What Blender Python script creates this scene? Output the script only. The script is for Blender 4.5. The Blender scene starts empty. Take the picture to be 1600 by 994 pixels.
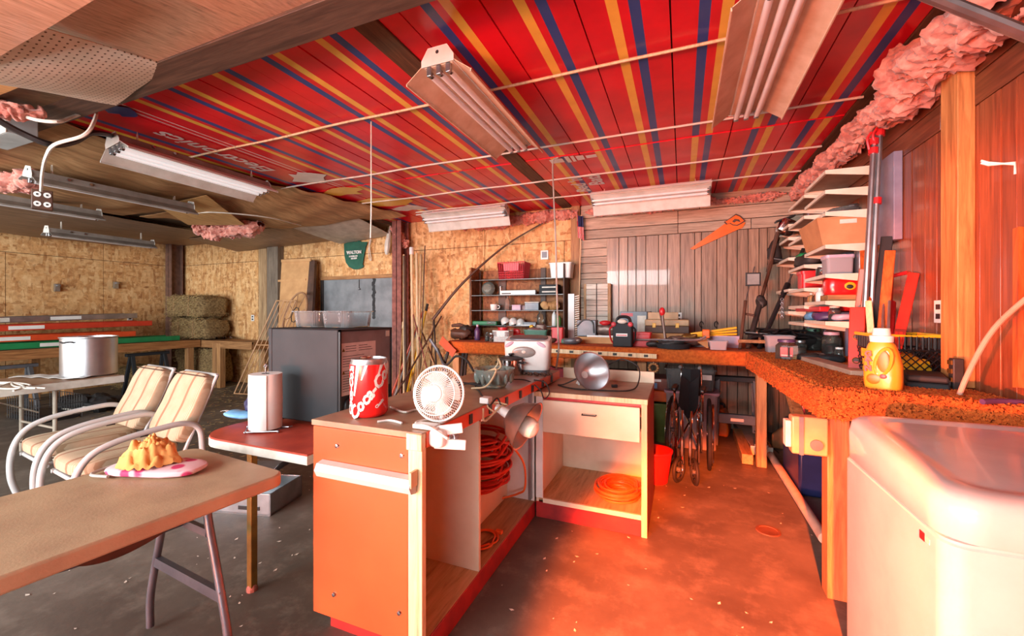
import bpy, math, random
from mathutils import Vector as V, Matrix, noise as NZ
sc = bpy.context.scene
COL = sc.collection
R = random.Random(11)
PI = math.pi
# ---------------------------------------------------------------- camera (1600x994 frame, focal 650 px, eye height 1.40 m)
F = 650.0; TH = math.atan(266 / 650); S = math.sin(TH); C = math.cos(TH); H = 1.40
cam = bpy.data.cameras.new('camera'); cam.sensor_width = 36; cam.lens = F / 1600 * 36
cam.shift_y = -10 / 1600; cam.clip_start = .05
co = bpy.data.objects.new('camera', cam); COL.objects.link(co)
co.location = (0, 0, H); co.rotation_euler = (PI / 2, 0, TH)
sc.camera = co
# ---------------------------------------------------------------- world, lamps, exposure
w = bpy.data.worlds.new('world'); sc.world = w; w.use_nodes = True
bg = w.node_tree.nodes['Background']; bg.inputs[0].default_value = (.93, .97, 1, 1); bg.inputs[1].default_value = .9
def area(name, loc, aim, sx, sy, power, col, spread=180):
    l = bpy.data.lights.new(name, 'AREA'); l.shape = 'RECTANGLE'; l.size = sx; l.size_y = sy
    l.energy = power; l.color = col; l.spread = math.radians(spread)
    o = bpy.data.objects.new(name, l); COL.objects.link(o); o.location = loc
    o.rotation_euler = (V(aim) - V(loc)).to_track_quat('-Z', 'Y').to_euler(); return o
# open garage doors behind the camera, then two added fill lamps
area('door_daylight', (-6.0, -3.0, 1.75), (-4.6, 3, 1.2), 8.4, 2.2, 560, (.95, .98, 1))
area('high_fill_lamp', (-2.6, -3.2, 2.55), (-1.4, 2.5, .5), 4.5, .5, 280, (.95, .98, 1))  # neutral fill added high behind the camera for table and counter tops
area('ceiling_fill_lamp', (-1.6, -3.3, .12), (-1.2, 2.6, 2.84), 6.0, .9, 240, (.98, .98, 1))  # low upward fill, added to brighten the ceiling panels
# low evening sun through orange plastic: a broad soft glow at the foot of the door, a level beam, a beam falling on the floor
area('orange_door_glow', (-2.6, -4.2, .32), (-.3, 2.4, .45), 1.0, .5, 170, (1, .16, .03), 80)
def beam(name, loc, aim, ang, blend, power, col, r):
    l = bpy.data.lights.new(name, 'SPOT'); l.energy = power; l.color = col; l.spot_size = math.radians(ang); l.spot_blend = blend; l.shadow_soft_size = r
    o = bpy.data.objects.new(name, l); COL.objects.link(o); o.location = loc; o.rotation_euler = (V(aim) - V(loc)).to_track_quat('-Z', 'Y').to_euler()
beam('level_sunbeam', (-4.9, -4.6, .28), (.90, 1.48, .85), 18, .35, 7600, (1, .13, .02), .06)
beam('floor_sunbeam', (-.06, -2.5, 2.45), (.36, 1.8, 0), 25, .4, 15500, (1, .115, .012), .06)
vs = sc.view_settings; vs.view_transform = 'Standard'; vs.look = 'None'; vs.gamma = 1; vs.use_curve_mapping = False
vs.exposure = -.03
sc.cycles.use_denoising = True
sc.cycles.max_bounces = 8; sc.cycles.diffuse_bounces = 4; sc.cycles.glossy_bounces = 3; sc.cycles.transmission_bounces = 6
sc.cycles.caustics_reflective = False; sc.cycles.caustics_refractive = False; sc.cycles.sample_clamp_indirect = 4
# ---------------------------------------------------------------- where a sight line meets a plane of the room
def ray(px, py):
    u = (px - 800) / F; v = (487 - py) / F
    return V((-S + u * C, C + u * S, v))
def aZ(px, py, z):
    d = ray(px, py); t = (z - H) / d.z; return V((d.x * t, d.y * t, z))
def aY(px, py, y):
    d = ray(px, py); t = y / d.y; return V((d.x * t, y, H + d.z * t))
def aX(px, py, x):
    d = ray(px, py); t = x / d.x; return V((x, d.y * t, H + d.z * t))
def dep(p): return -S * p[0] + C * p[1]
# ---------------------------------------------------------------- mesh building
TM = {}
def rz(a): return Matrix.Rotation(a, 4, 'Z')
def tr(p): return Matrix.Translation(V(p))
def euler(rx, ry, rzz): return Matrix.Rotation(rzz, 4, 'Z') @ Matrix.Rotation(ry, 4, 'Y') @ Matrix.Rotation(rx, 4, 'X')
def frame(d, up=(0, 0, 1)):
    d = V(d).normalized(); u = V(up)
    if abs(d.dot(u)) > .99: u = V((1, 0, 0))
    x = u.cross(d).normalized(); y = d.cross(x)
    return Matrix((x, y, d)).transposed().to_4x4()
class MB:
    def __init__(s, T=None): s.v = []; s.f = []; s.m = []; s.c = 0; s.T = T
    def add(s, vs, fs):
        o = len(s.v)
        s.v += [s.T @ V(p) for p in vs] if s.T is not None else [V(p) for p in vs]
        s.f += [[i + o for i in f] for f in fs]; s.m += [s.c] * len(fs); return s
    def box(s, x0, x1, y0, y1, z0, z1, M=None):
        vs = [(x, y, z) for z in (z0, z1) for y in (y0, y1) for x in (x0, x1)]
        if M is not None: vs = [M @ V(p) for p in vs]
        return s.add(vs, [(0, 2, 3, 1), (4, 5, 7, 6), (0, 1, 5, 4), (2, 6, 7, 3), (0, 4, 6, 2), (1, 3, 7, 5)])
    def bc(s, c, d, rot=None):
        M = tr(c) @ rot if rot is not None else tr(c)
        return s.box(-d[0] / 2, d[0] / 2, -d[1] / 2, d[1] / 2, -d[2] / 2, d[2] / 2, M)
    def bar(s, a, b, wd, ht, up=(0, 0, 1)):
        a = V(a); b = V(b); M = tr(a) @ frame(b - a, up); L = (b - a).length
        return s.box(-wd / 2, wd / 2, -ht / 2, ht / 2, 0, L, M)
    def cyl(s, a, b, r, r2=None, n=16, caps=True):
        r2 = r if r2 is None else r2
        a = V(a); b = V(b); M = frame(b - a); L = (b - a).length; vs = []
        for h, q in ((0, r), (L, r2)):
            for i in range(n):
                t = 2 * PI * i / n; vs.append(a + (M @ V((q * math.cos(t), q * math.sin(t), h))))
        fs = [(i, (i + 1) % n, n + (i + 1) % n, n + i) for i in range(n)]
        if caps: fs += [tuple(range(n - 1, -1, -1)), tuple(range(n, 2 * n))]
        return s.add(vs, fs)
    def tube(s, pts, r, n=8, closed=False):
        pts = [V(p) for p in pts]; k = len(pts); rs = r if isinstance(r, (list, tuple)) else [r] * k
        vs = []; x = None
        for i, p in enumerate(pts):
            a = pts[(i - 1) % k] if closed or i else p; b = pts[(i + 1) % k] if closed or i < k - 1 else p
            d = (b - a).normalized() if (b - a).length > 1e-9 else V((0, 0, 1))
            if x is None:
                u = V((0, 0, 1)) if abs(d.z) < .95 else V((1, 0, 0)); x = u.cross(d).normalized()
            else:
                x = (x - d * x.dot(d)); x = x.normalized() if x.length > 1e-6 else V((1, 0, 0))
            y = d.cross(x)
            for j in range(n):
                t = 2 * PI * j / n; vs.append(p + (x * math.cos(t) + y * math.sin(t)) * rs[i])
        fs = []
        for i in range(k if closed else k - 1):
            a = i * n; b = ((i + 1) % k) * n
            fs += [(a + j, a + (j + 1) % n, b + (j + 1) % n, b + j) for j in range(n)]
        if not closed: fs += [tuple(range(n - 1, -1, -1)), tuple(range((k - 1) * n, k * n))]
        return s.add(vs, fs)
    def lathe(s, prof, c=(0, 0, 0), ax=(0, 0, 1), n=24, M=None):
        M = tr(c) @ (frame(ax) if M is None else M); vs = []; ids = []
        for r, h in prof:
            if r < 1e-6: ids.append([len(vs)] * n); vs.append(M @ V((0, 0, h)))
            else:
                ids.append([len(vs) + i for i in range(n)])
                vs += [M @ V((r * math.cos(2 * PI * i / n), r * math.sin(2 * PI * i / n), h)) for i in range(n)]
        fs = []
        for a, b in zip(ids, ids[1:]):
            for i in range(n):
                j = (i + 1) % n; q = [a[i], a[j], b[j], b[i]]; q2 = []
                for t in q:
                    if t not in q2: q2.append(t)
                if len(q2) > 2: fs.append(q2)
        return s.add(vs, fs)
    def prism(s, poly, h0, h1, M=None):
        n = len(poly); M = M or Matrix()
        vs = [M @ V((p[0], p[1], h0)) for p in poly] + [M @ V((p[0], p[1], h1)) for p in poly]
        fs = [(i, (i + 1) % n, n + (i + 1) % n, n + i) for i in range(n)] + [tuple(range(n - 1, -1, -1)), tuple(range(n, 2 * n))]
        return s.add(vs, fs)
    def sheet(s, fn, nu, nv, th=0.0, up=None):
        g = [[V(fn(i / nu, j / nv)) for j in range(nv + 1)] for i in range(nu + 1)]
        W = nv + 1; vs = [p for row in g for p in row]
        fs = [(i * W + j, (i + 1) * W + j, (i + 1) * W + j + 1, i * W + j + 1) for i in range(nu) for j in range(nv)]
        if th:
            o = len(vs); ns = []
            for i in range(nu + 1):
                for j in range(nv + 1):
                    a = g[min(i + 1, nu)][j] - g[max(i - 1, 0)][j]; b = g[i][min(j + 1, nv)] - g[i][max(j - 1, 0)]
                    q = a.cross(b); ns.append(q.normalized() if q.length > 1e-12 else V((0, 0, 1)))
            vs = vs + [p - q * th for p, q in zip(vs, ns)]
            fs = fs + [tuple(reversed([k + o for k in f])) for f in fs]
            e = [(i, 0) for i in range(nu + 1)] + [(nu, j) for j in range(1, nv + 1)] + [(i, nv) for i in range(nu - 1, -1, -1)] + [(0, j) for j in range(nv - 1, 0, -1)]
            ix = [i * W + j for i, j in e]
            fs += [(ix[(k + 1) % len(ix)], ix[k], ix[k] + o, ix[(k + 1) % len(ix)] + o) for k in range(len(ix))]
        return s.add(vs, fs)
    def blob(s, c, d, nz=.0, fr=3.0, nu=20, nv=12, seed=0, M=None, pw=1.0):
        """rounded lump; pw<1 squares it off"""
        M = M or Matrix(); vs = []; ids = []
        sg = lambda t, p: math.copysign(abs(t) ** p, t)
        for j in range(nv + 1):
            ph = -PI / 2 + PI * j / nv; row = []
            for i in range(nu if 0 < j < nv else 1):
                t = 2 * PI * i / nu
                p = V((sg(math.cos(ph), pw) * sg(math.cos(t), pw), sg(math.cos(ph), pw) * sg(math.sin(t), pw), sg(math.sin(ph), pw)))
                q = V((p.x * d[0], p.y * d[1], p.z * d[2]))
                if nz: q += p * (NZ.fractal(q * fr + V((seed, seed * 1.7, 0)), 1, 2, 3) * nz)
                row.append(len(vs)); vs.append(V(c) + M @ q)
            ids.append(row * nu if len(row) == 1 else row)
        fs = []
        for a, b in zip(ids, ids[1:]):
            for i in range(nu):
                j = (i + 1) % nu; q2 = []
                for t in (a[i], a[j], b[j], b[i]):
                    if t not in q2: q2.append(t)
                if len(q2) > 2: fs.append(q2)
        return s.add(vs, fs)
    def text(s, body, M, size=.1, depth=.001, shear=0.0, bold=0.0, align='CENTER'):
        cu = bpy.data.curves.new('t', 'FONT'); cu.body = body; cu.size = size; cu.extrude = depth; cu.shear = shear; cu.offset = bold
        cu.align_x = align; cu.align_y = 'CENTER'; cu.resolution_u = 2
        o = bpy.data.objects.new('t', cu); me = bpy.data.meshes.new_from_object(o)
        s.add([M @ v.co for v in me.vertices], [tuple(p.vertices) for p in me.polygons])
        bpy.data.objects.remove(o); bpy.data.curves.remove(cu); bpy.data.meshes.remove(me); return s
    def b(s, name, mat, par=None, at=None, bev=0, sub=0, ang=35, flat=False, **kw):
        me = bpy.data.meshes.new(name)
        if par is not None: I = TM[par.name].inverted()
        else:
            if at is None:
                xs = [p.x for p in s.v]; ys = [p.y for p in s.v]; zs = [p.z for p in s.v]
                at = ((min(xs) + max(xs)) / 2, (min(ys) + max(ys)) / 2, min(zs))
            I = tr(at).inverted()
        me.from_pydata([I @ p for p in s.v], [], s.f)
        ms = mat if isinstance(mat, (list, tuple)) else [mat]
        for m in ms: me.materials.append(m)
        if len(ms) > 1: me.polygons.foreach_set('material_index', s.m)
        if not flat:
            me.polygons.foreach_set('use_smooth', [True] * len(me.polygons)); me.set_sharp_from_angle(angle=math.radians(ang))
        me.update()
        o = bpy.data.objects.new(name, me); COL.objects.link(o)
        if par is not None: o.parent = par; TM[o.name] = TM[par.name]
        else: o.location = at; TM[o.name] = tr(at)
        if bev:
            q = o.modifiers.new('bevel', 'BEVEL'); q.width = bev; q.segments = 2; q.limit_method = 'ANGLE'; q.angle_limit = math.radians(40)
        if sub:
            q = o.modifiers.new('sub', 'SUBSURF'); q.levels = sub; q.render_levels = sub
        for k, x in kw.items(): o[k] = x
        return o
def tag(o, label, cat, group=None):
    o['label'] = label; o['category'] = cat
    if group: o['group'] = group
    return o
def thing(name, label, cat, loc, a=0.0, group=None):
    o = bpy.data.objects.new(name, None); COL.objects.link(o); o.empty_display_size = .05
    o.location = loc; o.rotation_euler = (0, 0, a); TM[o.name] = tr(loc) @ rz(a)
    return tag(o, label, cat, group)
def L(t): return MB(TM[t.name])          # builder working in a thing's own axes
def kids(o): return [c for c in o.children]
def dup(root, loc, a=0.0, label=None, group=None):
    r = root.copy(); COL.objects.link(r); r.location = loc; r.rotation_euler = (0, 0, a); TM[r.name] = tr(loc) @ rz(a)
    if label: r['label'] = label
    if group: r['group'] = group
    for ch in kids(root):
        c = ch.copy(); COL.objects.link(c); c.parent = r; TM[c.name] = TM[r.name]
        for g in kids(ch):
            d = g.copy(); COL.objects.link(d); d.parent = c; TM[d.name] = TM[r.name]
    return r
def bez(pts, n=8):
    """Catmull-Rom through points"""
    P = [V(p) for p in pts]; P = [P[0] * 2 - P[1]] + P + [P[-1] * 2 - P[-2]]; out = []
    for i in range(1, len(P) - 2):
        for k in range(n):
            t = k / n; a, b, c, d = P[i - 1:i + 3]
            out.append(.5 * ((2 * b) + (c - a) * t + (2 * a - 5 * b + 4 * c - d) * t * t + (3 * b - a - 3 * c + d) * t ** 3))
    return out + [P[-2]]
# ---------------------------------------------------------------- materials
def lin(c):
    return tuple(((x / 255) / 12.92 if x / 255 <= .04045 else ((x / 255 + .055) / 1.055) ** 2.4) for x in c) + (1,)
class NT:
    def __init__(s, name):
        s.m = bpy.data.materials.new(name); s.m.use_nodes = True; s.t = s.m.node_tree
        s.p = s.t.nodes['Principled BSDF']; s.tc = None
    def n(s, ty, **kw):
        x = s.t.nodes.new(ty)
        for k, v in kw.items(): setattr(x, k, v)
        return x
    def l(s, a, b): s.t.links.new(a, b)
    def co(s, scale=(1, 1, 1), rot=(0, 0, 0), world=False):
        if world:
            g = s.n('ShaderNodeNewGeometry'); src = g.outputs['Position']
        else:
            g = s.n('ShaderNodeTexCoord'); src = g.outputs['Object']
        mp = s.n('ShaderNodeMapping'); mp.inputs['Scale'].default_value = scale; mp.inputs['Rotation'].default_value = rot
        s.l(src, mp.inputs[0]); return mp.outputs[0]
    def noise(s, vec, scale, detail=3, rough=.55, dist=0.0):
        x = s.n('ShaderNodeTexNoise'); x.inputs['Scale'].default_value = scale; x.inputs['Detail'].default_value = detail
        x.inputs['Roughness'].default_value = rough; x.inputs['Distortion'].default_value = dist; s.l(vec, x.inputs['Vector']); return x.outputs['Fac']
    def ramp(s, fac, stops):
        x = s.n('ShaderNodeValToRGB'); e = x.color_ramp.elements
        while len(e) < len(stops): e.new(.5)
        for q, (p, c) in zip(e, stops): q.position = p; q.color = lin(c)
        s.l(fac, x.inputs[0]); return x.outputs[0]
    def mix(s, fac, a, b, mode='MIX'):
        x = s.n('ShaderNodeMix', data_type='RGBA', blend_type=mode)
        for i, q in ((0, fac), (6, a), (7, b)):
            if isinstance(q, (int, float)): x.inputs[i].default_value = q
            elif isinstance(q, tuple): x.inputs[i].default_value = lin(q)
            else: s.l(q, x.inputs[i])
        return x.outputs[2]
    def bump(s, h, st, dist=.01):
        x = s.n('ShaderNodeBump'); x.inputs['Strength'].default_value = st; x.inputs['Distance'].default_value = dist
        s.l(h, x.inputs['Height']); s.l(x.outputs[0], s.p.inputs['Normal'])
    def set(s, **kw):
        nm = dict(rough='Roughness', metal='Metallic', trans='Transmission Weight', ior='IOR', coat='Coat Weight', alpha='Alpha', sheen='Sheen Weight', spec='Specular IOR Level')
        for k, v in kw.items(): s.p.inputs[nm[k]].default_value = v
        return s
    def col(s, x):
        if isinstance(x, tuple): s.p.inputs['Base Color'].default_value = lin(x)
        else: s.l(x, s.p.inputs['Base Color'])
        return s
def pm(name, c, c2=None, rough=.5, metal=0.0, scale=7.0, st=(1, 1, 1), bump=0.0, bs=60.0, lo=.35, hi=.65, **kw):
    """plain painted / moulded / worn surface: two tones blended by noise"""
    m = NT(name); c2 = c2 or tuple(x * .86 for x in c)
    v = m.co(st); m.col(m.ramp(m.noise(v, scale, 4), [(lo, c), (hi, c2)])); m.set(rough=rough, metal=metal, **kw)
    if bump: m.bump(m.noise(v, bs, 3), bump, .004)
    return m.m
def wood(name, c1, c2, grain='z', scale=3.0, rough=.5, dark=None, k=14.0, coat=0.0):
    m = NT(name); g = {'x': (1, k, k), 'y': (k, 1, k), 'z': (k, k, 1)}[grain]
    v = m.co(g); oi = m.n('ShaderNodeObjectInfo')
    ad = m.n('ShaderNodeVectorMath', operation='MULTIPLY_ADD'); ad.inputs[1].default_value = (1, 1, 1)
    cb = m.n('ShaderNodeCombineXYZ')
    for i in range(3): m.l(oi.outputs['Random'], cb.inputs[i])
    sc_ = m.n('ShaderNodeVectorMath', operation='SCALE'); sc_.inputs['Scale'].default_value = 37; m.l(cb.outputs[0], sc_.inputs[0])
    m.l(v, ad.inputs[0]); m.l(sc_.outputs[0], ad.inputs[2])
    f = m.noise(ad.outputs[0], scale, 5, .65, .6)
    c = m.ramp(f, [(.3, c1), (.55, c2), (.75, dark or tuple(x * .7 for x in c2))])
    hs = m.n('ShaderNodeHueSaturation'); mr = m.n('ShaderNodeMapRange'); mr.inputs[3].default_value = .8; mr.inputs[4].default_value = 1.18
    m.l(oi.outputs['Random'], mr.inputs[0]); m.l(mr.outputs[0], hs.inputs['Value']); m.l(c, hs.inputs['Color'])
    m.col(hs.outputs[0]); m.set(rough=rough, coat=coat); m.bump(f, .25, .003)
    return m.m
def osb(name, c1, c2, c3, s=9.0):
    m = NT(name); v = m.co(world=True)
    nz = m.n('ShaderNodeTexNoise'); nz.inputs['Scale'].default_value = 3; m.l(v, nz.inputs['Vector'])
    cols = []
    for st, rt in (((1, 1, .22), (.3, .5, .2)), ((.22, .3, 1), (.2, -.6, .9)), ((.5, .5, .25), (-.5, .9, .4))):
        q = m.co(st, rt, True); vo = m.n('ShaderNodeTexVoronoi'); vo.inputs['Scale'].default_value = s * 4.5; m.l(q, vo.inputs['Vector'])
        sp = m.n('ShaderNodeSeparateColor'); m.l(vo.outputs['Color'], sp.inputs[0]); cols.append((sp.outputs[0], sp.outputs[1]))
    a = m.mix(m.ramp(cols[0][1], [(.48, (0, 0, 0)), (.52, (255, 255, 255))]), m.ramp(cols[0][0], [(.1, c1), (.5, c2), (.95, c3)]), m.ramp(cols[1][0], [(.1, c1), (.5, c2), (.95, c3)]))
    a = m.mix(m.ramp(cols[2][1], [(.66, (0, 0, 0)), (.7, (255, 255, 255))]), a, m.ramp(cols[2][0], [(.1, c2), (.5, c1), (.95, c2)]))
    a = m.mix(.5, a, m.ramp(m.noise(m.co((1, 1, 1), (0, 0, 0), True), 14, 4, .7), [(.3, c3), (.5, c2), (.7, c1)]))
    m.col(a); m.set(rough=.75); m.bump(cols[0][0], .25, .003); return m.m
# ================================================================ material library
M_ = {}
M_['osb'] = osb('osb_board', (244, 206, 150), (216, 160, 100), (150, 92, 48), 6.0)
M_['osb_brown'] = osb('osb_brown', (176, 120, 78), (140, 86, 52), (92, 54, 32))
def concrete():
    m = NT('concrete'); v = m.co(world=True)
    a = m.ramp(m.noise(v, 1.3, 6, .65), [(.3, (116, 108, 98)), (.5, (94, 86, 77)), (.7, (72, 64, 58))])
    a = m.mix(m.ramp(m.noise(v, 5.5, 5, .7), [(.5, (0, 0, 0)), (.72, (190, 190, 190))]), a, (142, 134, 122))
    a = m.mix(m.ramp(m.noise(m.co((.5, 2.2, 1), (0, 0, .5), True), 1.2, 3), [(.5, (0, 0, 0)), (.62, (150, 150, 150))]), a, (70, 58, 50))
    m.col(a); m.set(rough=.55); m.bump(m.noise(v, 30, 4), .2, .004); return m.m
M_['concrete'] = concrete()
M_['red'] = pm('red_panel_paint', (232, 28, 46), (206, 24, 42), rough=.28, scale=3, spec=.5)
M_['yellow_stripe'] = pm('yellow_stripe', (246, 198, 84), (234, 184, 74), rough=.3)
M_['blue_stripe'] = pm('blue_stripe', (48, 76, 150), (60, 84, 146), rough=.3)
M_['grey_print'] = pm('grey_lettering', (238, 238, 234), (222, 224, 220), rough=.4)
M_['white_print'] = pm('white_print', (240, 236, 230), rough=.4)
M_['backing'] = pm('dark_backing', (58, 32, 26), rough=.8)
M_['beam'] = wood('beam_wood', (104, 84, 70), (78, 62, 52), 'x', rough=.6)
M_['stud'] = wood('stud_wood', (196, 148, 96), (168, 120, 76), 'z', rough=.6)
M_['stud_y'] = wood('batten_wood', (122, 84, 56), (92, 62, 42), 'y', rough=.7)
M_['stud_x'] = wood('lumber_wood', (186, 138, 88), (150, 104, 62), 'x', rough=.65)
M_['pale_wood'] = wood('weathered_pale_wood', (206, 176, 134), (172, 138, 100), 'z', rough=.7)
M_['grey_plank'] = wood('weathered_plank', (198, 178, 156), (166, 146, 126), 'x', rough=.55, k=16)
M_['panelling'] = wood('brown_panelling', (176, 148, 124), (144, 118, 98), 'z', rough=.34, k=20, scale=2.4, coat=.25)
M_['red_panelling'] = wood('red_brown_panelling', (150, 82, 52), (122, 62, 38), 'z', rough=.3, k=20, scale=2.4, coat=.2)
M_['red_panelling_y'] = wood('red_brown_boards', (134, 76, 50), (106, 56, 36), 'y', rough=.35, k=16)
M_['rust'] = pm('rust_red_steel', (150, 88, 76), (116, 62, 52), rough=.65, scale=14, bump=.2)
M_['brown_steel'] = pm('brown_steel', (122, 88, 74), (98, 70, 60), rough=.6, scale=14)
M_['veneer'] = wood('wood_veneer', (216, 178, 150), (190, 150, 122), 'y', rough=.34, k=22, coat=.2)
M_['veneer_dark'] = wood('dark_veneer', (120, 96, 70), (96, 76, 54), 'y', rough=.5, k=22)
M_['veneer_tan'] = wood('tan_veneer', (222, 176, 118), (196, 148, 94), 'y', rough=.5, k=12)
M_['sag'] = wood('sagging_brown_board', (206, 160, 112), (166, 122, 80), 'y', rough=.6, k=9, scale=1.4)
M_['soffit'] = wood('hall_ceiling_board', (164, 132, 106), (136, 108, 86), 'y', rough=.5, k=10)
def pegmat():
    m = NT('pegboard'); g = m.co((1, 1, 1)); fr = m.n('ShaderNodeVectorMath', operation='FRACTION'); sc1 = m.n('ShaderNodeVectorMath', operation='SCALE')
    sc1.inputs['Scale'].default_value = 1 / .0254; m.l(g, sc1.inputs[0]); m.l(sc1.outputs[0], fr.inputs[0])
    sb = m.n('ShaderNodeVectorMath', operation='SUBTRACT'); sb.inputs[1].default_value = (.5, .5, .5); m.l(fr.outputs[0], sb.inputs[0])
    mu = m.n('ShaderNodeVectorMath', operation='MULTIPLY'); mu.inputs[1].default_value = (1, 1, 0); m.l(sb.outputs[0], mu.inputs[0])
    ln = m.n('ShaderNodeVectorMath', operation='LENGTH'); m.l(mu.outputs[0], ln.inputs[0])
    k = m.ramp(ln.outputs['Value'], [(.13, (255, 255, 255)), (.2, (0, 0, 0))])
    b = m.ramp(m.noise(m.co(), 9, 5, .7), [(.3, (228, 220, 204)), (.7, (210, 200, 180))])
    m.col(m.mix(k, b, (96, 78, 58))); m.set(rough=.6); return m.m
M_['peg'] = pegmat()
M_['pink'] = pm('pink_insulation', (230, 160, 142), (186, 104, 90), rough=.95, scale=16, bump=1, bs=55, sheen=.3)
M_['tan_refl'] = pm('dusty_reflector', (226, 196, 170), (208, 172, 142), rough=.55, scale=9)
M_['white_refl'] = pm('white_reflector', (226, 224, 216), (206, 202, 192), rough=.45)
M_['grey_refl'] = pm('grey_enamel', (150, 142, 134), (124, 116, 108), rough=.55)
M_['tube'] = pm('fluorescent_glass', (240, 236, 236), (228, 222, 222), rough=.18, spec=.7)
M_['white_enamel'] = pm('white_enamel', (194, 193, 191), (186, 185, 183), rough=.22, coat=.3)
M_['white'] = pm('white_plastic', (240, 240, 236), (226, 226, 222), rough=.35)
M_['offwhite'] = pm('worn_offwhite', (226, 220, 208), (204, 196, 182), rough=.5, scale=12)
M_['cream'] = pm('cream_cabinet_board', (236, 222, 196), (222, 204, 176), rough=.5, scale=4)
M_['edge'] = wood('pale_edge_wood', (232, 206, 168), (214, 184, 142), 'z', rough=.55)
M_['laminate'] = pm('tan_laminate_top', (172, 138, 110), (146, 112, 88), rough=.42, scale=6, bump=.05)
M_['orange_lam'] = pm('orange_laminate', (232, 96, 52), (222, 86, 46), rough=.35, scale=2)
M_['kick'] = pm('red_kick_board', (178, 44, 42), (140, 34, 36), rough=.45, scale=10)
M_['table_red'] = pm('red_table_top', (190, 74, 52), (164, 58, 42), rough=.4, scale=9)
M_['table_tan'] = pm('tan_plastic_table', (190, 160, 126), (170, 140, 110), rough=.5, scale=5, bump=.15, bs=140)
M_['black'] = pm('black_plastic', (34, 34, 36), (24, 24, 26), rough=.4)
M_['charcoal'] = pm('charcoal_enamel', (46, 49, 52), (40, 43, 46), rough=.6, spec=.25)
M_['dark'] = pm('dark_iron', (52, 46, 44), (36, 32, 32), rough=.55)
M_['grey_metal'] = pm('grey_painted_metal', (112, 116, 122), (92, 96, 102), rough=.4, metal=.3)
M_['steel'] = pm('galvanised_steel', (188, 192, 196), (160, 164, 168), rough=.32, metal=.9)
M_['alum'] = pm('spun_aluminium', (200, 202, 205), (176, 178, 182), rough=.34, metal=.95, scale=3)
M_['chrome'] = pm('chrome', (225, 225, 228), rough=.12, metal=1.0)
M_['dull_alum'] = pm('dull_aluminium', (142, 122, 112), (112, 94, 88), rough=.42, metal=.6, scale=10)
M_['bronze'] = pm('bronze_metal', (142, 108, 54), (104, 76, 40), rough=.4, metal=.7)
M_['red_plastic'] = pm('red_plastic', (214, 42, 46), (196, 34, 40), rough=.35)
M_['can_red'] = pm('can_red', (226, 34, 34), (216, 30, 30), rough=.25, coat=.3)
M_['pinkred'] = pm('pink_red_plastic', (216, 84, 92), (204, 70, 80), rough=.4)
M_['green'] = pm('green_plastic', (66, 118, 96), (54, 100, 82), rough=.45)
M_['lime'] = pm('bin_green', (96, 132, 66), (80, 114, 54), rough=.45)
M_['brightgreen'] = pm('bright_green', (30, 138, 82), (24, 120, 70), rough=.4)
M_['orange'] = pm('orange_plastic', (236, 112, 34), (222, 98, 28), rough=.35)
M_['ladder'] = pm('orange_fibreglass', (222, 84, 40), (204, 70, 34), rough=.4)
M_['yellow'] = pm('yellow_plastic', (240, 186, 44), (228, 172, 36), rough=.35)
M_['cord_orange'] = pm('orange_cord', (236, 112, 44), (220, 92, 34), rough=.45)
M_['cord_red'] = pm('red_cord', (206, 52, 36), (182, 40, 30), rough=.45)
M_['cord_white'] = pm('white_cord', (236, 228, 214), rough=.5)
M_['cord_grey'] = pm('grey_cord', (186, 178, 168), rough=.5)
M_['shag'] = pm('orange_shag', (202, 98, 32), (168, 74, 20), rough=.95, scale=40, bump=.5, bs=120)
M_['card'] = pm('cardboard', (214, 164, 112), (198, 148, 98), rough=.75)
M_['card_orange'] = pm('cardboard_box', (206, 146, 100), (190, 130, 86), rough=.7)
M_['hay'] = pm('hay', (152, 126, 84), (96, 74, 46), rough=.95, scale=30, bump=1, bs=70)
M_['straw'] = pm('straw', (196, 172, 120), (150, 122, 74), rough=.9, scale=40)
M_['brown'] = pm('dark_brown', (92, 60, 44), (68, 44, 32), rough=.55)
M_['clear'] = NT('clear_plastic').col((235, 238, 240)).set(rough=.12, trans=.9, ior=1.2).m
M_['glass'] = NT('clear_glass').col((222, 232, 226)).set(rough=.05, trans=.95, ior=1.3).m
M_['greenglass'] = NT('cut_glass').col((196, 210, 200)).set(rough=.16, trans=.75, ior=1.4).m
M_['tote'] = NT('frosted_tote').col((214, 200, 206)).set(rough=.4, trans=.45, ior=1.2).m
M_['lilac'] = pm('lilac_plastic', (206, 178, 196), (186, 158, 178), rough=.4)
M_['navy'] = pm('navy_plastic', (36, 44, 92), (28, 34, 74), rough=.35)
M_['skyblue'] = pm('sky_blue_film', (120, 184, 224), (70, 140, 200), rough=.3)
M_['maroon'] = pm('maroon_cloth', (128, 46, 54), (98, 34, 42), rough=.9)
M_['purple'] = pm('purple_plastic', (92, 62, 104), (72, 48, 84), rough=.4)
M_['paper'] = pm('white_paper', (244, 240, 234), (232, 226, 220), rough=.8)
M_['orangecloth'] = pm('pale_orange_cloth', (240, 178, 106), (232, 160, 84), rough=.9, scale=5)
M_['tshirt'] = pm('green_tshirt', (48, 104, 84), (40, 88, 72), rough=.9)
M_['amber'] = NT('amber_plastic').col((226, 122, 40)).set(rough=.25, trans=.4).m
M_['detergent'] = pm('yellow_orange_bottle', (246, 164, 52), (240, 148, 40), rough=.25, coat=.3)
M_['bulb'] = pm('frosted_bulb', (250, 246, 232), (246, 240, 222), rough=.3)
M_['rubber'] = pm('black_rubber', (40, 38, 38), (28, 27, 27), rough=.7)
M_['grey_board'] = pm('grey_painted_board', (132, 138, 142), (104, 110, 114), rough=.5, scale=4, lo=.4, hi=.7)
M_['level'] = wood('level_wood', (214, 120, 58), (188, 92, 40), 'z', rough=.35)
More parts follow.
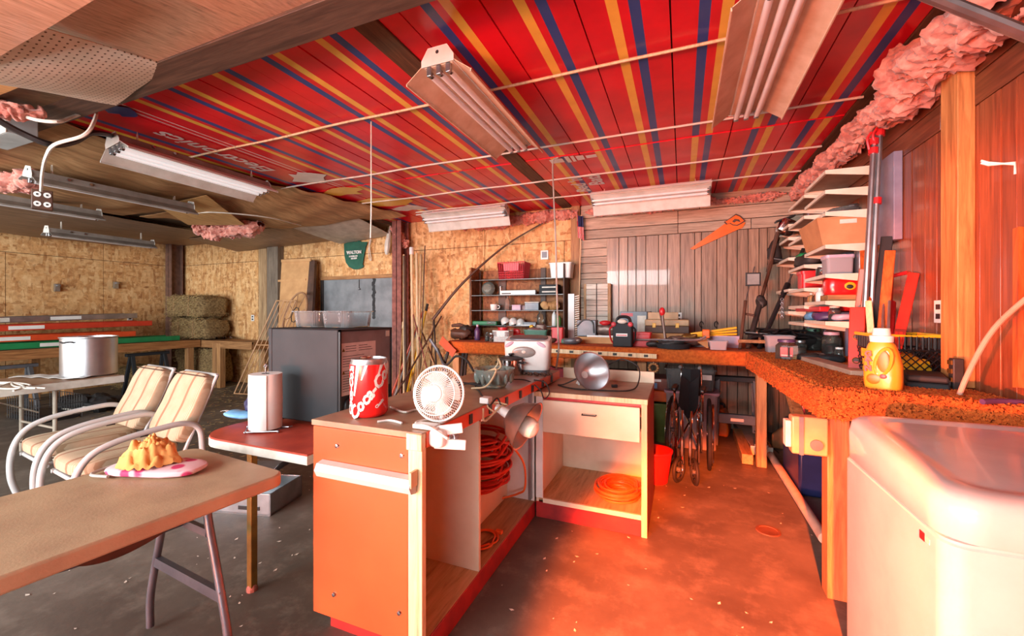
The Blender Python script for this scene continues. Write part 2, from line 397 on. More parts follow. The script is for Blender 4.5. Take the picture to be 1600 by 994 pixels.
M_['level_red'] = pm('level_red', (192, 54, 40), (166, 42, 34), rough=.35)
M_['violet_grey'] = pm('violet_grey_metal', (138, 132, 152), (118, 110, 130), rough=.5)
M_['shelf_white'] = pm('white_shelf_metal', (238, 226, 206), (224, 208, 186), rough=.45)
M_['shelf_under'] = pm('shelf_board', (176, 150, 126), (150, 124, 102), rough=.6)
M_['tan_can'] = pm('tan_fuel_can', (176, 120, 76), (150, 98, 60), rough=.5)
def striped():
    m = NT('striped_cushion'); v = m.co((1, 1, 1))
    sx = m.n('ShaderNodeSeparateXYZ'); m.l(v, sx.inputs[0])
    def band(freq, th):
        q = m.n('ShaderNodeMath', operation='MULTIPLY'); q.inputs[1].default_value = freq; m.l(sx.outputs[0], q.inputs[0])
        f = m.n('ShaderNodeMath', operation='PINGPONG'); f.inputs[1].default_value = 1; m.l(q.outputs[0], f.inputs[0])
        return m.ramp(f.outputs[0], [(th, (0, 0, 0)), (th + .08, (255, 255, 255))])
    b = m.ramp(m.noise(m.co(), 8, 3), [(.3, (200, 182, 154)), (.7, (178, 156, 128))])
    b = m.mix(band(120, .55), b, (170, 142, 112)); b = m.mix(band(9.2, .82), b, (150, 108, 82))
    m.col(b); m.set(rough=.9); m.bump(m.noise(v, 200, 2), .2, .002); return m.m
M_['striped'] = striped()
def floral():
    m = NT('pink_floral'); v = m.co(); vo = m.n('ShaderNodeTexVoronoi'); vo.inputs['Scale'].default_value = 16; m.l(v, vo.inputs['Vector'])
    m.col(m.mix(m.ramp(vo.outputs['Distance'], [(.3, (255, 255, 255)), (.42, (0, 0, 0))]), (240, 196, 200), (214, 60, 110))); m.set(rough=.7); return m.m
M_['floral'] = floral()
M_['tube_lit'] = NT('lit_tube').col((250, 250, 250)).m
M_['tube_lit'].node_tree.nodes['Principled BSDF'].inputs['Emission Color'].default_value = (.95, .98, 1, 1)
M_['tube_lit'].node_tree.nodes['Principled BSDF'].inputs['Emission Strength'].default_value = .3
M_['ply'] = wood('ply_floor', (206, 172, 128), (182, 148, 106), 'y', rough=.55, k=10)
# ================================================================ the setting
ZC = 2.84; YB = 5.6; XR = 1.27; XL = -10.05
def st(o): o['kind'] = 'structure'; return o
MB().box(XL - .1, XR + .1, -3.0, YB + .12, -.1, 0).b('floor', M_['concrete'], flat=True, kind='structure')
# back wall: OSB sheets on the left, weathered planks and brown panelling on the right
wb = MB().box(XL - .1, XR + .1, YB + .02, YB + .12, 0, ZC + .2).b('wall_back', M_['backing'], flat=True, kind='structure')
x = XL; g = .004
while x < -1.42:
    x1 = min(x + 1.22, -1.40); MB().box(x + g, x1 - g, YB, YB + .02, 0, 2.38 - g).b('osb_sheet', M_['osb'], wb, flat=True)
    x = x1
x = XL
while x < -1.42:
    x1 = min(x + 2.44, -1.40); MB().box(x + g, x1 - g, YB, YB + .02, 2.38 + g, ZC).b('osb_sheet', M_['osb'], wb, flat=True); x = x1
for z0, z1, cuts in ((2.66, ZC, (-1.28, .2, XR)), (2.50, 2.66, (-1.28, -.05, XR)), (2.375, 2.50, (-1.28, -.05, .75, XR))):
    for a, c in zip(cuts, cuts[1:]):
        MB().box(a + .003, c - .003, YB - .004 - R.random() * .006, YB + .02, z0 + .004, z1 - .004).b('plank', M_['grey_plank'], wb, bev=.003)
zz = 2.375
for h in (.125, .11, .09, .13, .08, .12, .13, .14, .1, .14, .13, .12, .14, .12, .14, .13, .12, .13, .14):
    if zz < .05: break
    MB().box(-1.28, -.922, YB - .006, YB + .02, max(0, zz - h) + .003, zz - .003).b('plank', M_['grey_plank'], wb, bev=.003); zz -= h
xs = [aY(p, 450, YB).x for p in (947, 967, 981, 994, 1009, 1029, 1043, 1063, 1085.5, 1096, 1120, 1136, 1152, 1169, 1186, 1199, 1217, 1235)] + [XR]
for a, c in zip(xs, xs[1:]):
    MB().box(a + .0035, c - .0035, YB - .002 - R.random() * .003, YB + .02, 0, 2.372).b('panelling_board', M_['panelling'], wb, bev=.002)
MB().box(-1.405, -1.285, YB - .05, YB + .02, 0, ZC).b('wall_stud', M_['stud'], wb, bev=.003)
MB().box(*[aY(407, 450, 5.6).x, aY(419, 450, 5.6).x], YB - .04, YB, 0, 2.72).b('wall_stud', M_['pale_wood'], wb, bev=.003)
MB().box(*[aY(486, 450, 5.6).x, aY(498, 450, 5.6).x], YB - .05, YB, 0, 2.25).b('wall_stud', M_['pale_wood'], wb, bev=.003)
# left wall
wl = MB().box(XL - .12, XL - .02, -3, YB + .12, 0, ZC + .2).b('wall_left', M_['backing'], flat=True, kind='structure')
y = -3.0
while y < YB:
    y1 = min(y + 1.22, YB); MB().box(XL - .02, XL, y + g, y1 - g, 0, 2.36 - g).b('osb_sheet', M_['osb'], wl, flat=True); y = y1
y = -3.0
while y < YB:
    y1 = min(y + 2.44, YB); MB().box(XL - .02, XL, y + g, y1 - g, 2.36 + g, ZC).b('osb_sheet', M_['osb'], wl, flat=True); y = y1
# right wall: red-brown boards, level boards above them
wr = MB().box(XR + .02, XR + .1, -3, YB + .12, 0, ZC + .2).b('wall_right', M_['backing'], flat=True, kind='structure')
y = -1.2
while y < YB - .01:
    d = R.choice((.09, .12, .14, .17)); y1 = min(y + d, YB)
    MB().box(XR - R.random() * .003, XR + .02, y + .003, y1 - .003, 0, 2.36).b('panelling_board', M_['red_panelling'], wr, bev=.002); y = y1
for z0, z1, off in ((2.36, 2.5, .3), (2.5, 2.66, 1.0), (2.66, ZC, .6)):
    y = -1.2 - off
    while y < YB:
        y1 = min(y + 2.2, YB); MB().box(XR - .004, XR + .02, y + .003, y1 - .003, z0 + .003, z1 - .003).b('board', M_['red_panelling_y'], wr, bev=.002); y = y1
st(MB().box(1.205, XR, 2.62, 2.76, 1.04, 2.74).b('trim_1', wood('post_wood', (206, 142, 84), (176, 112, 62), 'z', rough=.55), bev=.004))
# unseen pier, added out of frame to keep light off the washer front
MB().box(.45, XR, .28, .42, 0, ZC).b('light_block_pier', M_['osb'], flat=True, kind='structure')
# steel posts
def ibeam(name, x, y, w_, d_, m):
    b_ = MB(); b_.box(x - w_ / 2, x + w_ / 2, y - d_ / 2, y - d_ / 2 + .012, 0, ZC - .02); b_.box(x - w_ / 2, x + w_ / 2, y + d_ / 2 - .012, y + d_ / 2, 0, ZC - .02)
    b_.box(x - .006, x + .006, y - d_ / 2, y + d_ / 2, 0, ZC - .02); b_.box(x - w_ / 2 - .04, x + w_ / 2 + .04, y - d_ / 2 - .04, y + d_ / 2 + .02, 0, .015)
    return st(b_.b(name, m))
ibeam('steel_post', aY(622, 450, 5.36).x, 5.42, .17, .2, M_['rust'])
ibeam('steel_post', XL + .14, 5.42, .2, .22, M_['brown_steel'])
st(MB().box(aY(419, 450, 5.5).x, aY(436, 450, 5.5).x, 5.47, 5.6, 0, 2.76).b('timber_post', wood('grey_post', (150, 134, 116), (118, 104, 90), 'z', rough=.75), bev=.006))
# ceiling: red lorry-side panels over the bay
ce = MB().box(XL - .1, XR + .1, 1.2, YB + .12, ZC + .03, ZC + .2).b('ceiling', M_['backing'], flat=True, kind='structure')
cols = [(-4.30, -3.70, [(-4.19, 1), (-4.06, 2)]), (-3.70, -3.19, [(-3.43, 1), (-3.335, 2), (-3.60, 3), (-3.66, 3)]), (-3.19, -2.77, [(-3.05, 2), (-2.94, 1)]),
        (-2.77, -2.349, [(-2.618, 1), (-2.507, 2)]), (-2.349, -1.924, [(-2.185, 2), (-2.09, 1)]), (-1.924, -1.53, [(-1.779, 1), (-1.677, 2)]),
        (-1.39, -1.261, []), (-1.261, -.867, [(-1.116, 2), (-1.02, 1)]), (-.867, -.462, [(-.701, 1), (-.608, 2)]), (-.462, -.053, [(-.306, 1), (-.207, 2)]),
        (-.053, .357, [(.1, 2), (.2, 1)]), (.357, .749, [(.53, 1), (.63, 2)]), (.749, 1.10, [(.9, 1), (1.0, 2)])]
def cpanel(x0, x1, stripes, y0, y1, z):
    cuts = [x0 + .004]; ms = []
    for c, k in sorted(stripes):
        h = .026 if k < 3 else .006
        cuts += [c - h, c + h]; ms += [0, k]
    cuts.append(x1 - .004); ms.append(0); b_ = MB()
    for a, c, k in zip(cuts, cuts[1:], ms):
        b_.c = k; b_.add([(a, y0, z), (c, y0, z), (c, y1, z), (a, y1, z)], [(0, 3, 2, 1)])
    b_.c = 0; b_.add([(x0 + .004, y0, z), (x1 - .004, y0, z), (x1 - .004, y1, z), (x0 + .004, y1, z), (x0 + .004, y0, z + .02), (x1 - .004, y0, z + .02), (x1 - .004, y1, z + .02), (x0 + .004, y1, z + .02)],
                     [(0, 1, 5, 4), (1, 2, 6, 5), (2, 3, 7, 6), (3, 0, 4, 7), (4, 5, 6, 7)])
    b_.b('ceiling_panel', [M_['red'], M_['yellow_stripe'], M_['blue_stripe'], M_['grey_print']], ce, flat=True)
for x0, x1, s_ in cols:
    cpanel(x0, x1, s_, 1.38, 3.715, ZC - R.random() * .006)
    f_ = s_
    if x0 > -.06 or abs(x0 + 1.261) < .01 or abs(x0 + 2.349) < .01:
        f_ = [(c, {1: 2, 2: 1}.get(k, k)) for c, k in s_]
    cpanel(x0, x1, [q for q in f_ if q[1] < 3], 3.725, YB - .02, ZC - .006 - R.random() * .006)
MB().box(-1.53, -1.39, 1.38, YB, ZC - .012, ZC + .02).b('batten', M_['stud_y'], ce, bev=.002)
MB().box(1.10, 1.24, 1.38, YB, ZC - .014, ZC + .02).b('batten', M_['stud_y'], ce, bev=.002)
MB().box(-4.40, -4.30, 1.38, YB, ZC - .02, ZC + .02).b('batten', M_['stud_y'], ce, bev=.002)
# print on the panels: words read towards the door, letter tops towards the hall
def cm(x, y, z=ZC - .0125): return Matrix(((0, -1, 0, x), (-1, 0, 0, y), (0, 0, -1, z), (0, 0, 0, 1)))
MB().text('Electronics', cm(-3.875, 2.5), .225, .0005, .25, .004).b('panel_lettering', M_['grey_print'], ce, flat=True)
MB().text("Bed 'n'", cm(-1.07, 4.62), .22, .0005, .1, .006).b('panel_lettering', M_['grey_print'], ce, flat=True)
MB().text('Bath', cm(-.875, 4.50), .23, .0005, .1, .006).b('panel_lettering', M_['grey_print'], ce, flat=True)
pl = MB()                                                         # small printed picture of a ribbed metal plug
for i, (a, h, q) in enumerate(((0, .16, .05), (.17, .05, .08), (.23, .04, .075), (.28, .09, .055), (.38, .12, .035))):
    p = aZ(868, 252, ZC - .0125); pl.box(p.x + a * .9 - .05, p.x + a * .9 + h * .8 - .05, p.y - q, p.y + q, ZC - .0135, ZC - .0125)
pl.b('panel_print', M_['grey_print'], ce, flat=True)
for px, py, a, c, m in ((540, 300, .35, .1, 'yellow_stripe'), (600, 316, .5, .13, 'yellow_stripe'), (188, 174, .14, .06, 'blue_stripe'), (640, 325, .3, .1, 'white_print'), (480, 278, .3, .12, 'grey_print')):
    p = aZ(px, py, ZC - .0125); b_ = MB(); n = 11
    pts = [(p.x + a * math.cos(t * 2 * PI / n) * R.uniform(.4, 1), p.y + c * 2 * math.sin(t * 2 * PI / n) * R.uniform(.4, 1)) for t in range(n)]
    b_.prism(pts, ZC - .0132, ZC - .0122); b_.b('panel_print', M_[m], ce, flat=True)
# hall ceiling boards and sagging sheets left of the panels
x = XL
while x < -4.42:
    x1 = min(x + 1.2, -4.40)
    for y0, y1 in ((1.3, 3.4), (3.4, YB)):
        MB().box(x + .006, x1 - .006, y0 + .005, y1 - .005, ZC - .01 - R.random() * .03, ZC + .02).b('ceiling_board', M_['soffit'], ce, flat=True)
    x = x1
def sag(name, c00, c10, c11, c01, drop, wav, mt_, par, nu=26, nv=18, th=.006, seed=0, fr=3):
    c00, c10, c11, c01 = map(V, (c00, c10, c11, c01))
    def fn(u, v):
        p = (c00 * (1 - u) + c10 * u) * (1 - v) + (c01 * (1 - u) + c11 * u) * v
        s_ = math.sin(PI * u) * math.sin(PI * v)
        return p + V((0, 0, -drop * s_ + wav * (math.sin((u * .7 + v * fr) * 7 + seed) * .6 + NZ.noise(V((u * 4 + seed, v * 7, 0))))))
    return MB().sheet(fn, nu, nv, th).b(name, mt_, par)
sag('sagging_sheet', (-7.4, 1.5, 2.74), (-4.3, 1.4, 2.80), (-4.15, 3.5, 2.80), (-7.2, 3.3, 2.74), .16, .022, M_['sag'], ce, seed=1)
sag('sagging_sheet', (-6.9, 3.35, 2.72), (-4.05, 3.4, 2.80), (-3.7, 5.0, 2.80), (-6.2, 4.9, 2.74), .12, .02, M_['sag'], ce, seed=4)
sag('sagging_sheet', (-10.0, 1.4, 2.66), (-7.3, 1.4, 2.72), (-7.2, 4.6, 2.70), (-10.0, 4.6, 2.66), .1, .012, M_['soffit'], ce, seed=7, fr=1)
sag('sagging_sheet', (-7.9, 4.55, 2.66), (-5.3, 4.6, 2.72), (-5.0, 5.58, 2.66), (-8.2, 5.58, 2.60), .05, .01, M_['soffit'], ce, seed=9, fr=1)
sag('loose_panel', (-5.6, 4.7, 2.70), (-4.35, 4.75, 2.76), (-4.4, 5.55, 2.66), (-5.5, 5.55, 2.58), .03, .004, pm('grey_white_board', (196, 186, 172), (168, 156, 142), rough=.6), ce, 8, 6)
sag('loose_panel', (-5.6, 2.9, 2.62), (-4.9, 3.0, 2.70), (-5.35, 3.75, 2.55), (-6.1, 3.5, 2.56), .02, .003, M_['veneer_tan'], ce, 8, 6)
# beam over the door bay and the sheets hanging under it
st(MB().box(XL, XR, 1.27, 1.40, 2.66, ZC + .05).b('ceiling_beam', M_['beam'], bev=.006))
st(MB().box(XL, XR, 1.25, 1.42, 2.64, 2.665).b('beam_plate', M_['beam'], bev=.003))
cf = MB().box(XL - .1, XR + .1, -3.0, 1.2, ZC + .06, ZC + .16).b('ceiling', M_['backing'], flat=True, kind='structure')
sag('veneer_sheet', (-2.55, .2, 2.50), (1.2, .2, 2.74), (1.2, 1.25, 2.69), (-2.45, 1.25, 2.655), .05, .004, M_['veneer'], cf, 24, 10, seed=2, fr=.3)
sag('veneer_sheet', (-2.9, .1, 2.42), (-1.75, .1, 2.47), (-1.85, .78, 2.48), (-2.75, .78, 2.44), .02, .002, M_['veneer'], cf, 12, 8, seed=5, fr=.3)
sag('pegboard_sheet', (-3.35, .15, 2.42), (-2.45, .15, 2.44), (-2.42, 1.30, 2.655), (-3.08, 1.38, 2.62), .1, .004, M_['peg'], cf, 20, 20, seed=3, fr=.2)
sag('veneer_sheet', (-4.2, .4, 2.50), (-3.0, .4, 2.54), (-3.05, 1.02, 2.56), (-4.1, 1.0, 2.55), .02, .003, M_['veneer_tan'], cf, 10, 8, seed=6, fr=.3)
sag('veneer_sheet', (-5.2, .55, 2.60), (-3.1, .5, 2.58), (-3.1, 1.26, 2.645), (-4.9, 1.26, 2.645), .04, .004, M_['veneer_dark'], cf, 16, 8, seed=8, fr=.3)
# ceiling straps along the panels
for a, c, yy in ((-4.32, 1.1, 2.4), (-4.24, 1.1, 3.4), (-4.28, 1.1, 4.28), (-3.5, 1.1, 4.95)):
    pts = [(a + (c - a) * i / 24, yy + .003 * math.sin(i * 1.3), 2.808 + .003 * math.sin(i * .9)) for i in range(25)]
    MB().tube(pts, .0085, 6).b('ceiling_strap', M_['edge'] if yy < 3 else M_['cord_white'], ce)
# metal track high on the right
st(MB().tube([aZ(1440, -12, 2.52), aZ(1600, 52, 2.36), aZ(1700, 92, 2.28)], .022, 10).b('door_track', M_['steel']))
# pink insulation bulging from the tops of the walls
def puff(name, pts, rad, lab, seed, flat_=.7):
    P = bez(pts, 9); n = 40; b_ = MB(); k = len(P)
    def fn(u, v):
        i = min(int(u * (k - 1)), k - 2); t = u * (k - 1) - i; p = P[i].lerp(P[i + 1], t); d = (P[i + 1] - P[i]).normalized()
        x_ = V((0, 0, 1)).cross(d).normalized(); z_ = d.cross(x_); a = 2 * PI * v; e = rad * min(1, (u + .015) * 9, (1.015 - u) * 9) ** .5
        q = p + (x_ * math.cos(a) + z_ * math.sin(a) * flat_) * e
        return q + (x_ * math.cos(a) + z_ * math.sin(a)) * (NZ.fractal(q * 7 + V((seed, 0, 0)), 1, 2, 4) * rad * .5 + (abs(NZ.noise(q * 26 + V((0, seed, 0)))) - .2) * .05)
    return tag(b_.sheet(fn, k * 5, n).b(name, M_['pink']), lab, 'insulation', 'pink insulation at the wall tops')
puff('insulation_batt', [(1.17, 5.5, 2.70), (1.18, 4.6, 2.68), (1.17, 3.8, 2.66), (1.18, 3.3, 2.68)], .10, 'long pink insulation roll along the top of the right wall, above the shelves', 1)
puff('insulation_batt', [(1.16, 3.3, 2.62), (1.14, 3.0, 2.58), (1.16, 2.75, 2.62)], .12, 'ragged pink insulation lump between the long roll and the right wall post', 2)
puff('insulation_batt', [(1.12, 2.95, 2.70), (1.14, 2.6, 2.62), (1.17, 2.2, 2.58)], .13, 'bright pink insulation batt hanging over the top of the right wall post', 3)
puff('insulation_batt', [(-3.3, 5.55, 2.72), (-2.5, 5.54, 2.68), (-1.9, 5.55, 2.72), (-1.3, 5.55, 2.72)], .085, 'pink insulation strip along the top of the chipboard, behind the hanging light', 4)
puff('insulation_batt', [(-1.2, 5.55, 2.73), (-.5, 5.54, 2.70), (0, 5.55, 2.73)], .06, 'pink insulation strip over the grey planks, under the back light', 5)
puff('insulation_batt', [(.1, 5.55, 2.74), (.6, 5.55, 2.72), (1.1, 5.55, 2.74)], .05, 'thin pink insulation strip in the back right corner over the planks', 6)
puff('insulation_batt', [(-4.3, 5.5, 2.74), (-4.12, 5.42, 2.55), (-4.05, 5.5, 2.42)], .08, 'pink insulation tuft hanging beside the rust red post', 7)
puff('insulation_batt', [aZ(300, 352, 2.58), aZ(340, 362, 2.52), aZ(408, 352, 2.58)], .13, 'torn pink insulation clump hanging from the hall ceiling, near the tan board', 8)
puff('insulation_batt', [aZ(-20, 275, 2.62), aZ(20, 285, 2.58), aZ(60, 278, 2.6)], .11, 'pink insulation clump above the double outlet box, at the left edge', 9)
puff('insulation_batt', [aZ(-30, 168, 2.56), aZ(20, 172, 2.55), aZ(72, 178, 2.58)], .06, 'pink insulation edge above the grey electrical box', 10)
# ================================================================ carpeted workbench (L shape)
BZ = 1.03
t = thing('workbench', 'long L shaped workbench covered in orange shag carpet along the back and right walls', 'workbench', (-.5, 4.9, 0))
MB().prism([(-2.62, 4.48), (.55, 4.38), (.545, 4.29), (.615, 2.42), (1.262, 2.22), (1.262, 5.58), (-2.78, 5.58), (-2.78, 4.62)], BZ - .14, BZ).b('carpet_top', M_['shag'], t, bev=.02)
b_ = MB(); b2 = MB()
def tuft(q, n, ln, r):
    n = V(n); x = n.orthogonal().normalized(); y = n.cross(x); k = R.uniform(0, 6.3)
    tip = n * ln + (x * R.uniform(-1, 1) + y * R.uniform(-1, 1)) * ln * .8
    vs = [q + (x * math.cos(k + 2.09 * i) + y * math.sin(k + 2.09 * i)) * r - n * .004 for i in range(3)]
    m = q + n * ln * .6 + tip * .2; vs += [m + (x * math.cos(k + 2.09 * i) + y * math.sin(k + 2.09 * i)) * r * .8 for i in range(3)] + [q + tip]
    return vs, [(0, 1, 4, 3), (1, 2, 5, 4), (2, 0, 3, 5), (3, 4, 6), (4, 5, 6), (5, 3, 6)]
def fill(mb, a, c, d, n, cnt, ln, r):
    a, c, d = V(a), V(c), V(d)
    for _ in range(cnt):
        mb.add(*tuft(a + c * R.random() + d * R.random(), n, ln * R.uniform(.7, 1.3), r * R.uniform(.7, 1.3)))
fill(b_, (.615, 2.42, BZ - .135), (-.07, 1.87, 0), (0, 0, .135), (-1, -.03, .1), 5200, .015, .006)
fill(b_, (.615, 2.42, BZ - .135), (.65, -.2, 0), (0, 0, .135), (-.3, -.95, .1), 2600, .02, .008)
fill(b2, (.63, 2.42, BZ), (.62, -.2, 0), (-.03, .75, 0), (0, 0, 1), 7500, .012, .006)
fill(b2, (.60, 3.1, BZ), (.66, 0, 0), (-.04, 1.2, 0), (0, 0, 1), 5000, .010, .006)
b_.b('shag_edge', M_['shag'], t, kind='stuff'); b2.b('shag_pile', M_['shag'], t, kind='stuff')
MB().box(.655, .745, 2.46, 2.55, 0, BZ - .14).b('leg', wood('bench_leg', (190, 120, 76), (156, 92, 58), 'z'), t, bev=.004)
MB().bar(aZ(1226, 548 + 30, BZ - .16), aZ(1258, 690, .30), .09, .04).b('brace', M_['stud_x'], t, bev=.003)
MB().box(.62, .70, 4.30, 4.38, 0, BZ - .14).b('leg', M_['stud'], t, bev=.004)
for px in (712, 1003): MB().box(aY(px, 500, 4.6).x - .045, aY(px, 500, 4.6).x + .045, 4.6, 4.69, 0, BZ - .14).b('leg', M_['stud'], t, bev=.004)
# yardstick tacked on the carpet edge
p0 = aY(842, 547, 4.425); p1 = aY(1026, 557, 4.36); t = thing('yardstick', 'pale wooden rule with black marks tacked along the carpeted bench edge', 'ruler', p0)
MB().bar(p0, p1, .012, .045).b('stick', M_['edge'], t)
for i in range(8):
    q = p0.lerp(p1, (i + .45) / 8.1) + V((0, -.009, 0)); MB().box(q.x - .02, q.x + .02, q.y - .002, q.y + .002, q.z - .012, q.z + .012).b('mark', M_['black'], t)
# outlet box on the near bench leg
t = thing('outlet_box', 'orange lit metal outlet box with a grey strap on the near bench leg', 'outlet', (.6, 2.44, .72))
MB().box(.50, .65, 2.42, 2.49, .70, .885).b('box', pm('box_paint', (206, 150, 110), (186, 128, 92), rough=.4), t, bev=.008)
MB().box(.53, .548, 2.412, 2.42, .70, .885).b('strap', M_['grey_metal'], t)
MB().cyl((.60, 2.418, .755), (.60, 2.405, .755), .026).b('knob', M_['grey_metal'], t)
MB().box(.475, .50, 2.425, 2.485, .73, .86).b('side_plate', M_['offwhite'], t, bev=.004)
# ================================================================ long base cabinet (left run) and its worktop
X0, X1, Y0, Y1, CZ = -1.50, -.94, 1.36, 3.20, .93
t = thing('base_cabinet', 'long open base cabinet with orange end panel, red kick board and a grey bar handle', 'cabinet', (-1.2, 2.2, 0))
MB().box(X0, -1.0, Y0, Y0 + .02, .085, .90).b('end_panel', M_['orange_lam'], t, bev=.003)
MB().box(-1.0, X1 + .005, Y0 + .002, Y0 + .03, .03, .90).b('stile', M_['edge'], t, bev=.002)
MB().box(X0 + .05, X1 - .01, Y0 + .05, Y0 + .07, 0, .09).b('kick_end', M_['kick'], t)
MB().box(X0, X0 + .02, Y0 + .02, Y1, .09, .90).b('back_panel', M_['cream'], t)
for y, m in ((1.86, 'cream'), (2.70, 'white'), (Y1 - .02, 'cream')):
    MB().box(X0 + .02, X1, y, y + .02, .1, .90).b('divider', M_[m], t, bev=.001)
for a, c in ((Y0 + .03, 1.86), (1.88, 2.70), (2.72, Y1)):
    MB().box(X0 + .02, X1, a, c, .085, .10).b('bay_floor', M_['ply'], t)
MB().box(X1 - .012, X1 + .006, Y0 + .03, 2.70, 0, .098).b('kick_board', M_['kick'], t, bev=.003)
MB().box(X0 + .02, -1.14, 1.95, 2.70, .10, .30).b('inner_platform', M_['cream'], t, bev=.003)
MB().box(X0 + .02, -1.02, 1.882, 1.90, .30, .90).b('inner_panel', M_['orange_lam'], t)
MB().box(X1 - .03, X1 - .012, 2.66, 2.698, .12, .90).b('shelf_strip', M_['steel'], t)
hb = MB(); a = aY(492, 735, 1.315); c = aY(640, 752, 1.315); h = .034
hb.prism([(-h, .0), (-h * .8, -.032), (0, -.045), (h * .8, -.032), (h, 0)], 0, (c - a).length, Matrix.Translation(a + V((0, .04, 0))) @ Matrix(((0, 0, 1, 0), (0, 1, 0, 0), (-1, 0, 0, 0), (0, 0, 0, 1))))
q = hb.b('handle_bar', pm('satin_bar', (206, 204, 198), (188, 186, 180), rough=.4), t)
MB().box(c.x - .005, c.x + .006, 1.316, 1.358, c.z - .03, c.z + .03).b('end_grain', M_['edge'], q)
for px, py in ((527, 697), (628, 712), (522, 929), (624, 958)):
    p = aY(px, py, Y0); MB().lathe([(.0, -.008), (.008, -.006), (.011, 0)], p, (0, 1, 0), 12).b('bolt', M_['chrome'], t)
p = aY(740, 655, 1.9); MB().box(X1, X1 + .012, 1.86, 1.90, .85, .90).b('catch', M_['chrome'], t, bev=.002)
t = thing('worktop', 'worn tan worktop with an orange front edge on the long open cabinet', 'worktop', (-1.2, 2.2, .9))
MB().prism([(X0, Y0 - .01), (X1 + .012, Y0 - .01), (X1 + .03, Y1 + .03), (X0 + .02, Y1 + .03)], .905, CZ).b('top', M_['laminate'], t, bev=.003)
MB().bar((X1 + .010, Y0 + .02, .897), (X1 + .028, Y1 + .02, .897), .012, .062).b('front_edge', M_['orange_lam'], t, bev=.002)
MB().box(X1 - .055, X1 + .016, Y0 - .018, Y0 + .01, .862, .926).b('corner_block', M_['edge'], t, bev=.003)
for i in range(7): 
    yy = 1.72 + i * .21; MB().box(X1 + .012 + i * .0028, X1 + .025 + i * .0028, yy, yy + .028, .874, .918).b('clip', M_['black'], t)
# ================================================================ drawer cabinet (right run)
A0, A1, B0, B1, DZ = -.925, -.20, 2.70, 3.34, .857
t = thing('drawer_cabinet', 'cream drawer cabinet with one drawer over an open bay, set across the bay', 'cabinet', (-.56, 3.0, 0))
MB().box(A0, A0 + .018, B0, B1, .03, .83).b('side_panel', M_['cream'], t)
MB().box(A1 - .018, A1, B0, B1, 0, .83).b('side_panel', pm('side_red', (170, 76, 58), (148, 60, 46), rough=.5), t)
MB().box(A0 + .018, A1 - .018, B1 - .02, B1, .1, .83).b('back_panel', M_['cream'], t)
MB().box(A0 + .018, A1 - .018, B0 + .004, B1 - .02, .115, .133).b('bay_floor', M_['ply'], t)
MB().box(A0 + .05, A1 - .035, B0 - .012, B0 + .006, .105, .135).b('floor_edge', M_['cream'], t, bev=.002)
MB().box(A0, A1 - .02, B0 - .006, B0 + .012, 0, .105).b('kick_board', M_['kick'], t, bev=.002)
MB().box(A0, A0 + .05, B0 - .012, B0 + .006, .135, .83).b('stile', M_['white'], t, bev=.002)
MB().box(A1 - .035, A1, B0 - .012, B0 + .006, 0, .83).b('stile', M_['edge'], t, bev=.002)
MB().box(A0 + .05, A1 - .035, B0 - .004, B0 + .006, .80, .83).b('rail', M_['red_plastic'], t)
dr = MB().box(A0 + .055, A1 - .042, B0 - .03, B0 - .008, .59, .806, tr((0, 0, 0))).b('drawer', M_['cream'], t, bev=.004)
MB().box(A0 + .06, A1 - .06, B0 - .006, B1 - .1, .60, .615).b('drawer_bottom', M_['cream'], dr)
MB().tube([(-.60, B0 - .028, .735), (-.60, B0 - .055, .735), (-.51, B0 - .055, .735), (-.51, B0 - .028, .735)], .004, 8).b('handle', M_['dark'], dr)
MB().box(A0 - .01, A1 + .004, B0 - .02, B1, .83, DZ).b('top', M_['laminate'], t, bev=.003)
MB().box(A0 - .01, A1 + .004, B0 - .026, B0 - .014, .826, DZ + .001).b('front_edge', M_['edge'], t, bev=.002)
MB().box(A0 + .02, A1 + .004, B1 - .018, B1, DZ, DZ + .085).b('backsplash', M_['cream'], t, bev=.002)
# ================================================================ red topped table, black refrigerator, towel roll
t = thing('red_table', 'red topped table with a pale metal edge and a bronze leg, under the black refrigerator', 'table', (-1.9, 1.7, 0))
TZ = .765; pts = [(-2.02, 1.36), (-1.535, 1.36), (-1.535, 2.35), (-2.35, 2.35)] + [(-2.30 + .12 + .14 * math.cos(a), 1.36 + .2 + .2 * math.sin(a)) for a in [PI + i * PI / 12 for i in range(0, 7)]][:7]
pts = [(-1.535, 1.36), (-1.535, 2.35), (-2.33, 2.35)] + [(-2.15 + .18 * math.cos(a), 1.54 + .18 * math.sin(a)) for a in [PI + i * PI / 12 for i in range(7)]]
MB().prism(pts, TZ - .008, TZ + .002).b('top', M_['table_red'], t, ang=30)
q = [((x + 1.9) * 1.006 - 1.9, (y - 1.85) * 1.006 + 1.85) for x, y in pts]; MB().prism(q, TZ - .045, TZ - .006).b('edge_band', M_['offwhite'], t, ang=30)
for x, y in ((-2.0, 1.44), (-1.60, 2.27), (-2.25, 2.27)):
    MB().box(x - .017, x + .017, y - .017, y + .017, .0, TZ - .045).b('leg', M_['bronze'], t, bev=.003)
    if y < 2: MB().lathe([(.026, 0), (.024, .02), (.018, .03)], (x, y, 0), n=10).b('rusty_foot', M_['rust'], t)
t = thing('refrigerator', 'small charcoal refrigerator turned back side out with a warning label, on the red table', 'refrigerator', (-1.96, 1.9, TZ))
fx0, fx1, fy0, fy1, fz0, fz1 = -2.235, -1.70, 1.71, 2.14, TZ + .022, 1.302
MB().box(fx0, fx1 - .01, fy0, fy1, fz0, fz1).b('body', M_['charcoal'], t, bev=.006)
MB().box(fx0, fx0 + .03, fy0 - .004, fy1, fz0, fz1 + .003).b('door', M_['charcoal'], t, bev=.006)
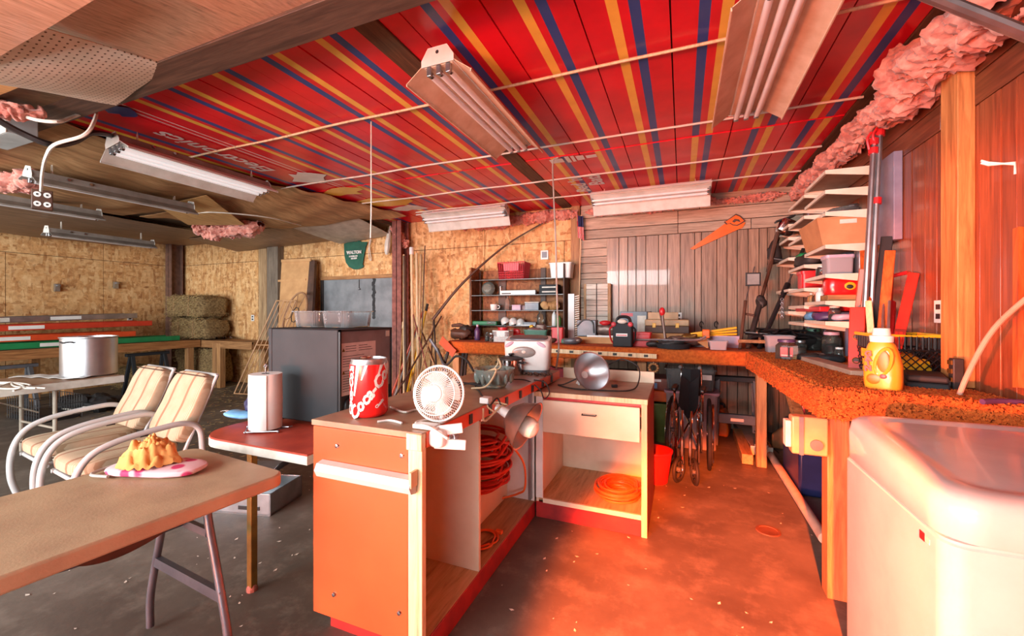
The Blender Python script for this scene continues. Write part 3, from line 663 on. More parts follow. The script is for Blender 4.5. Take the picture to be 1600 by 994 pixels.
pb = MB().box(fx1 - .012, fx1, fy0 + .012, fy1 - .012, fz0 + .16, fz1 - .012).b('rear_panel', pm('rear_panel', (136, 124, 124), (112, 102, 102), rough=.5), t)
MB().box(fx1 - .004, fx1 + .006, fy0, fy0 + .012, fz0, fz1).b('frame', M_['black'], t); MB().box(fx1 - .004, fx1 + .006, fy1 - .012, fy1, fz0, fz1).b('frame', M_['black'], t)
MB().box(fx1 - .004, fx1 + .006, fy0, fy1, fz1 - .012, fz1).b('frame', M_['black'], t)
MB().blob((fx1 - .01, fy0 + .16, fz0 + .08), (.03, .12, .07), pw=.7).b('compressor', M_['black'], t)
lb = MB().box(fx1 - .001, fx1 + .0015, fy0 + .016, fy0 + .285, fz1 - .36, fz1 - .075).b('warning_label', pm('label_paper', (222, 206, 200), rough=.6), pb)
ln = MB()
for i in range(19):
    z = fz1 - .095 - i * .0135
    if i in (3, 9): continue
    x = fx1 + .0016; w1 = R.uniform(.5, .92)
    if i < 3: ln.box(x, x + .0006, fy0 + .045, fy0 + .125, z, z + .003); ln.box(x, x + .0006, fy0 + .145, fy0 + .145 + .13 * w1, z, z + .003)
    else: ln.box(x, x + .0006, fy0 + .024, fy0 + .024 + .25 * w1 * .75, z, z + .003)
ln.b('label_print', M_['dark'], pb, flat=True)
for z in (fz1 - .112, fz1 - .235):
    MB().prism([(-.011, -.009), (.011, -.009), (0, .011)], 0, .001, Matrix.Translation((fx1 + .0018, fy0 + .03, z)) @ Matrix(((0, 0, 1, 0), (1, 0, 0, 0), (0, 1, 0, 0), (0, 0, 0, 1)))).b('warning_sign', M_['bronze'], pb)
MB().box(fx1 + .0002, fx1 + .0016, fy1 - .052, fy1 - .018, fz1 - .055, fz1 - .02).b('code_plate', M_['offwhite'], pb)
for x in (fx0 + .05, fx1 - .06):
    for y in (fy0 + .04, fy1 - .04): MB().cyl((x, y, TZ + .002), (x, y, fz0), .014).b('foot', M_['chrome'], t)
for k, (x, lab) in enumerate(((-2.13, 'clear ribbed plastic tray on the black refrigerator, left of the pair'), (-1.90, 'clear ribbed plastic tray on the black refrigerator, right of the pair'))):
    t = thing('plastic_tray', lab, 'tray', (x, 1.98, fz1 + .004), .05, 'clear trays on the refrigerator')
    b_ = L(t); n = 72; pts = []
    for i in range(n):
        a = 2 * PI * i / n; sg = lambda q: math.copysign(abs(q) ** .35, q); e = 1 + (.025 if i % 2 else 0); pts.append((.105 * sg(math.cos(a)) * e, .12 * sg(math.sin(a)) * e))
    vs = [(p[0] * s_, p[1] * s_, z) for s_, z in ((.9, 0), (.98, .09), (1.08, .092), (1.08, .098), (.95, .098), (.87, .004)) for p in pts]
    fs = [(r * n + i, r * n + (i + 1) % n, (r + 1) * n + (i + 1) % n, (r + 1) * n + i) for r in range(5) for i in range(n)] + [tuple(range(n - 1, -1, -1)), tuple(range(5 * n, 6 * n))]
    b_.add(vs, fs).b('tray', M_['clear'], t)
t = thing('towel_roll', 'white paper towel roll on a wire stand at the end of the red table', 'paper towel', aZ(415, 671, TZ + .003))
b_ = L(t); b_.lathe([(.02, .012), (.079, .012), (.081, .16), (.079, .30), (.02, .30)], n=40).b('roll', M_['paper'], t)
b_ = L(t); b_.sheet(lambda u, v: (.0805 * math.cos(-1.9 + u * 1.3) * (1 + .06 * u), .0805 * math.sin(-1.9 + u * 1.3) * (1 + .08 * u), .013 + .286 * v), 12, 2, .001).b('loose_sheet', M_['paper'], t)
b_ = L(t); b_.tube([(-.11, -.02, .008), (.10, .06, .008), (.10, .08, .008)], .0035); b_.tube([(-.11, -.02, .008), (-.02, -.10, .008), (.12, -.02, .008)], .0035); b_.tube([(0, 0, .006), (0, 0, .33), (.012, 0, .345), (0, 0, .35), (-.012, 0, .335)], .004); b_.b('wire_stand', M_['steel'], t)
for x, y in ((-.11, -.02), (-.02, -.10), (.12, -.02)): L(t).blob((x, y, .007), (.007, .007, .007), nu=10, nv=6).b('ball_foot', M_['steel'], t)
t = thing('food_bag', 'blue and navy plastic bag lying on the red table behind the towel roll', 'bag', aZ(372, 655, TZ + .01))
L(t).blob((.05, .1, .07), (.12, .07, .07), .03, 9, seed=4).b('bag', M_['navy'], t); L(t).blob((-.02, .03, .02), (.12, .06, .022), .012, 14, seed=2).b('flap', M_['skyblue'], t)
L(t).sheet(lambda u, v: (-.16 + .2 * u, .0 + .02 * v + .03 * u, .03 - .02 * u + .01 * math.sin(u * 9)), 10, 3, .001).b('white_edge', M_['paper'], t)
# ================================================================ folding table in the left foreground
t = thing('folding_table', 'tan plastic folding table with grey wishbone legs in the near left corner', 'table', (-1.9, .6, 0))
TT = .74; e = V((-.085, -1, 0)).normalized(); n_ = V((-1, .085, 0)).normalized(); o = V((-1.505, 1.235, 0))
def tp(a, c, z): return o + e * a + n_ * c + V((0, 0, z))
rc = .06; cor = []
for cx, cy, a0 in ((rc, rc, 1.0), (rc, .70 - rc, .5), (1.83 - rc, .70 - rc, 0), (1.83 - rc, rc, -.5)):
    for i in range(7):
        a = a0 * PI + PI / 2 - (i / 6) * PI / 2 if 0 else a0 * PI
        th = {1.0: PI * 1.5, .5: PI, 0: PI * .5, -.5: 0}[a0] - i / 6 * PI / 2
        cor.append((cx + rc * math.cos(th), cy + rc * math.sin(th)))
pts = [tp(a, c, 0) for a, c in cor]
MB().prism([(p.x, p.y) for p in pts], TT - .05, TT).b('top', M_['table_tan'], t, bev=.008)
gm = pm('leg_grey', (104, 108, 118), (82, 86, 96), rough=.35, metal=.5)
for al in (.20, 1.62):
    for c0, c1, c2 in ((.19, .13, .05), (.5, .56, .64)):
        MB().tube(bez([tp(al, c0, TT - .05), tp(al, c0 + .0, .60), tp(al, c1, .42), tp(al, c2, .16), tp(al, c2 - .005 if c0 < .3 else c2 + .005, .015)], 8), .0145, 12).b('leg', gm, t)
    MB().bar(tp(al, .19, .54), tp(al, .50, .54), .018, .03).b('cross_bar', gm, t); MB().bar(tp(al, .09, .32), tp(al, .6, .32), .022, .04).b('cross_bar', gm, t)
MB().tube(bez([tp(.95, .36, TT - .06), tp(.6, .36, .55), tp(.21, .36, .54)], 6), .011, 8).b('brace', gm, t)
st_ = [tp(.62, .16, TT - .06), tp(.56, .2, .60), tp(.44, .24, .56), tp(.3, .26, .58), tp(.22, .24, .66), tp(.2, .2, TT - .06)]
MB().sheet(lambda u, v: bez(st_, 6)[int(u * 30)] + V((.012 * v, .01 * v, .035 * v)), 30, 1, .002).b('strap', M_['brown'], t)
# cloth and floral bag on it
p = aZ(236, 738, TT + .001)
t = thing('floral_bag', 'flat pink floral bag with grey trim under the orange cloth on the tan table', 'bag', p, .35)
L(t).blob((.03, 0, .02), (.19, .08, .02), .006, 8, pw=.6, nu=28).b('bag', M_['floral'], t)
L(t).tube(bez([(-.16, .05, .02), (-.2, .0, .012), (-.19, -.06, .01), (-.1, -.08, .012)], 6), .006, 8).b('trim', M_['cord_grey'], t)
L(t).bc((-.17, .07, .022), (.03, .02, .012)).b('buckle', M_['black'], t)
t = thing('cloth_heap', 'crumpled pale orange cloth heaped on the floral bag on the tan table', 'cloth', p + V((-.0, .0, .037)), .2)
def heap(u, v):
    a = 2 * PI * u; r = v; k = .5 + .5 * NZ.noise(V((math.cos(a) * 1.6, math.sin(a) * 1.6, 2.2))); z = .085 * max(0, 1 - r ** 2.2) ** .8
    f = NZ.noise(V((math.cos(a) * r * 4.5, math.sin(a) * r * 4.5, 5))) + .6 * abs(NZ.noise(V((math.cos(a) * r * 9, math.sin(a) * r * 9, 1)))); rr = r * (.10 + .055 * k)
    return (rr * .86 * math.cos(a), rr * .66 * math.sin(a), max(.002, z + .05 * f * (1 - r * .5) * (1 if v > .02 else 0)))
L(t).sheet(heap, 72, 26, .003).b('cloth', M_['orangecloth'], t, ang=80)
# ================================================================ white washing machine, right foreground
t = thing('washing_machine', 'white washing machine with a domed lid in the near right corner', 'washing machine', (.93, 1.78, 0))
wx0, wx1, wy0, wy1 = .622, 1.255, 1.40, 2.13
def rrect(x0, x1, y0, y1, r, n=6):
    o_ = []
    for cx, cy, a0 in ((x1 - r, y1 - r, 0), (x0 + r, y1 - r, PI / 2), (x0 + r, y0 + r, PI), (x1 - r, y0 + r, PI * 1.5)):
        o_ += [(cx + r * math.cos(a0 + i / n * PI / 2), cy + r * math.sin(a0 + i / n * PI / 2)) for i in range(n + 1)]
    return o_
b_ = MB(); rings = []; n = None
for z, ins in ((.03, .004), (.05, 0), (.80, 0), (.805, .004), (.812, .004)):
    rings.append([(x, y, z) for x, y in rrect(wx0 + ins, wx1 - ins, wy0 + ins, wy1 - ins, .05)])
n = len(rings[0]); b_.add([p for r_ in rings for p in r_], [(k * n + i, k * n + (i + 1) % n, (k + 1) * n + (i + 1) % n, (k + 1) * n + i) for k in range(len(rings) - 1) for i in range(n)] + [tuple(range(n - 1, -1, -1)), tuple(range((len(rings) - 1) * n, len(rings) * n))])
bd = b_.b('body', M_['white_enamel'], t)
b_ = MB(); rings = []
for z, ins, dy in ((.812, .002, 0), (.818, -.002, 0), (.885, -.004, 0), (.915, .004, .0), (.928, .02, .0), (.934, .045, .0), (.935, .07, .0), (.930, .085, .0), (.932, .10, 0)):
    rings.append([(x, y, z + .055 * max(0, (y - wy0) / (wy1 - wy0)) ** 1.6 * (1 if z > .9 else .75 if z > .85 else 0)) for x, y in rrect(wx0 + ins, wx1 - ins, wy0 + ins, wy1 - ins, max(.05, .09 - ins * .3))])
n = len(rings[0]); b_.add([p for r_ in rings for p in r_], [(k * n + i, k * n + (i + 1) % n, (k + 1) * n + (i + 1) % n, (k + 1) * n + i) for k in range(len(rings) - 1) for i in range(n)] + [tuple(range((len(rings) - 1) * n, len(rings) * n))])
b_.b('lid', M_['white_enamel'], t, ang=50)
MB().sheet(lambda u, v: (wx0 + .16 + .33 * u, wy0 - .012 + .012 * min(1, 6 * max(0, max(abs(u - .5), abs(v - .5)) * 2 - .83)), .08 + .62 * v), 24, 24, .004).b('front_emboss', M_['white_enamel'], t, ang=60)
MB().box(wx0 - .0015, wx0, 1.50, 1.525, .762, .785).b('badge', M_['red_plastic'], t); MB().box(wx0 - .0014, wx0, 1.475, 1.497, .765, .78).b('badge', M_['offwhite'], t)
for x in (wx0 + .06, wx1 - .06):
    for y in (wy0 + .06, wy1 - .06): MB().cyl((x, y, 0), (x, y, .04), .022).b('foot', M_['rubber'], t)
p = aZ(1490, 652, .965)
tag(MB().tube(bez([aX(1488, 668, 1.1), aX(1492, 640, 1.1), aX(1510, 590, 1.12), aX(1545, 525, 1.14), aX(1590, 478, 1.16), aX(1680, 410, 1.2)], 10), .0095, 10).b('drain_hose', pm('hose', (214, 168, 146), (196, 148, 126), rough=.5)), 'pale ribbed hose rising behind the white washing machine', 'hose')
# ================================================================ patio chairs
def patio_chair(loc, a, lab):
    t = thing('patio_chair', lab, 'chair', loc, a, 'striped patio chairs')
    W = .52; wt = M_['white_enamel']
    cu = L(t); cu.blob((0, -.02, .47), (.25, .30, .06), pw=.45, nu=32, nv=14); q = cu.b('seat_cushion', M_['striped'], t)
    L(t).tube([(-.248, -.30, .475), (-.248, .25, .475)], .005, 6).b('piping', M_['brown'], q)
    M = tr((0, .26, .50)) @ Matrix.Rotation(-math.radians(24), 4, 'X')
    for z0, z1 in ((.0, .52),):
        b_ = L(t); b_.blob(M @ V((0, 0, .26)), (.265, .06, .272), pw=.36, nu=40, nv=22, M=M.to_3x3().to_4x4())
        for v in b_.v:
            q = (M.inverted() @ (TM[t.name].inverted() @ v)); d = .018 * math.exp(-((q.z - .24) / .02) ** 2)
            if q.y < 0: q.y += d; v[:] = (TM[t.name] @ (M @ q))[:]
        q = b_.b('back_cushion', M_['striped'], t); L(t).tube([M @ V((x, -.055, .50)) for x in (-.24, -.1, .1, .24)], .005, 6).b('piping', M_['brown'], q)
    for s_ in (-1, 1):
        x = s_ * (W / 2 + .032)
        L(t).tube(bez([(x, -.30, .04), (x, -.34, .22), (x, -.33, .42), (x, -.26, .56), (x, -.12, .625), (x, .12, .655), (x, .26, .655), (x, .35, .60), (x, .375, .45), (x, .38, .02)], 8), .021, 12).b('arm_frame', wt, t)
        L(t).tube([(x, -.29, .025), (x, .38, .025)], .019, 10).b('runner', wt, t)
        L(t).tube([(s_ * .25, -.30, .385), (s_ * .25, .25, .375), (s_ * .25, .50, .98)], .014, 10).b('seat_rail', wt, t)
        L(t).bc((x, .02, .628), (.03, .05, .012)).b('arm_clip', M_['dark'], t)
    L(t).tube([(-.29, -.28, .38), (.29, -.28, .38)], .014, 10).b('cross_tube', wt, t); L(t).tube([(-.29, .37, .3), (.29, .37, .3)], .014, 10).b('cross_tube', wt, t)
    L(t).tube([(-.25, .50, .98), (.25, .50, .98)], .014, 10).b('cross_tube', wt, t); t.scale = (.94, .94, .94)
patio_chair((-4.20, 1.70, 0), -.12, 'striped cushioned patio chair with white tube arms, nearer the stock pot table')
patio_chair((-3.53, 1.62, 0), -.12, 'striped cushioned patio chair with white tube arms, right behind the orange cloth')
# ================================================================ folding table with stock pot
t = thing('grey_folding_table', 'long folding table with a metal edge under the big aluminium stock pot', 'table', (-5.7, 1.6, 0))
MB().box(-6.2, -5.42, .2, 2.47, .715, .74).b('top', M_['laminate'], t, bev=.002)
for q in ((-5.425, -5.395, .2, 2.49), (-6.225, -6.2, .2, 2.49)): MB().box(q[0], q[1], q[2], q[3], .665, .735).b('apron', M_['offwhite'], t, bev=.003)
MB().box(-6.2, -5.42, 2.47, 2.495, .665, .735).b('apron', M_['offwhite'], t, bev=.003)
lg = pm('leg_cream', (188, 176, 158), (168, 156, 138), rough=.5)
for y in (2.0, .5):
    for x in (-5.48, -6.14): MB().tube([(x, y, .69), (x, y, 0)], .016, 10).b('leg', lg, t)
    MB().tube([(-5.48, y, .3), (-6.14, y, .3)], .011, 8).b('cross_tube', lg, t)
MB().bar((-5.8, 2.0, .42), (-5.8, 1.55, .68), .03, .012).b('brace', lg, t)
p = aZ(140, 586, .742)
t = thing('stock_pot', 'tall aluminium stock pot with loop handles on the folding table', 'pot', p)
L(t).lathe([(.0, 0), (.20, 0), (.215, .012), (.215, .385), (.223, .392), (.223, .402), (.21, .402), (.208, .39), (.205, .02), (0, .02)], n=48).b('body', M_['alum'], t)
for a in (-1.15, 2.0):
    d = V((math.cos(a), math.sin(a), 0)); e_ = V((-d.y, d.x, 0))
    L(t).tube(bez([d * .215 + e_ * .055 + V((0, 0, .35)), d * .245 + e_ * .05 + V((0, 0, .36)), d * .262 + V((0, 0, .35)), d * .245 - e_ * .05 + V((0, 0, .36)), d * .215 - e_ * .055 + V((0, 0, .35))], 6), .007, 8).b('handle', M_['dark'], t)
for i, (px, py, a, lab) in enumerate(((62, 592, .3, 'white plastic sheet edge lying in front of the stock pot on the folding table'), (18, 603, -.2, 'knotted white rope lying on the folding table at the left edge'))):
    p = aZ(px, py, .743); t = thing('plastic_strip' if i == 0 else 'knotted_rope', lab, 'plastic' if i == 0 else 'rope', p, a)
    if i == 0: L(t).sheet(lambda u, v: (-.35 + .75 * u, .16 * v + .03 * math.sin(u * 5), .004 + .012 * abs(math.sin(u * 11 + v * 3))), 26, 4, .002).b('strip', M_['white'], t)
    else:
        for k in range(4): L(t).tube(bez([(-.3 + R.uniform(-.1, .1), R.uniform(-.12, .12), .008), (-.1, R.uniform(-.05, .05), .015), (.0, 0, .03), (.2, R.uniform(-.1, .1), .012), (.4 + R.uniform(-.1, .1), R.uniform(-.12, .15), .007)], 6), .007, 6).b('strand', M_['cord_white'], t)
# wire cage and clutter under it
p = aZ(84, 655, 0); t = thing('wire_crate', 'black wire crate on the floor below the folding table', 'crate', aZ(70, 652, 0))
b_ = L(t)
for k in range(14):
    b_.tube([(-.42 + k * .065, -.2, 0), (-.42 + k * .065, -.2, .3)], .004, 4); b_.tube([(-.42 + k * .065, .2, 0), (-.42 + k * .065, .2, .3)], .004, 4)
for z in (.0, .1, .2, .3): b_.tube([(-.43, -.2, z), (.43, -.2, z), (.43, .2, z), (-.43, .2, z)], .005, 4, True)
b_.b('wire_body', M_['dark'], t); L(t).box(-.4, .4, -.18, .18, .0, .06).b('tray', M_['black'], t)
for k, (px, lab) in enumerate(((118, 'dark rag heap on the floor beneath the stock pot, next to the wire crate'), (158, 'dark rag heap on the floor beneath the stock pot, nearer the hay'))):
    p = aZ(px, 640, 0); t = thing('rag_heap', lab, 'rags', p); L(t).blob((0, 0, .10), (.3, .2, .11), .09, 6, seed=k + 3).b('rags', M_['rubber'], t); L(t).blob((.05, -.12, .05), (.2, .06, .03), .04, 9, seed=k).b('pale_rag', M_['offwhite'], t)
# ================================================================ hall: timber benches, ladders, hay
def timber_bench(name, lab, x0, x1, y0, y1, z, legs, npl, ax):
    t = thing(name, lab, 'workbench', ((x0 + x1) / 2, (y0 + y1) / 2, 0))
    for i in range(npl):
        if ax == 'y': a = x0 + (x1 - x0) * i / npl; c = x0 + (x1 - x0) * (i + 1) / npl; MB().box(a + .004, c - .004, y0, y1, z - .04, z).b('plank', M_['stud_y'] if i % 2 else M_['stud_x'], t, bev=.003)
        else: a = y0 + (y1 - y0) * i / npl; c = y0 + (y1 - y0) * (i + 1) / npl; MB().box(x0, x1, a + .004, c - .004, z - .04, z).b('plank', M_['stud_x'], t, bev=.003)
    if ax == 'y': MB().box(x1 - .04, x1 + .005, y0, y1, z - .13, z + .004).b('apron', M_['stud_y'] if 0 else wood('apron_wood', (188, 134, 84), (150, 100, 58), 'y'), t, bev=.003)
    else:
        MB().box(x0, x1, y0 - .005, y0 + .035, z - .13, z + .004).b('apron', M_['stud_x'], t, bev=.003)
        MB().box(x1 - .035, x1 + .005, y0 + .03, y1, z - .13, z + .004).b('apron', M_['stud_x'], t, bev=.003)
    for x, y in legs: MB().box(x - .05, x + .05, y - .05, y + .05, 0, z - .04).b('leg', M_['stud'], t, bev=.004)
    return t
timber_bench('timber_bench', 'long low timber bench along the left wall carrying orange ladders', -9.55, -8.35, .4, 5.0, .87, [(-8.42, 1.0), (-8.42, 3.2), (-8.42, 4.85), (-9.4, 3.2)], 5, 'y')
timber_bench('timber_bench', 'timber bench along the chipboard back wall with a thick post leg in front', -9.5, -6.98, 5.02, 5.5, .86, [(-7.98, 5.06), (-7.86, 5.06), (-7.15, 5.4)], 2, 'x')
def hay_bale(c, d, a, lab, seed):
    t = thing('hay_bale', lab, 'hay bale', c, a, 'hay bales'); b_ = L(t)
    b_.blob((0, 0, d[2]), d, .05, 5, 40, 22, seed, pw=.32); b_.b('bale', M_['hay'], t)
    s_ = L(t); tw = R
    for _ in range(900):
        k = tw.randint(0, 3); u, v = tw.uniform(-.95, .95), tw.uniform(-.95, .95)
        p = V((u * d[0], -d[1] * 1.02, d[2] + v * d[2])) if k < 2 else V((u * d[0], v * d[1], d[2] * 2.03)) if k == 2 else V((d[0] * 1.02 * tw.choice((-1, 1)), u * d[1], d[2] + v * d[2]))
        q = V((tw.uniform(-1, 1), tw.uniform(-.5, .5), tw.uniform(-.5, .5))).normalized() * tw.uniform(.03, .09); w_ = V((0, 0, .003)) if k < 2 else V((.003, .003, 0))
        p = V((p.x, p.y, max(.01, p.z))); s_.add([p - q * .5, p + q * .5, p + q * .5 + w_ + V((0, -.008, .004)), p - q * .5 + w_], [(0, 1, 2, 3)])
    s_.b('straw_stalks', M_['straw'], t, flat=True, kind='stuff')
    for x in (-.45, .4):
        L(t).tube([(x * d[0], -d[1] * 1.03, .02), (x * d[0], -d[1] * 1.03, d[2] * 1.96), (x * d[0], d[1], d[2] * 2.03)], .004, 5).b('twine', M_['stud'], t)
    return t
hay_bale((-8.75, 5.24, .87), (.50, .26, .20), .03, 'lower brown hay bale of the pair stacked on the timber bench', 1)
hay_bale((-8.85, 5.24, 1.29), (.56, .27, .21), -.03, 'upper greyish hay bale of the pair stacked on the timber bench', 5)
hay_bale((-8.68, 5.26, 0), (.58, .22, .36), 0, 'big hay bale on the floor under the back timber bench', 9)
hay_bale(aZ(192, 606, 0) + V((.25, .1, 0)), (.28, .22, .2), .4, 'small hay bale on the floor behind the stock pot', 12)
# ladders
def ladder(lab, p0, p1, wd, m, rungs, gr):
    t = thing('ladder', lab, 'ladder', p0, 0, gr); p0, p1 = V(p0), V(p1); d = (p1 - p0); sd = V((1, 0, 0))
    for k in (0, 1):
        o_ = sd * (k * wd) + V((0, 0, .0))
        MB().bar(p0 + o_, p1 + o_, .03, .085, (0, 0, 1)).b('rail', m, t, bev=.004)
    for i in range(rungs):
        q = p0 + d * ((i + .5) / rungs); MB().tube([q, q + sd * wd], .016, 8).b('rung', M_['steel'], t)
    e_ = p0 + d * .62; n = d.normalized(); MB().bar(e_ + V((.0175, 0, .0)) + sd * wd - n * .25, e_ + V((.0175, 0, 0)) + sd * wd + n * .1, .003, .05).b('decal', M_['white'], t)
    MB().bar(p0 + V((.0165, 0, 0)) + sd * wd, p0 + n * .7 + V((.0165, 0, 0)) + sd * wd, .003, .06).b('decal', M_['offwhite'], t)
    return t
g_ = 'ladders on the left wall bench'
ladder('green ladder rail, bottommost ladder on the left wall bench', (-9.0, .7, .92), (-8.95, 4.75, .92), .42, M_['brightgreen'], 10, g_)
ladder('orange fibreglass ladder with an oval decal, lower of the orange pair on the left bench', (-9.0, .6, 1.02), (-9.0, 4.1, 1.03), .44, M_['ladder'], 9, g_)
ladder('orange fibreglass ladder, upper of the orange pair on the left bench', (-9.08, .6, 1.14), (-9.05, 4.35, 1.20), .46, pm('ladder_red', (206, 64, 40), (190, 54, 34), rough=.4), 9, g_)
t = ladder('grey aluminium ladder lying on top of the ladder pile', (-9.4, 2.1, 1.26), (-9.35, 4.3, 1.33), .42, M_['steel'], 6, g_)
# saw horses and clutter below
def sawhorse(name, lab, loc, a, wd, ht, m):
    t = thing(name, lab, 'sawhorse', loc, a)
    L(t).box(-wd / 2 - .06, wd / 2 + .06, -.035, .035, ht - .05, ht).b('beam', m, t, bev=.005)
    for x in (-1, 1):
        for y in (-1, 1): L(t).bar((x * wd * .46, y * .03, ht - .04), (x * wd / 2, y * .2, 0), .05, .035).b('leg', m, t, bev=.004)
    L(t).bar((-wd * .47, -.1, ht * .5), (wd * .47, -.1, ht * .5), .02, .09).b('cross_bar', m, t, bev=.004)
    return t
sawhorse('sawhorse', 'grey metal sawhorse under the left bench, beside the wall', (-8.6, 2.55, 0), PI / 2, .7, .66, M_['grey_metal'])
sawhorse('sawhorse', 'dark folding sawhorse under the bench corner, near the hay', (-8.5, 4.25, 0), PI / 2, .5, .70, M_['charcoal'])
# litter of straw on the floor
b_ = MB()
for _ in range(2600):
    x = R.uniform(-8.6, -3.2); y = R.uniform(2.6, 5.5)
    if R.random() > min(1, .25 + (y - 2.6) * .35): continue
    a = R.uniform(0, PI); l_ = R.uniform(.02, .09); d = V((math.cos(a), math.sin(a), 0)) * l_; n_ = V((-d.y, d.x, 0)).normalized() * .003; p = V((x, y, .004 + R.random() * .006))
    b_.add([p - d / 2 - n_, p + d / 2 - n_, p + d / 2 + n_ + V((0, 0, .003)), p - d / 2 + n_], [(0, 1, 2, 3)])
o = b_.b('straw_litter', M_['straw'], flat=True); o['kind'] = 'stuff'; tag(o, 'loose straw scattered over the concrete near the hay bales', 'straw')
b_ = MB()
for _ in range(260):
    x = R.uniform(-3.6, 1.0); y = R.uniform(.9, 4.2); p = V((x, y, .003)); q = R.uniform(.004, .016); a = R.uniform(0, 6.3)
    if -1.6 < x < -.9: continue
    b_.add([p + V((q * math.cos(a + i * 1.57) * (1 if i % 2 else .5), q * math.sin(a + i * 1.57) * (1 if i % 2 else .5), .002 * (i % 2))) for i in range(4)], [(0, 1, 2, 3)])
o = b_.b('floor_debris', M_['offwhite'], flat=True); o['kind'] = 'stuff'; tag(o, 'pale chips and crumbs scattered over the concrete floor', 'debris')
# cardboard, waggon wheel, slatted rack, grey sheet metal by the back wall
t = thing('cardboard_box', 'tall flattened tan cardboard box leaning on the chipboard wall', 'box', aY(452, 560, 5.3)); yb = 5.42
p = [aY(434, 520, 5.15), aY(474, 520, 5.15), aY(484, 406, 5.42), aY(440, 407, 5.42)]
b_ = MB(); b_.add(p + [q + V((.0, .09, 0)) for q in p], [(0, 1, 2, 3), (7, 6, 5, 4), (1, 0, 4, 5), (2, 1, 5, 6), (3, 2, 6, 7), (0, 3, 7, 4)]); b_.b('carton', M_['card'], t, bev=.004)
p2 = [aY(474, 520, 5.14), aY(486, 520, 5.16), aY(492, 407, 5.44), aY(484, 406, 5.41)]
b_ = MB(); b_.add(p2 + [q + V((0, .05, 0)) for q in p2], [(0, 1, 2, 3), (7, 6, 5, 4), (1, 0, 4, 5), (2, 1, 5, 6), (3, 2, 6, 7), (0, 3, 7, 4)]); b_.b('side_flap', M_['brown'], t)
MB().bar(aY(435, 439, 5.34), aY(478, 437, 5.34), .016, .035).b('fold', M_['card'], t); MB().bar(aY(440, 408, 5.40), aY(486, 406, 5.40), .02, .05).b('fold', M_['card'], t)
c = aY(461, 492, 5.02); t = thing('wheel_rack', 'rusty wheel shaped metal rack with spokes in front of the cardboard', 'metal rack', (c.x, c.y, c.z - .35))
b_ = MB(); ex, ez = V((.26, 0, .10)), V((-.07, .12, .36)); rust = pm('rusty_tan', (176, 134, 98), (140, 98, 70), rough=.6)
ring = [c + ex * math.cos(a) + ez * math.sin(a) for a in [i * 2 * PI / 32 for i in range(32)]]
b_.tube(ring, .016, 8, True); b_.b('rim', rust, t)
ri = [c + ex * .34 * math.cos(a) + ez * .34 * math.sin(a) for a in [i * 2 * PI / 8 for i in range(8)]]; MB().tube(ri, .008, 6, True).b('hub', M_['dark'], t)
for i in range(8):
    a = i * 2 * PI / 8; MB().tube([c + ex * .34 * math.cos(a) + ez * .34 * math.sin(a), c + ex * math.cos(a) + ez * math.sin(a)], .007, 6).b('spoke', rust, t)
t = thing('slat_rack', 'tan wire slat rack leaning between the hay bench and the refrigerator', 'rack', aY(392, 616, 4.9))
a0, a1, c0, c1 = aY(366, 615, 4.75), aY(420, 616, 4.75), aY(432, 470, 5.1), aY(462, 470, 5.1)
a1 = aY(404, 617, 4.75); tanw = pm('tan_slats', (206, 160, 116), (178, 132, 92), rough=.5)
for i in range(6): MB().tube([a0.lerp(a1, i / 5), c0.lerp(c1, i / 5)], .012 if i in (0, 5) else .007, 7).b('slat', tanw, t)
for k in (0, .52, 1): MB().tube([a0.lerp(c0, k), a1.lerp(c1, k)], .011, 7).b('cross_bar', tanw, t)
t = thing('sheet_metal', 'grey painted sheet metal panel with a dark soot streak, hung on the chipboard wall', 'metal panel', aY(558, 510, 5.56))
a, c = aY(506, 512, 5.55), aY(614, 434, 5.55)
MB().box(a.x, c.x, 5.55, 5.575, a.z - .5, c.z).b('sheet', M_['grey_board'], t, bev=.003)
MB().box(a.x - .06, c.x, 5.53, 5.575, c.z, c.z + .06).b('frame', M_['stud_x'], t, bev=.003); MB().box(a.x - .06, a.x, 5.53, 5.575, a.z - .5, c.z).b('frame', M_['dark'], t, bev=.003)
MB().box(a.x, c.x, 5.53, 5.57, a.z - .06, a.z + .02).b('ledge', M_['stud_x'], t, bev=.003)
b_ = MB(); x = aY(584, 460, 5.548).x
for k in range(26):
    zz = c.z - k * .026; b_.blob((x + .03 * NZ.noise(V((k * .4, 0, 0))), 5.5485, zz), (.03 + .02 * abs(NZ.noise(V((k * .5, 3, 0)))), .0012, .03), nu=8, nv=6)
b_.b('soot_streak', pm('soot', (58, 62, 64), (44, 46, 48), rough=.9), t)
MB().tube([aY(561, 437, 5.54), aY(561, 450, 5.54), aY(563, 452, 5.53), aY(560, 453, 5.54)], .006, 6).b('hook', M_['dark'], t)
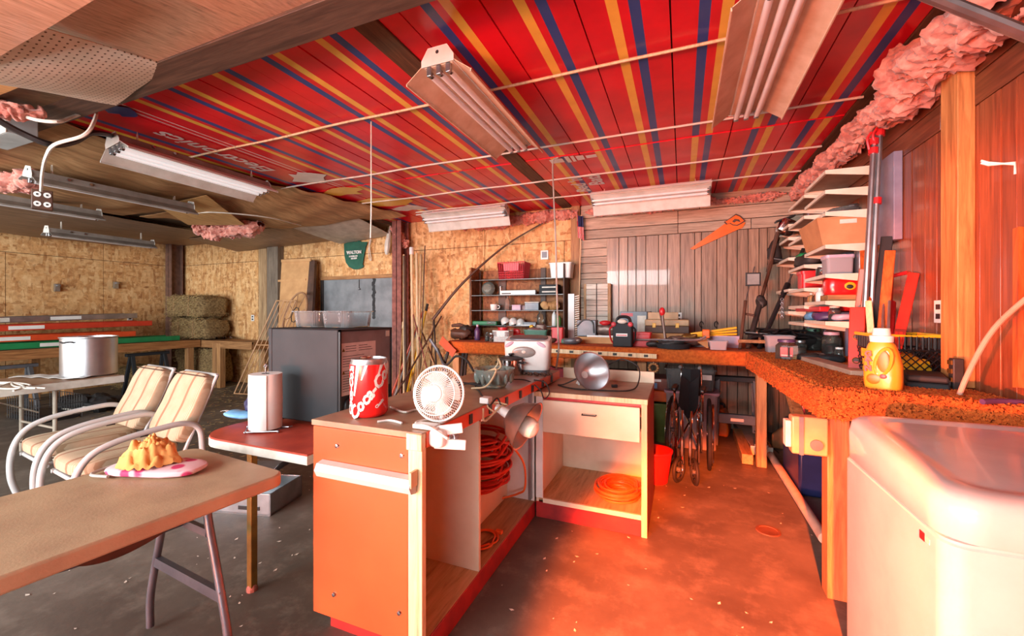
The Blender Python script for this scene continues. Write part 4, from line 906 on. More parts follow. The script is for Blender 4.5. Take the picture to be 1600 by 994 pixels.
# green t-shirt
t = thing('tee_shirt', 'green sleeveless t-shirt with white lettering pinned to the chipboard', 't-shirt', aY(557, 420, 5.56))
out = [(537, 381), (551, 376), (554, 378), (558, 377), (561, 375), (564, 378), (574, 378), (571, 386), (569, 396), (567, 408), (566, 415), (568, 416), (565, 419), (559, 421), (552, 421), (545, 417), (540, 410), (538, 400)]
pts = [aY(x, y, 5.565) for x, y in out]; cen = V((sum(q.x for q in pts) / len(pts), 0, sum(q.z for q in pts) / len(pts)))
b_ = MB(); vs = []; N_ = len(pts)
for s_ in (1, .8, .55, .3):
    for q in pts:
        x = cen.x + (q.x - cen.x) * s_; z = cen.z + (q.z - cen.z) * s_; vs.append((x, 5.572 - .025 * (1 - s_) - .010 * abs(NZ.noise(V((x * 9, z * 3, 1)))), z))
vs.append((cen.x, 5.545, cen.z)); fs = [(r * N_ + i, r * N_ + (i + 1) % N_, (r + 1) * N_ + (i + 1) % N_, (r + 1) * N_ + i) for r in range(3) for i in range(N_)] + [(3 * N_ + i, 3 * N_ + (i + 1) % N_, 4 * N_) for i in range(N_)]
b_.add(vs, fs).b('shirt', M_['tshirt'], t, ang=80)
tm = lambda px, py: Matrix.Translation(aY(px, py, 5.535)) @ Matrix(((1, 0, 0, 0), (0, 0, 1, 0), (0, 1, 0, 0), (0, 0, 0, 1)))
MB().text('WALTON', tm(553, 394.5), .072, .002, 0, .004).b('lettering', M_['white_print'], t, flat=True)
MB().text('LUMBER CO', tm(552, 400.5), .034, .002, 0, .002).b('lettering', M_['white_print'], t, flat=True)
MB().text('356-2299', tm(553, 404), .034, .002, 0, .002).b('lettering', M_['white_print'], t, flat=True)
tag(MB().tube(bez([aY(579, 372, 5.56), aY(577, 382, 5.56), aY(578, 392, 5.56), aY(580, 406, 5.56), aY(577, 404, 5.56), aY(576, 390, 5.56), aY(580, 374, 5.56)], 5), .007, 6).b('rope_loop', M_['cord_white']), 'thin white rope loop hanging right of the green t-shirt', 'rope')
tag(MB().tube(bez([aY(610, 353, 5.5), aY(607, 372, 5.5), aY(604, 398, 5.5)], 5), [.01, .015, .02, .028, .035, .04, .045, .05, .045, .04, .02], 8).b('rag', M_['offwhite']), 'pale rag hanging beside the top of the rust red post', 'rag')
# wall outlets and hooks
def outlet(p, n, lab):
    t = thing('wall_outlet', lab, 'outlet', p); sx = (.006, .04) if n == 'x' else (.04, .006)
    MB().box(p.x - sx[0], p.x + sx[0], p.y - sx[1], p.y + sx[1], p.z - .06, p.z + .06).b('plate', M_['white'], t, bev=.002)
    for dz in (-.025, .025): MB().box(p.x - sx[0] * (1.3 if n == 'x' else .5), p.x + sx[0] * (1.3 if n == 'x' else .5), p.y - sx[1] * (1.3 if n != 'x' else .5), p.y + sx[1] * (1.3 if n != 'x' else .5), p.z + dz - .014, p.z + dz + .014).b('socket', M_['dark'], t)
outlet(aY(395, 497, 5.594), 'y', 'white double outlet on the chipboard above the timber bench end')
outlet(aX(203, 496, -10.04), 'x', 'white double outlet on the left chipboard wall beside the hay bales')
outlet(aY(1060, 496, 5.59), 'y', 'white double outlet on the brown panelling above the tan tackle box')
outlet(aX(1468, 487, 1.262), 'x', 'orange lit outlet on the red-brown boards above the milk crate')
for px, py, lab in ((88, 450, 'metal bracket on the left chipboard wall, further from the corner'), (180, 446, 'metal bracket on the left chipboard wall, nearer the corner post')):
    p = aX(px, py, -10.03); o = MB(); o.box(p.x - .01, p.x + .05, p.y - .03, p.y + .03, p.z - .06, p.z + .07); o.box(p.x, p.x + .12, p.y - .015, p.y + .015, p.z + .03, p.z + .05); tag(o.b('wall_bracket', M_['steel']), lab, 'bracket')
# hay-side trinkets: dark rope on the back bench
tag(MB().tube([aZ(300 + i * 3.2, 526 + 2 * math.sin(i * 1.7), .88 + .03 * abs(math.sin(i * .9))) for i in range(20)], .018, 6).b('rope_coil', M_['brown']), 'dark rope lying along the timber bench by the hay bales', 'rope')
# ================================================================ fluorescent fixtures
def fixture(lab, loc, a, ln=1.22, w_=.38, tubes=3, refl='white_refl', house='white_refl', roll=0.0, chain=True, tm_='tube', drop=-.035):
    t = thing('fluorescent_light', lab, 'light fixture', loc, a, 'fluorescent shop lights')
    Q = Matrix.Rotation(roll, 4, 'Y')
    def B(): m = L(t); m.T = m.T @ Q; return m
    hw = w_ * .24
    B().prism([(-hw, 0.035), (-hw * .8, .10), (hw * .8, .10), (hw, .035)], 0, ln, Matrix(((1, 0, 0, 0), (0, 0, 1, 0), (0, 1, 0, 0), (0, 0, 0, 1)))).b('housing', M_[house], t, bev=.003)
    for s_ in (-1, 1):
        m = B(); m.add([(s_ * hw * .9, 0, .045), (s_ * w_ / 2, .0, drop), (s_ * w_ / 2, ln, drop), (s_ * hw * .9, ln, .045), (s_ * hw * .9, 0, .05), (s_ * w_ / 2, 0, drop + .004), (s_ * w_ / 2, ln, drop + .004), (s_ * hw * .9, ln, .05)],
              [(0, 1, 2, 3), (7, 6, 5, 4), (0, 4, 5, 1), (1, 5, 6, 2), (2, 6, 7, 3), (3, 7, 4, 0)])
        m.box(s_ * w_ / 2 - .003, s_ * w_ / 2 + .003, 0, ln, drop - .011, drop + .005); m.b('reflector', M_[refl], t, flat=True)
    B().box(-hw * .9, hw * .9, .01, ln - .01, .030, .036).b('tray', M_[refl], t)
    for y in (-.004, ln + .001):
        m = B(); m.prism([(-hw * 1.05, .03), (-hw * 1.05, .065), (-hw * .62, .125), (hw * .62, .125), (hw * 1.05, .065), (hw * 1.05, .03)], y, y + .003, Matrix(((1, 0, 0, 0), (0, 0, 1, 0), (0, 1, 0, 0), (0, 0, 0, 1))))
        q = m.b('end_plate', M_['white_refl'], t); m = B(); m.cyl((0, y - .001, .095), (0, y + .004, .095), .010, n=12); m.b('hanging_hole', M_['dark'], q)
    for i in range(tubes):
        x = (i - (tubes - 1) / 2) * .058 if tubes > 1 else 0
        B().cyl((x, .035, .0), (x, ln - .035, .0), .0165, n=14).b('tube', M_[tm_], t)
        for y0, y1 in ((.005, .022), (ln - .022, ln - .005)):
            m = B(); m.box(x - .014, x + .014, y0, y1, -.016, .034); m.b('socket', M_['steel'], t, bev=.004)
        for y0, y1 in ((.022, .037), (ln - .037, ln - .022)): m = B(); m.cyl((x, y0, 0), (x, y1, 0), .0172, n=14); m.b('tube_cap', M_['chrome'], t)
    for y in (ln * .18, ln * .3):
        m = B(); m.cyl((hw * .9, y, .075), (hw * .9 + .012, y, .078), .012, n=10); m.b('knockout', M_['chrome'], t)
    if chain:
        top = ZC - .03 - loc[2]
        for y in (ln * .12, ln * .88): L(t).tube([(-.015, y, .095), (0, y, top), (.015, y, .095)], .0032, 5).b('hanger_wire', M_['cord_white'], t)
    return t
fixture('three tube light with a wide dusty reflector, hung under the middle of the red ceiling', (-1.187, 1.87, 2.665), 0, 1.18, .39, 3, 'tan_refl')
fixture('three tube light with a wide orange tinted reflector, high on the right near the camera', (.385, 1.90, 2.665), 0, 1.20, .40, 3, 'tan_refl')
fixture('bright white three tube light under the edge of the sagging boards, left of the lettering', (-3.96, 1.76, 2.62), .02, 1.25, .36, 3, 'white_refl', 'grey_refl', -.18, tm_='tube_lit')
fixture('grey backed single tube light with the outlet box hanging at its near end', (-5.18, 1.72, 2.52), -.02, 1.25, .34, 1, 'grey_refl', 'grey_refl', .22, drop=.004)
fixture('grey light fixture at the left edge, below the one with the outlet box', (-6.45, 1.5, 2.50), 0, 1.22, .34, 2, 'grey_refl', 'grey_refl', .15, drop=.004)
fixture('lowest dark grey light fixture, hung in front of the left chipboard wall', (-7.9, 2.80, 2.43), 0, 1.2, .30, 2, 'grey_refl', 'grey_refl', .1, drop=.0)
fixture('white light fixture across the back over the chipboard, near the rust red post', (-2.1, 4.93, 2.665), PI / 2, 1.26, .36, 2, 'white_refl', 'white', .5)
fixture('white light fixture across the back over the brown panelling', (.28, 4.83, 2.665), PI / 2, 1.26, .36, 2, 'white_refl', 'white', .5)
# cords, pull strings
def cord(name, lab, pts, r, m, cat='cord', n=7): return tag(MB().tube(bez(pts, n), r, 6).b(name, M_[m]), lab, cat)
cord('pull_string', 'thin white pull string hanging from the red ceiling before the green t-shirt', [aY(580, 190, 2.4), aY(580, 270, 2.41), aY(580, 330, 2.42), aY(579, 372, 2.42)], .0045, 'cord_white')
q0 = aZ(864, 252, 2.82); a_ = .35
cord('drop_cord', 'grey extension cord dropping from the ceiling hook onto the counter end', [aZ(872, 246, 2.80), aZ(864, 254, 2.79), aY(865, 300, 3.95), aY(868, 370, 3.7), aY(870, 450, 3.45), aY(872, 520, 3.25), aY(873, 545, 3.12), aZ(869, 576, .94)], .0075, 'cord_grey')
cord('ceiling_cord', 'black cable slung below the beam beside the grey electrical box', [aZ(-20, 178, 2.5), aZ(30, 206, 2.45), aZ(80, 226, 2.42), aZ(115, 222, 2.5), aZ(145, 208, 2.62), aZ(185, 215, 2.74), aZ(260, 240, 2.76)], .018, 'dark')
cord('ceiling_cord', 'thin cable along the hall ceiling between the sagging boards and the lights', [aZ(170, 300, 2.7), aZ(220, 306, 2.66), aZ(260, 296, 2.7), aZ(300, 280, 2.76)], .008, 'cord_white')
cord('ceiling_cord', 'thin cable above the torn insulation under the hall ceiling', [aZ(290, 334, 2.6), aZ(340, 332, 2.6), aZ(420, 340, 2.62), aZ(470, 352, 2.64)], .008, 'cord_white')
p = aZ(66, 300, 2.27); t = thing('outlet_box', 'brown box with two round double outlets dangling from a white cable', 'outlet', p - V((0, 0, .14)))
MB().tube(bez([aZ(25, 178, 2.55), aZ(60, 188, 2.5), aZ(92, 190, 2.5), aZ(110, 184, 2.6), aZ(148, 172, 2.7), aZ(146, 192, 2.55), aZ(130, 212, 2.45), aZ(86, 226, 2.4), aZ(72, 245, 2.36), aZ(66, 270, 2.33), aZ(64, 298, 2.26)], 7), .010, 6).b('cable', M_['cord_white'], t)
dd = V((-p.x, -p.y, 0)).normalized(); M = Matrix.Translation(p - V((0, 0, .06))) @ frame(dd)
b_ = MB(M); b_.bc((0, 0, 0), (.105, .14, .06)); b_.b('box', M_['brown'], t, bev=.005)
for x in (-.024, .024):
    for y in (-.034, .034): b_ = MB(M); b_.cyl((x, y, .03), (x, y, .034), .019, n=14); q = b_.b('socket', M_['white'], t); b_ = MB(M); b_.bc((x, y, .0345), (.012, .012, .002)); b_.b('slot', M_['dark'], q)
t = thing('electrical_box', 'grey electrical panel box under the ceiling at the left edge', 'electrical box', aZ(8, 212, 2.5)); p = aZ(14, 200, 2.56)
MB().box(p.x - .4, p.x + .03, p.y - .02, p.y + .12, p.z - .04, p.z + .12).b('box', M_['grey_metal'] if 0 else pm('box_grey', (178, 186, 186), (156, 164, 164), rough=.4), t, bev=.005)
MB().box(p.x - .4, p.x + .035, p.y - .026, p.y - .02, p.z - .04, p.z + .12).b('cover', M_['offwhite'], t, bev=.003)
# ================================================================ things on and in the cabinets
WZ = CZ + .001
# big cola can
p = aZ(577, 648, WZ); t = thing('drink_can', 'oversized red cola can with white script lettering on the worktop corner', 'can', p)
r_ = .083; L(t).lathe([(0, .004), (.066, 0), (.076, .008), (r_, .02), (r_, .235)], n=48).b('body', M_['can_red'], t)
q = L(t).lathe([(r_, .235), (.078, .25), (.078, .257), (.074, .258), (.072, .250), (0, .25)], n=48).b('lid', M_['alum'], t)
L(t).tube([(.0 + .022 * math.cos(a), -.02 + .03 * math.sin(a), .262) for a in [i * PI / 6 for i in range(12)]], .005, 6, True).b('ring_pull', M_['chrome'], q)
def wrap(mb, body, size, a0, z0, rot, rr, bold=.0, shear=.1):
    """lettering laid round a can: flat text bent onto the cylinder"""
    tmp = MB(); tmp.text(body, Matrix.Rotation(rot, 4, 'Z'), size, .0006, shear, bold)
    vs = []
    for v in tmp.v:
        a = a0 + v.x / rr; k = rr + .0006 + v.z; vs.append((k * math.cos(a), k * math.sin(a), z0 + v.y))
    mb.add(vs, tmp.f)
fa = math.atan2(-p.y, -p.x)
m = L(t); wrap(m, 'Coca-Cola', .070, fa + .12, .118, math.radians(50), r_, .0026, .35); m.b('lettering', M_['white_print'], t, flat=True)
m = L(t); wrap(m, 'Coca-Cola', .05, fa - 1.15, .12, math.radians(86), r_, .002, .2); m.b('lettering', M_['white_print'], t, flat=True)
m = L(t); wrap(m, 'Classic', .018, fa + .55, .062, math.radians(40), r_, .0006); m.b('lettering', M_['white_print'], t, flat=True)
for a0, w0, w1, h0 in ((-.72, .10, .22, .10), (-.28, .07, .16, .17), (.55, .06, .22, .18)):
    m = L(t); m.sheet(lambda u, v: ((r_ + .0006) * math.cos(fa + a0 + (w0 + (w1 - w0) * v) * (u - .5) + .25 * (v - .5)), (r_ + .0006) * math.sin(fa + a0 + (w0 + (w1 - w0) * v) * (u - .5) + .25 * (v - .5)), h0 + (.234 - h0) * v), 8, 8); m.b('white_ribbon', M_['white_print'], t, flat=True)
# clip fan
fc = V((-.935, 1.48, 1.062)); fn = V((.10, -1, .16)).normalized()
t = thing('clip_fan', 'small white round clip fan with a wire guard clamped on the worktop corner', 'fan', (fc.x, fc.y + .05, WZ))
M = tr(fc) @ frame(fn); r_ = .112
MB(M).tube([(r_ * math.cos(a), r_ * math.sin(a), 0) for a in [i * PI / 24 for i in range(48)]], .005, 8, True).b('guard_rim', M_['white'], t)
MB(M).tube([(r_ * .78 * math.cos(a), r_ * .78 * math.sin(a), .034) for a in [i * PI / 24 for i in range(48)]], .0022, 5, True).b('guard_ring', M_['white'], t)
b_ = MB(M); b2 = MB(M)
for i in range(60):
    a = i * PI / 30; c_, s_ = math.cos(a), math.sin(a); k = a + .35
    b_.tube([(r_ * c_, r_ * s_, .002), (r_ * .9 * c_, r_ * .9 * s_, .024), (r_ * .72 * c_, r_ * .72 * s_, .036), (.036 * math.cos(k), .036 * math.sin(k), .042)], .0012, 4)
    b2.tube([(r_ * c_, r_ * s_, -.002), (r_ * .93 * c_, r_ * .93 * s_, -.035), (r_ * .6 * c_, r_ * .6 * s_, -.055), (.03 * c_, .03 * s_, -.06)], .0012, 4)
b_.b('guard_wires', M_['white'], t); b2.b('rear_guard_wires', M_['white'], t)
MB(M).lathe([(0, .052), (.026, .05), (.034, .044), (.035, .036)], n=28).b('badge', M_['white'], t)
for k in range(4):
    MB(M).sheet(lambda u, v: ((.018 + .072 * u) * math.cos(k * PI / 2 + (v - .5) * 1.1 + .3 * u), (.018 + .072 * u) * math.sin(k * PI / 2 + (v - .5) * 1.1 + .3 * u), -.012 + .026 * (v - .5)), 8, 8, .0015).b('blade', bpy.data.materials.get('fan_blade') or pm('fan_blade', (196, 194, 192), (182, 180, 178), rough=.4), t)
MB(M).lathe([(0, -.012), (.02, -.014), (.034, -.06), (.036, -.10), (.028, -.115), (0, -.118)], n=24).b('motor', M_['white'], t)
nb = fc + V((0, .03, -.125)); MB().tube(bez([fc - fn * .08, fc - fn * .07 + V((0, 0, -.07)), nb + V((0, 0, .02)), nb], 6), [.012] * 18 + [.018], 10).b('neck', M_['white'], t)
cl = MB(); cl.box(X1 - .06, X1 + .04, Y0 + .03, Y0 + .08, .933, .95); cl.box(X1 + .028, X1 + .05, Y0 + .03, Y0 + .08, .875, .945)
for zz, l_ in ((.925, .10), (.878, .115)): cl.bar((X1 + .03, Y0 + .05, zz), (X1 + .03 + l_, Y0 + .10, zz + (.012 if zz > .9 else -.008)), .012, .04, (0, 0, 1))
cl.blob((X1 + .045, Y0 + .055, .90), (.035, .028, .036), pw=.6); cl.b('clamp', M_['white'], t, bev=.003)
MB().tube([(X1 + .095 + .014 * math.cos(i * .8), Y0 + .075 + i * .0010, .90 + .014 * math.sin(i * .8)) for i in range(36)], .0022, 5).b('spring', M_['steel'], t)
MB().tube(bez([aZ(700, 686, WZ + .006), aZ(672, 668, WZ + .02), aZ(650, 660, WZ + .008), aZ(690, 650, WZ + .01), aZ(655, 640, WZ + .006), aZ(632, 644, WZ + .006), aZ(610, 636, WZ + .006)], 8), .005, 6).b('power_cord', M_['cord_white'], t)
tag(MB().tube(bez([aZ(590, 659, WZ + .004), aZ(610, 657, WZ + .004), aZ(628, 661, WZ + .004)], 6), .005, 6).b('tape_strip', M_['white']), 'short white cord end lying at the worktop edge by the cola can', 'cord')
# clamp lamps
def clamp_lamp(lab, c, ax, m_out, m_in, rad=.125, bulb=True):
    c = V(c); ax = V(ax).normalized(); t = thing('clamp_lamp', lab, 'lamp', c - V((0, 0, rad)), 0, 'clamp lamps on the cabinets'); M = tr(c) @ frame(ax)
    pr_ = [(.026, -.115), (.05, -.108), (.09, -.07), (rad * .93, -.02), (rad, 0), (rad + .006, .002)]
    MB(M).lathe(pr_, n=40).b('reflector', m_out, t)
    MB(M).lathe([(r - .0035, h + .001) for r, h in pr_], n=40).b('reflector_lining', m_in, t)
    MB(M).lathe([(.0, -.19), (.02, -.188), (.023, -.15), (.026, -.112), (0, -.112)], n=20).b('lamp_holder', M_['white'], t)
    if bulb: MB(M).lathe([(.014, -.11), (.016, -.08), (.03, -.055), (.047, -.018), (.05, .01), (.042, .038), (.022, .052), (0, .055)], n=28).b('bulb', M_['bulb'], t)
    return t, M
t, M = clamp_lamp('brown spun metal clamp lamp with a white bulb, hanging off the worktop edge', (-.695, 1.90, .842), (.80, -.06, -.36), M_['dull_alum'], M_['alum'])
e_ = M @ V((0, 0, -.15)); hk = V((-.905, 1.90, .94))
MB().tube(bez([hk + V((.01, -.08, -.01)), hk + V((.02, -.085, -.07)), e_ + V((-.01, -.015, .02)), e_ + V((.005, .02, .03)), hk + V((.06, .03, -.02)), hk + V((0, -.01, .01))], 7), .005, 7).b('clamp_wire', M_['edge'], t)
MB().tube(bez([e_ + V((-.03, -.02, -.01)), e_ + V((-.075, -.02, .02)), e_ + V((-.04, .0, .04)), e_ + V((.02, .01, .03))], 6), .004, 6).b('clamp_wire', M_['edge'], t)
MB().bc(hk + V((-.01, -.01, .015)), (.05, .05, .03)).b('clamp_pad', M_['white'], t, bev=.004)
MB().tube(bez([e_, e_ + V((-.03, 0, .06)), hk + V((.03, -.05, .0)), hk + V((-.05, .06, .0)), (-1.08, 2.15, WZ + .005), (-1.2, 2.35, WZ + .005), (-1.1, 2.6, WZ + .006), (-.96, 2.62, WZ + .006), (-.87, 2.62, .88), (-.85, 2.64, .82), (-.82, 2.66, .86), (-.86, 2.69, .92), (-.93, 2.66, WZ + .007)], 8), .0042, 6).b('power_cord', M_['dark'], t)
c2 = aZ(925, 580, DZ + .125)
t, M = clamp_lamp('bright aluminium clamp lamp lying open on the drawer cabinet top', c2, (.55, -.62, .32), M_['alum'], M_['alum'], .135, False)
e_ = M @ V((0, 0, -.15)); MB().bar(e_, V((e_.x - .03, e_.y - .02, DZ + .01)), .03, .02).b('stand', M_['white'], t)
MB().tube(bez([e_, e_ + V((-.12, -.05, -.06)), V((-.84, 2.95, DZ + .005)), V((-.7, 2.85, DZ + .005)), V((-.5, 2.86, DZ + .005)), V((-.34, 2.92, DZ + .005)), V((-.29, 3.05, DZ + .03)), V((-.30, 3.2, DZ + .13)), V((-.42, 3.25, DZ + .18)), V((-.52, 3.22, DZ + .14))], 8), .005, 6).b('power_cord', M_['dark'], t)
MB().bc(aZ(960, 603, DZ + .012), (.04, .03, .02), rz(.4)).b('plug', M_['black'], t, bev=.003)
# glass bowl, crock, bread maker
t = thing('glass_bowl', 'thick cut glass bowl holding loose cord ends on the worktop', 'bowl', aZ(772, 604, WZ))
b_ = L(t); n = 40; pf = [(.0, 0), (.07, 0), (.085, .02), (.11, .06), (.13, .115), (.124, .116), (.104, .062), (.078, .026), (0, .02)]
b_.lathe(pf, n=n); 
b_.b('bowl', M_['greenglass'], t)
for i in range(14): 
    a = i * 2 * PI / 14; L(t).blob((.112 * math.cos(a), .112 * math.sin(a), .065), (.014, .014, .04), nu=8, nv=6, M=rz(a)).b('cut_facet', M_['greenglass'], t)
tag(L(t).tube(bez([(-.05, .02, .06), (0, .05, .13), (.02, .02, .17), (.05, -.02, .12), (-.04, -.06, .09), (.06, -.10, .122), (.02, -.145, .03), (-.08, -.15, .008)], 6), .006, 6).b('extension_lead', M_['edge']), 'tan cord end draped over the rim of the glass bowl', 'cord')
t = thing('tongs', 'dark pliers lying open at the foot of the glass bowl', 'pliers', aZ(742, 603, WZ)); L(t).tube(bez([(-.16, .05, .008), (-.05, .0, .012), (.05, -.03, .01), (.1, 0, .008)], 5), .006, 6).b('handle', M_['dark'], t); L(t).tube(bez([(-.1, -.04, .008), (-.03, .0, .014), (.04, .03, .012), (.12, .05, .008)], 5), .006, 6).b('handle', M_['dark'], t)
t = thing('lidded_pot', 'small chrome cooking pot with a dark lid in front of the bread maker', 'pot', aZ(798, 585, WZ))
L(t).lathe([(0, 0), (.08, 0), (.085, .01), (.085, .11), (.09, .113), (0, .113)], n=32).b('body', M_['chrome'], t)
q = L(t).lathe([(.092, .113), (.09, .122), (.05, .135), (0, .138)], n=32).b('lid', M_['dark'], t); L(t).lathe([(0, .16), (.016, .158), (.018, .15), (.008, .136)], n=16).b('knob', M_['black'], q)
for s_ in (-1, 1): L(t).tube([(s_ * .085, -.03, .09), (s_ * .11, -.025, .09), (s_ * .11, .025, .09), (s_ * .085, .03, .09)], .006, 6).b('handle', M_['black'], t)
t = thing('bread_maker', 'white bread maker with a grey oval window at the far end of the worktop', 'bread maker', aZ(826, 581, WZ), .22)
pf = [(x, y) for x, y in rrect(-.175, .175, -.13, .13, .05)]
b_ = L(t); n = len(pf); rg = [[(x * k, y * k, z) for x, y in pf] for z, k in ((.03, .92), (.06, .95), (.20, 1.0), (.225, 1.0), (.245, .97))]
rg[4] = [(x, y, z + .03 * (y + .13) / .26) for x, y, z in rg[4]]; rg[3] = [(x, y, z + .03 * (y + .13) / .26) for x, y, z in rg[3]]
b_.add([q for r in rg for q in r], [(k * n + i, k * n + (i + 1) % n, (k + 1) * n + (i + 1) % n, (k + 1) * n + i) for k in range(4) for i in range(n)] + [tuple(range(n - 1, -1, -1)), tuple(range(4 * n, 5 * n))]); b_.b('body', M_['white'], t)
L(t).prism([(x * .9, y * .9) for x, y in pf], 0, .032).b('base', M_['grey_metal'], t)
L(t).blob((0, .015, .262), (.15, .10, .016), pw=.6, M=Matrix.Rotation(.11, 4, 'X')).b('lid', M_['grey_metal'], t)
q = L(t).blob((-.02, -.133, .165), (.088, .008, .042), nu=28).b('window', pm('window_grey', (150, 140, 134), (128, 118, 112), rough=.25), t); L(t).blob((-.02, -.141, .168), (.016, .003, .012)).b('window_logo', M_['offwhite'], q)
for x, r in ((-.13, -.5), (.11, .5)): L(t).blob((x, -.128, .222), (.038, .008, .014), M=Matrix.Rotation(r, 4, 'Y')).b('key_pad', M_['lilac'], t)
t = thing('bead_strand', 'dark beaded strand lying by the foot of the bread maker', 'beads', aZ(840, 587, WZ))
for i in range(12): L(t).blob((-.1 + i * .018, .02 * math.sin(i * 1.9), .012), (.012, .011, .011), nu=8, nv=6).b('bead', M_['brown'], t)
# cords in the cabinet bays
def coil(name, lab, c, r, m, turns, wr, ht, sq=(1, 1), seed=1, cat='cord', tilt=.15):
    rr = random.Random(seed); pts = []
    for k in range(turns * 14):
        a = k * 2 * PI / 14; j = k // 14
        if k % 14 == 0: q = r * rr.uniform(.66, 1.06); z = ht * (j / turns) ** .9 * rr.uniform(.85, 1.1); ox, oy = rr.uniform(-.1, .1) * r, rr.uniform(-.1, .1) * r
        pts.append((ox + q * math.cos(a) * sq[0], oy + q * math.sin(a) * sq[1], wr + z + tilt * wr * 3 * math.sin(a + j)))
    t = thing(name, lab, cat, c); L(t).tube(bez(pts, 2), wr, 6).b('cord', M_[m], t); return t
t = coil('cable_coil', 'thick stacked coil of red extension cord inside the long cabinet bay', (-1.215, 2.36, .302), .215, 'cord_red', 26, .0085, .32, (1, 1), 3)
t.children[0].data.update()
L(t).tube(bez([(.2, .1, .25), (.25, .2, .1), (.24, .25, -.08), (.18, .27, -.14), (.05, .25, -.19)], 7), .007, 6).b('loose_end', M_['cord_orange'], t)
coil('cable_coil', 'orange extension cord coil on the floor of the open bay under the drawer', (-.40, 2.92, .135), .15, 'cord_orange', 15, .007, .085, (1, 1.15), 8)
t = coil('cable_coil', 'thin brown cord loop lying low in the long cabinet bay', (-1.05, 2.12, .102), .08, 'cord_orange', 4, .005, .012, (1, 1.3), 5); L(t).bc((.06, .1, .012), (.04, .025, .02)).b('plug', M_['cord_orange'], t, bev=.003)
tag(MB().bc((-1.02, 2.02, .108), (.035, .30, .012), rz(-.3)).b('loose_batten', M_['stud_y'], bev=.002), 'short wooden slat lying on the floor of the long cabinet bay', 'slat')
# metal tray under the red table and twig
t = thing('metal_tray', 'galvanised metal channel box on the floor under the red table', 'metal box', aZ(390, 785, 0) , .25)
L(t).box(-.38, .30, -.17, .17, 0, .012).b('bottom', M_['steel'], t)
for y in (-.17, .16): L(t).box(-.38, .30, y, y + .01, 0, .15).b('side', M_['steel'], t, bev=.002)
L(t).box(.29, .30, -.17, .17, 0, .15).b('end', M_['steel'], t); L(t).box(.06, .22, -.176, -.168, .035, .06).b('slot', M_['black'], t)
t2 = thing('metal_chute', 'bent grey metal chute resting on the channel box under the red table', 'chute', aZ(400, 742, .16) , .35)
L(t2).add([(-.5, -.1, 0), (.15, -.12, .02), (.15, .25, .02), (-.5, .25, 0), (.26, -.14, .13), (.26, .27, .13), (-.5, -.1, .006), (.15, -.12, .026), (.15, .25, .026), (-.5, .25, .006), (.262, -.14, .136), (.262, .27, .136)],
    [(3, 2, 1, 0), (2, 5, 4, 1), (6, 7, 8, 9), (7, 10, 11, 8), (0, 1, 7, 6), (1, 4, 10, 7), (2, 3, 9, 8), (5, 2, 8, 11), (3, 0, 6, 9), (4, 5, 11, 10)]).b('chute', M_['grey_metal'], t2, flat=True)
# floor drain and red bucket, bins by the cabinet
t = thing('floor_drain', 'round rusty drain cover in the concrete floor before the bench', 'drain', aZ(1200, 830, 0)); p = t.location
L(t).lathe([(0, .003), (.052, .003), (.055, .006), (.068, .006), (.072, .001)], n=28).b('cover', pm('drain', (120, 78, 56), (92, 58, 44), rough=.6), t)
# ================================================================ poles and handles leaning by the rust red post
def pole(lab, a, c, r, m, gr='poles leaning in the corner by the post', tip=None, name='pole'):
    t = thing(name, lab, 'pole', a, 0, gr)
    MB().tube([a, V(a).lerp(V(c), .5), c], r, 8).b('shaft', M_[m], t)
    if tip:
        d = (V(c) - V(a)).normalized(); MB().tube([V(c) - d * .06, V(c) + d * .05], r * 1.5, 8).b('tip', M_[tip], t)
    return t
def pp(px0, py0, px1, py1, y0, y1): return aY(px0, py0, y0), aY(px1, py1, y1)
PO = [('pale dressed timber strip with a white band, tallest beside the rust red post', (646, 640, 643, 392), .022, 'edge', 'white'), ('second pale timber strip standing right of the banded one', (654, 640, 651, 396), .02, 'edge', None),
      ('thin dark stick standing upright, last before the bare chipboard', (655, 640, 664, 384), .009, 'brown', None), ('whitish lath standing upright beside the thin dark stick', (652, 640, 658, 398), .018, 'pale_wood', None),
      ('dark brown upright batten between the post and the pale strips', (634, 640, 632, 400), .02, 'brown', None), ('narrow yellowish lath right against the rust red post', (631, 640, 631, 398), .014, 'edge', None),
      ('orange pole slanting right with a red upper end', (610, 622, 661, 486), .014, 'ladder', None), ('yellow pole slanting right with a dark tip', (640, 606, 667, 480), .013, 'yellow', 'dark'),
      ('pale blue-grey metal pole slanting right beside the orange one', (616, 622, 655, 506), .013, 'steel', None), ('short pole with a pale rounded grip, nearest the refrigerator', (624, 590, 630, 508), .013, 'stud', 'edge'),
      ('brown rake handle slanting far right, crossing the long bowed strip', (646, 570, 690, 494), .012, 'brown', None), ('tan handle slanting right behind the fan', (658, 580, 679, 500), .011, 'pale_wood', None),
      ('plain brown handle leaning left behind the fan', (686, 585, 660, 520), .011, 'brown', None), ('grey weathered handle leaning behind the fan, upright', (672, 590, 677, 502), .012, 'stud_y', None),
      ('dark iron bar leaning at the bench end', (681, 560, 678, 496), .012, 'dark', None), ('faded yellow handle low in the pole bundle', (639, 600, 652, 540), .012, 'yellow', None),
      ('reddish brown stick leaning left at the back of the pole bundle', (668, 580, 640, 470), .011, 'rust', None), ('worn grey stick crossing the pole bundle to the left', (690, 600, 655, 512), .011, 'pale_wood', None),
      ('slim tan stick standing between the yellow and orange poles', (632, 610, 646, 515), .010, 'stud', None)]
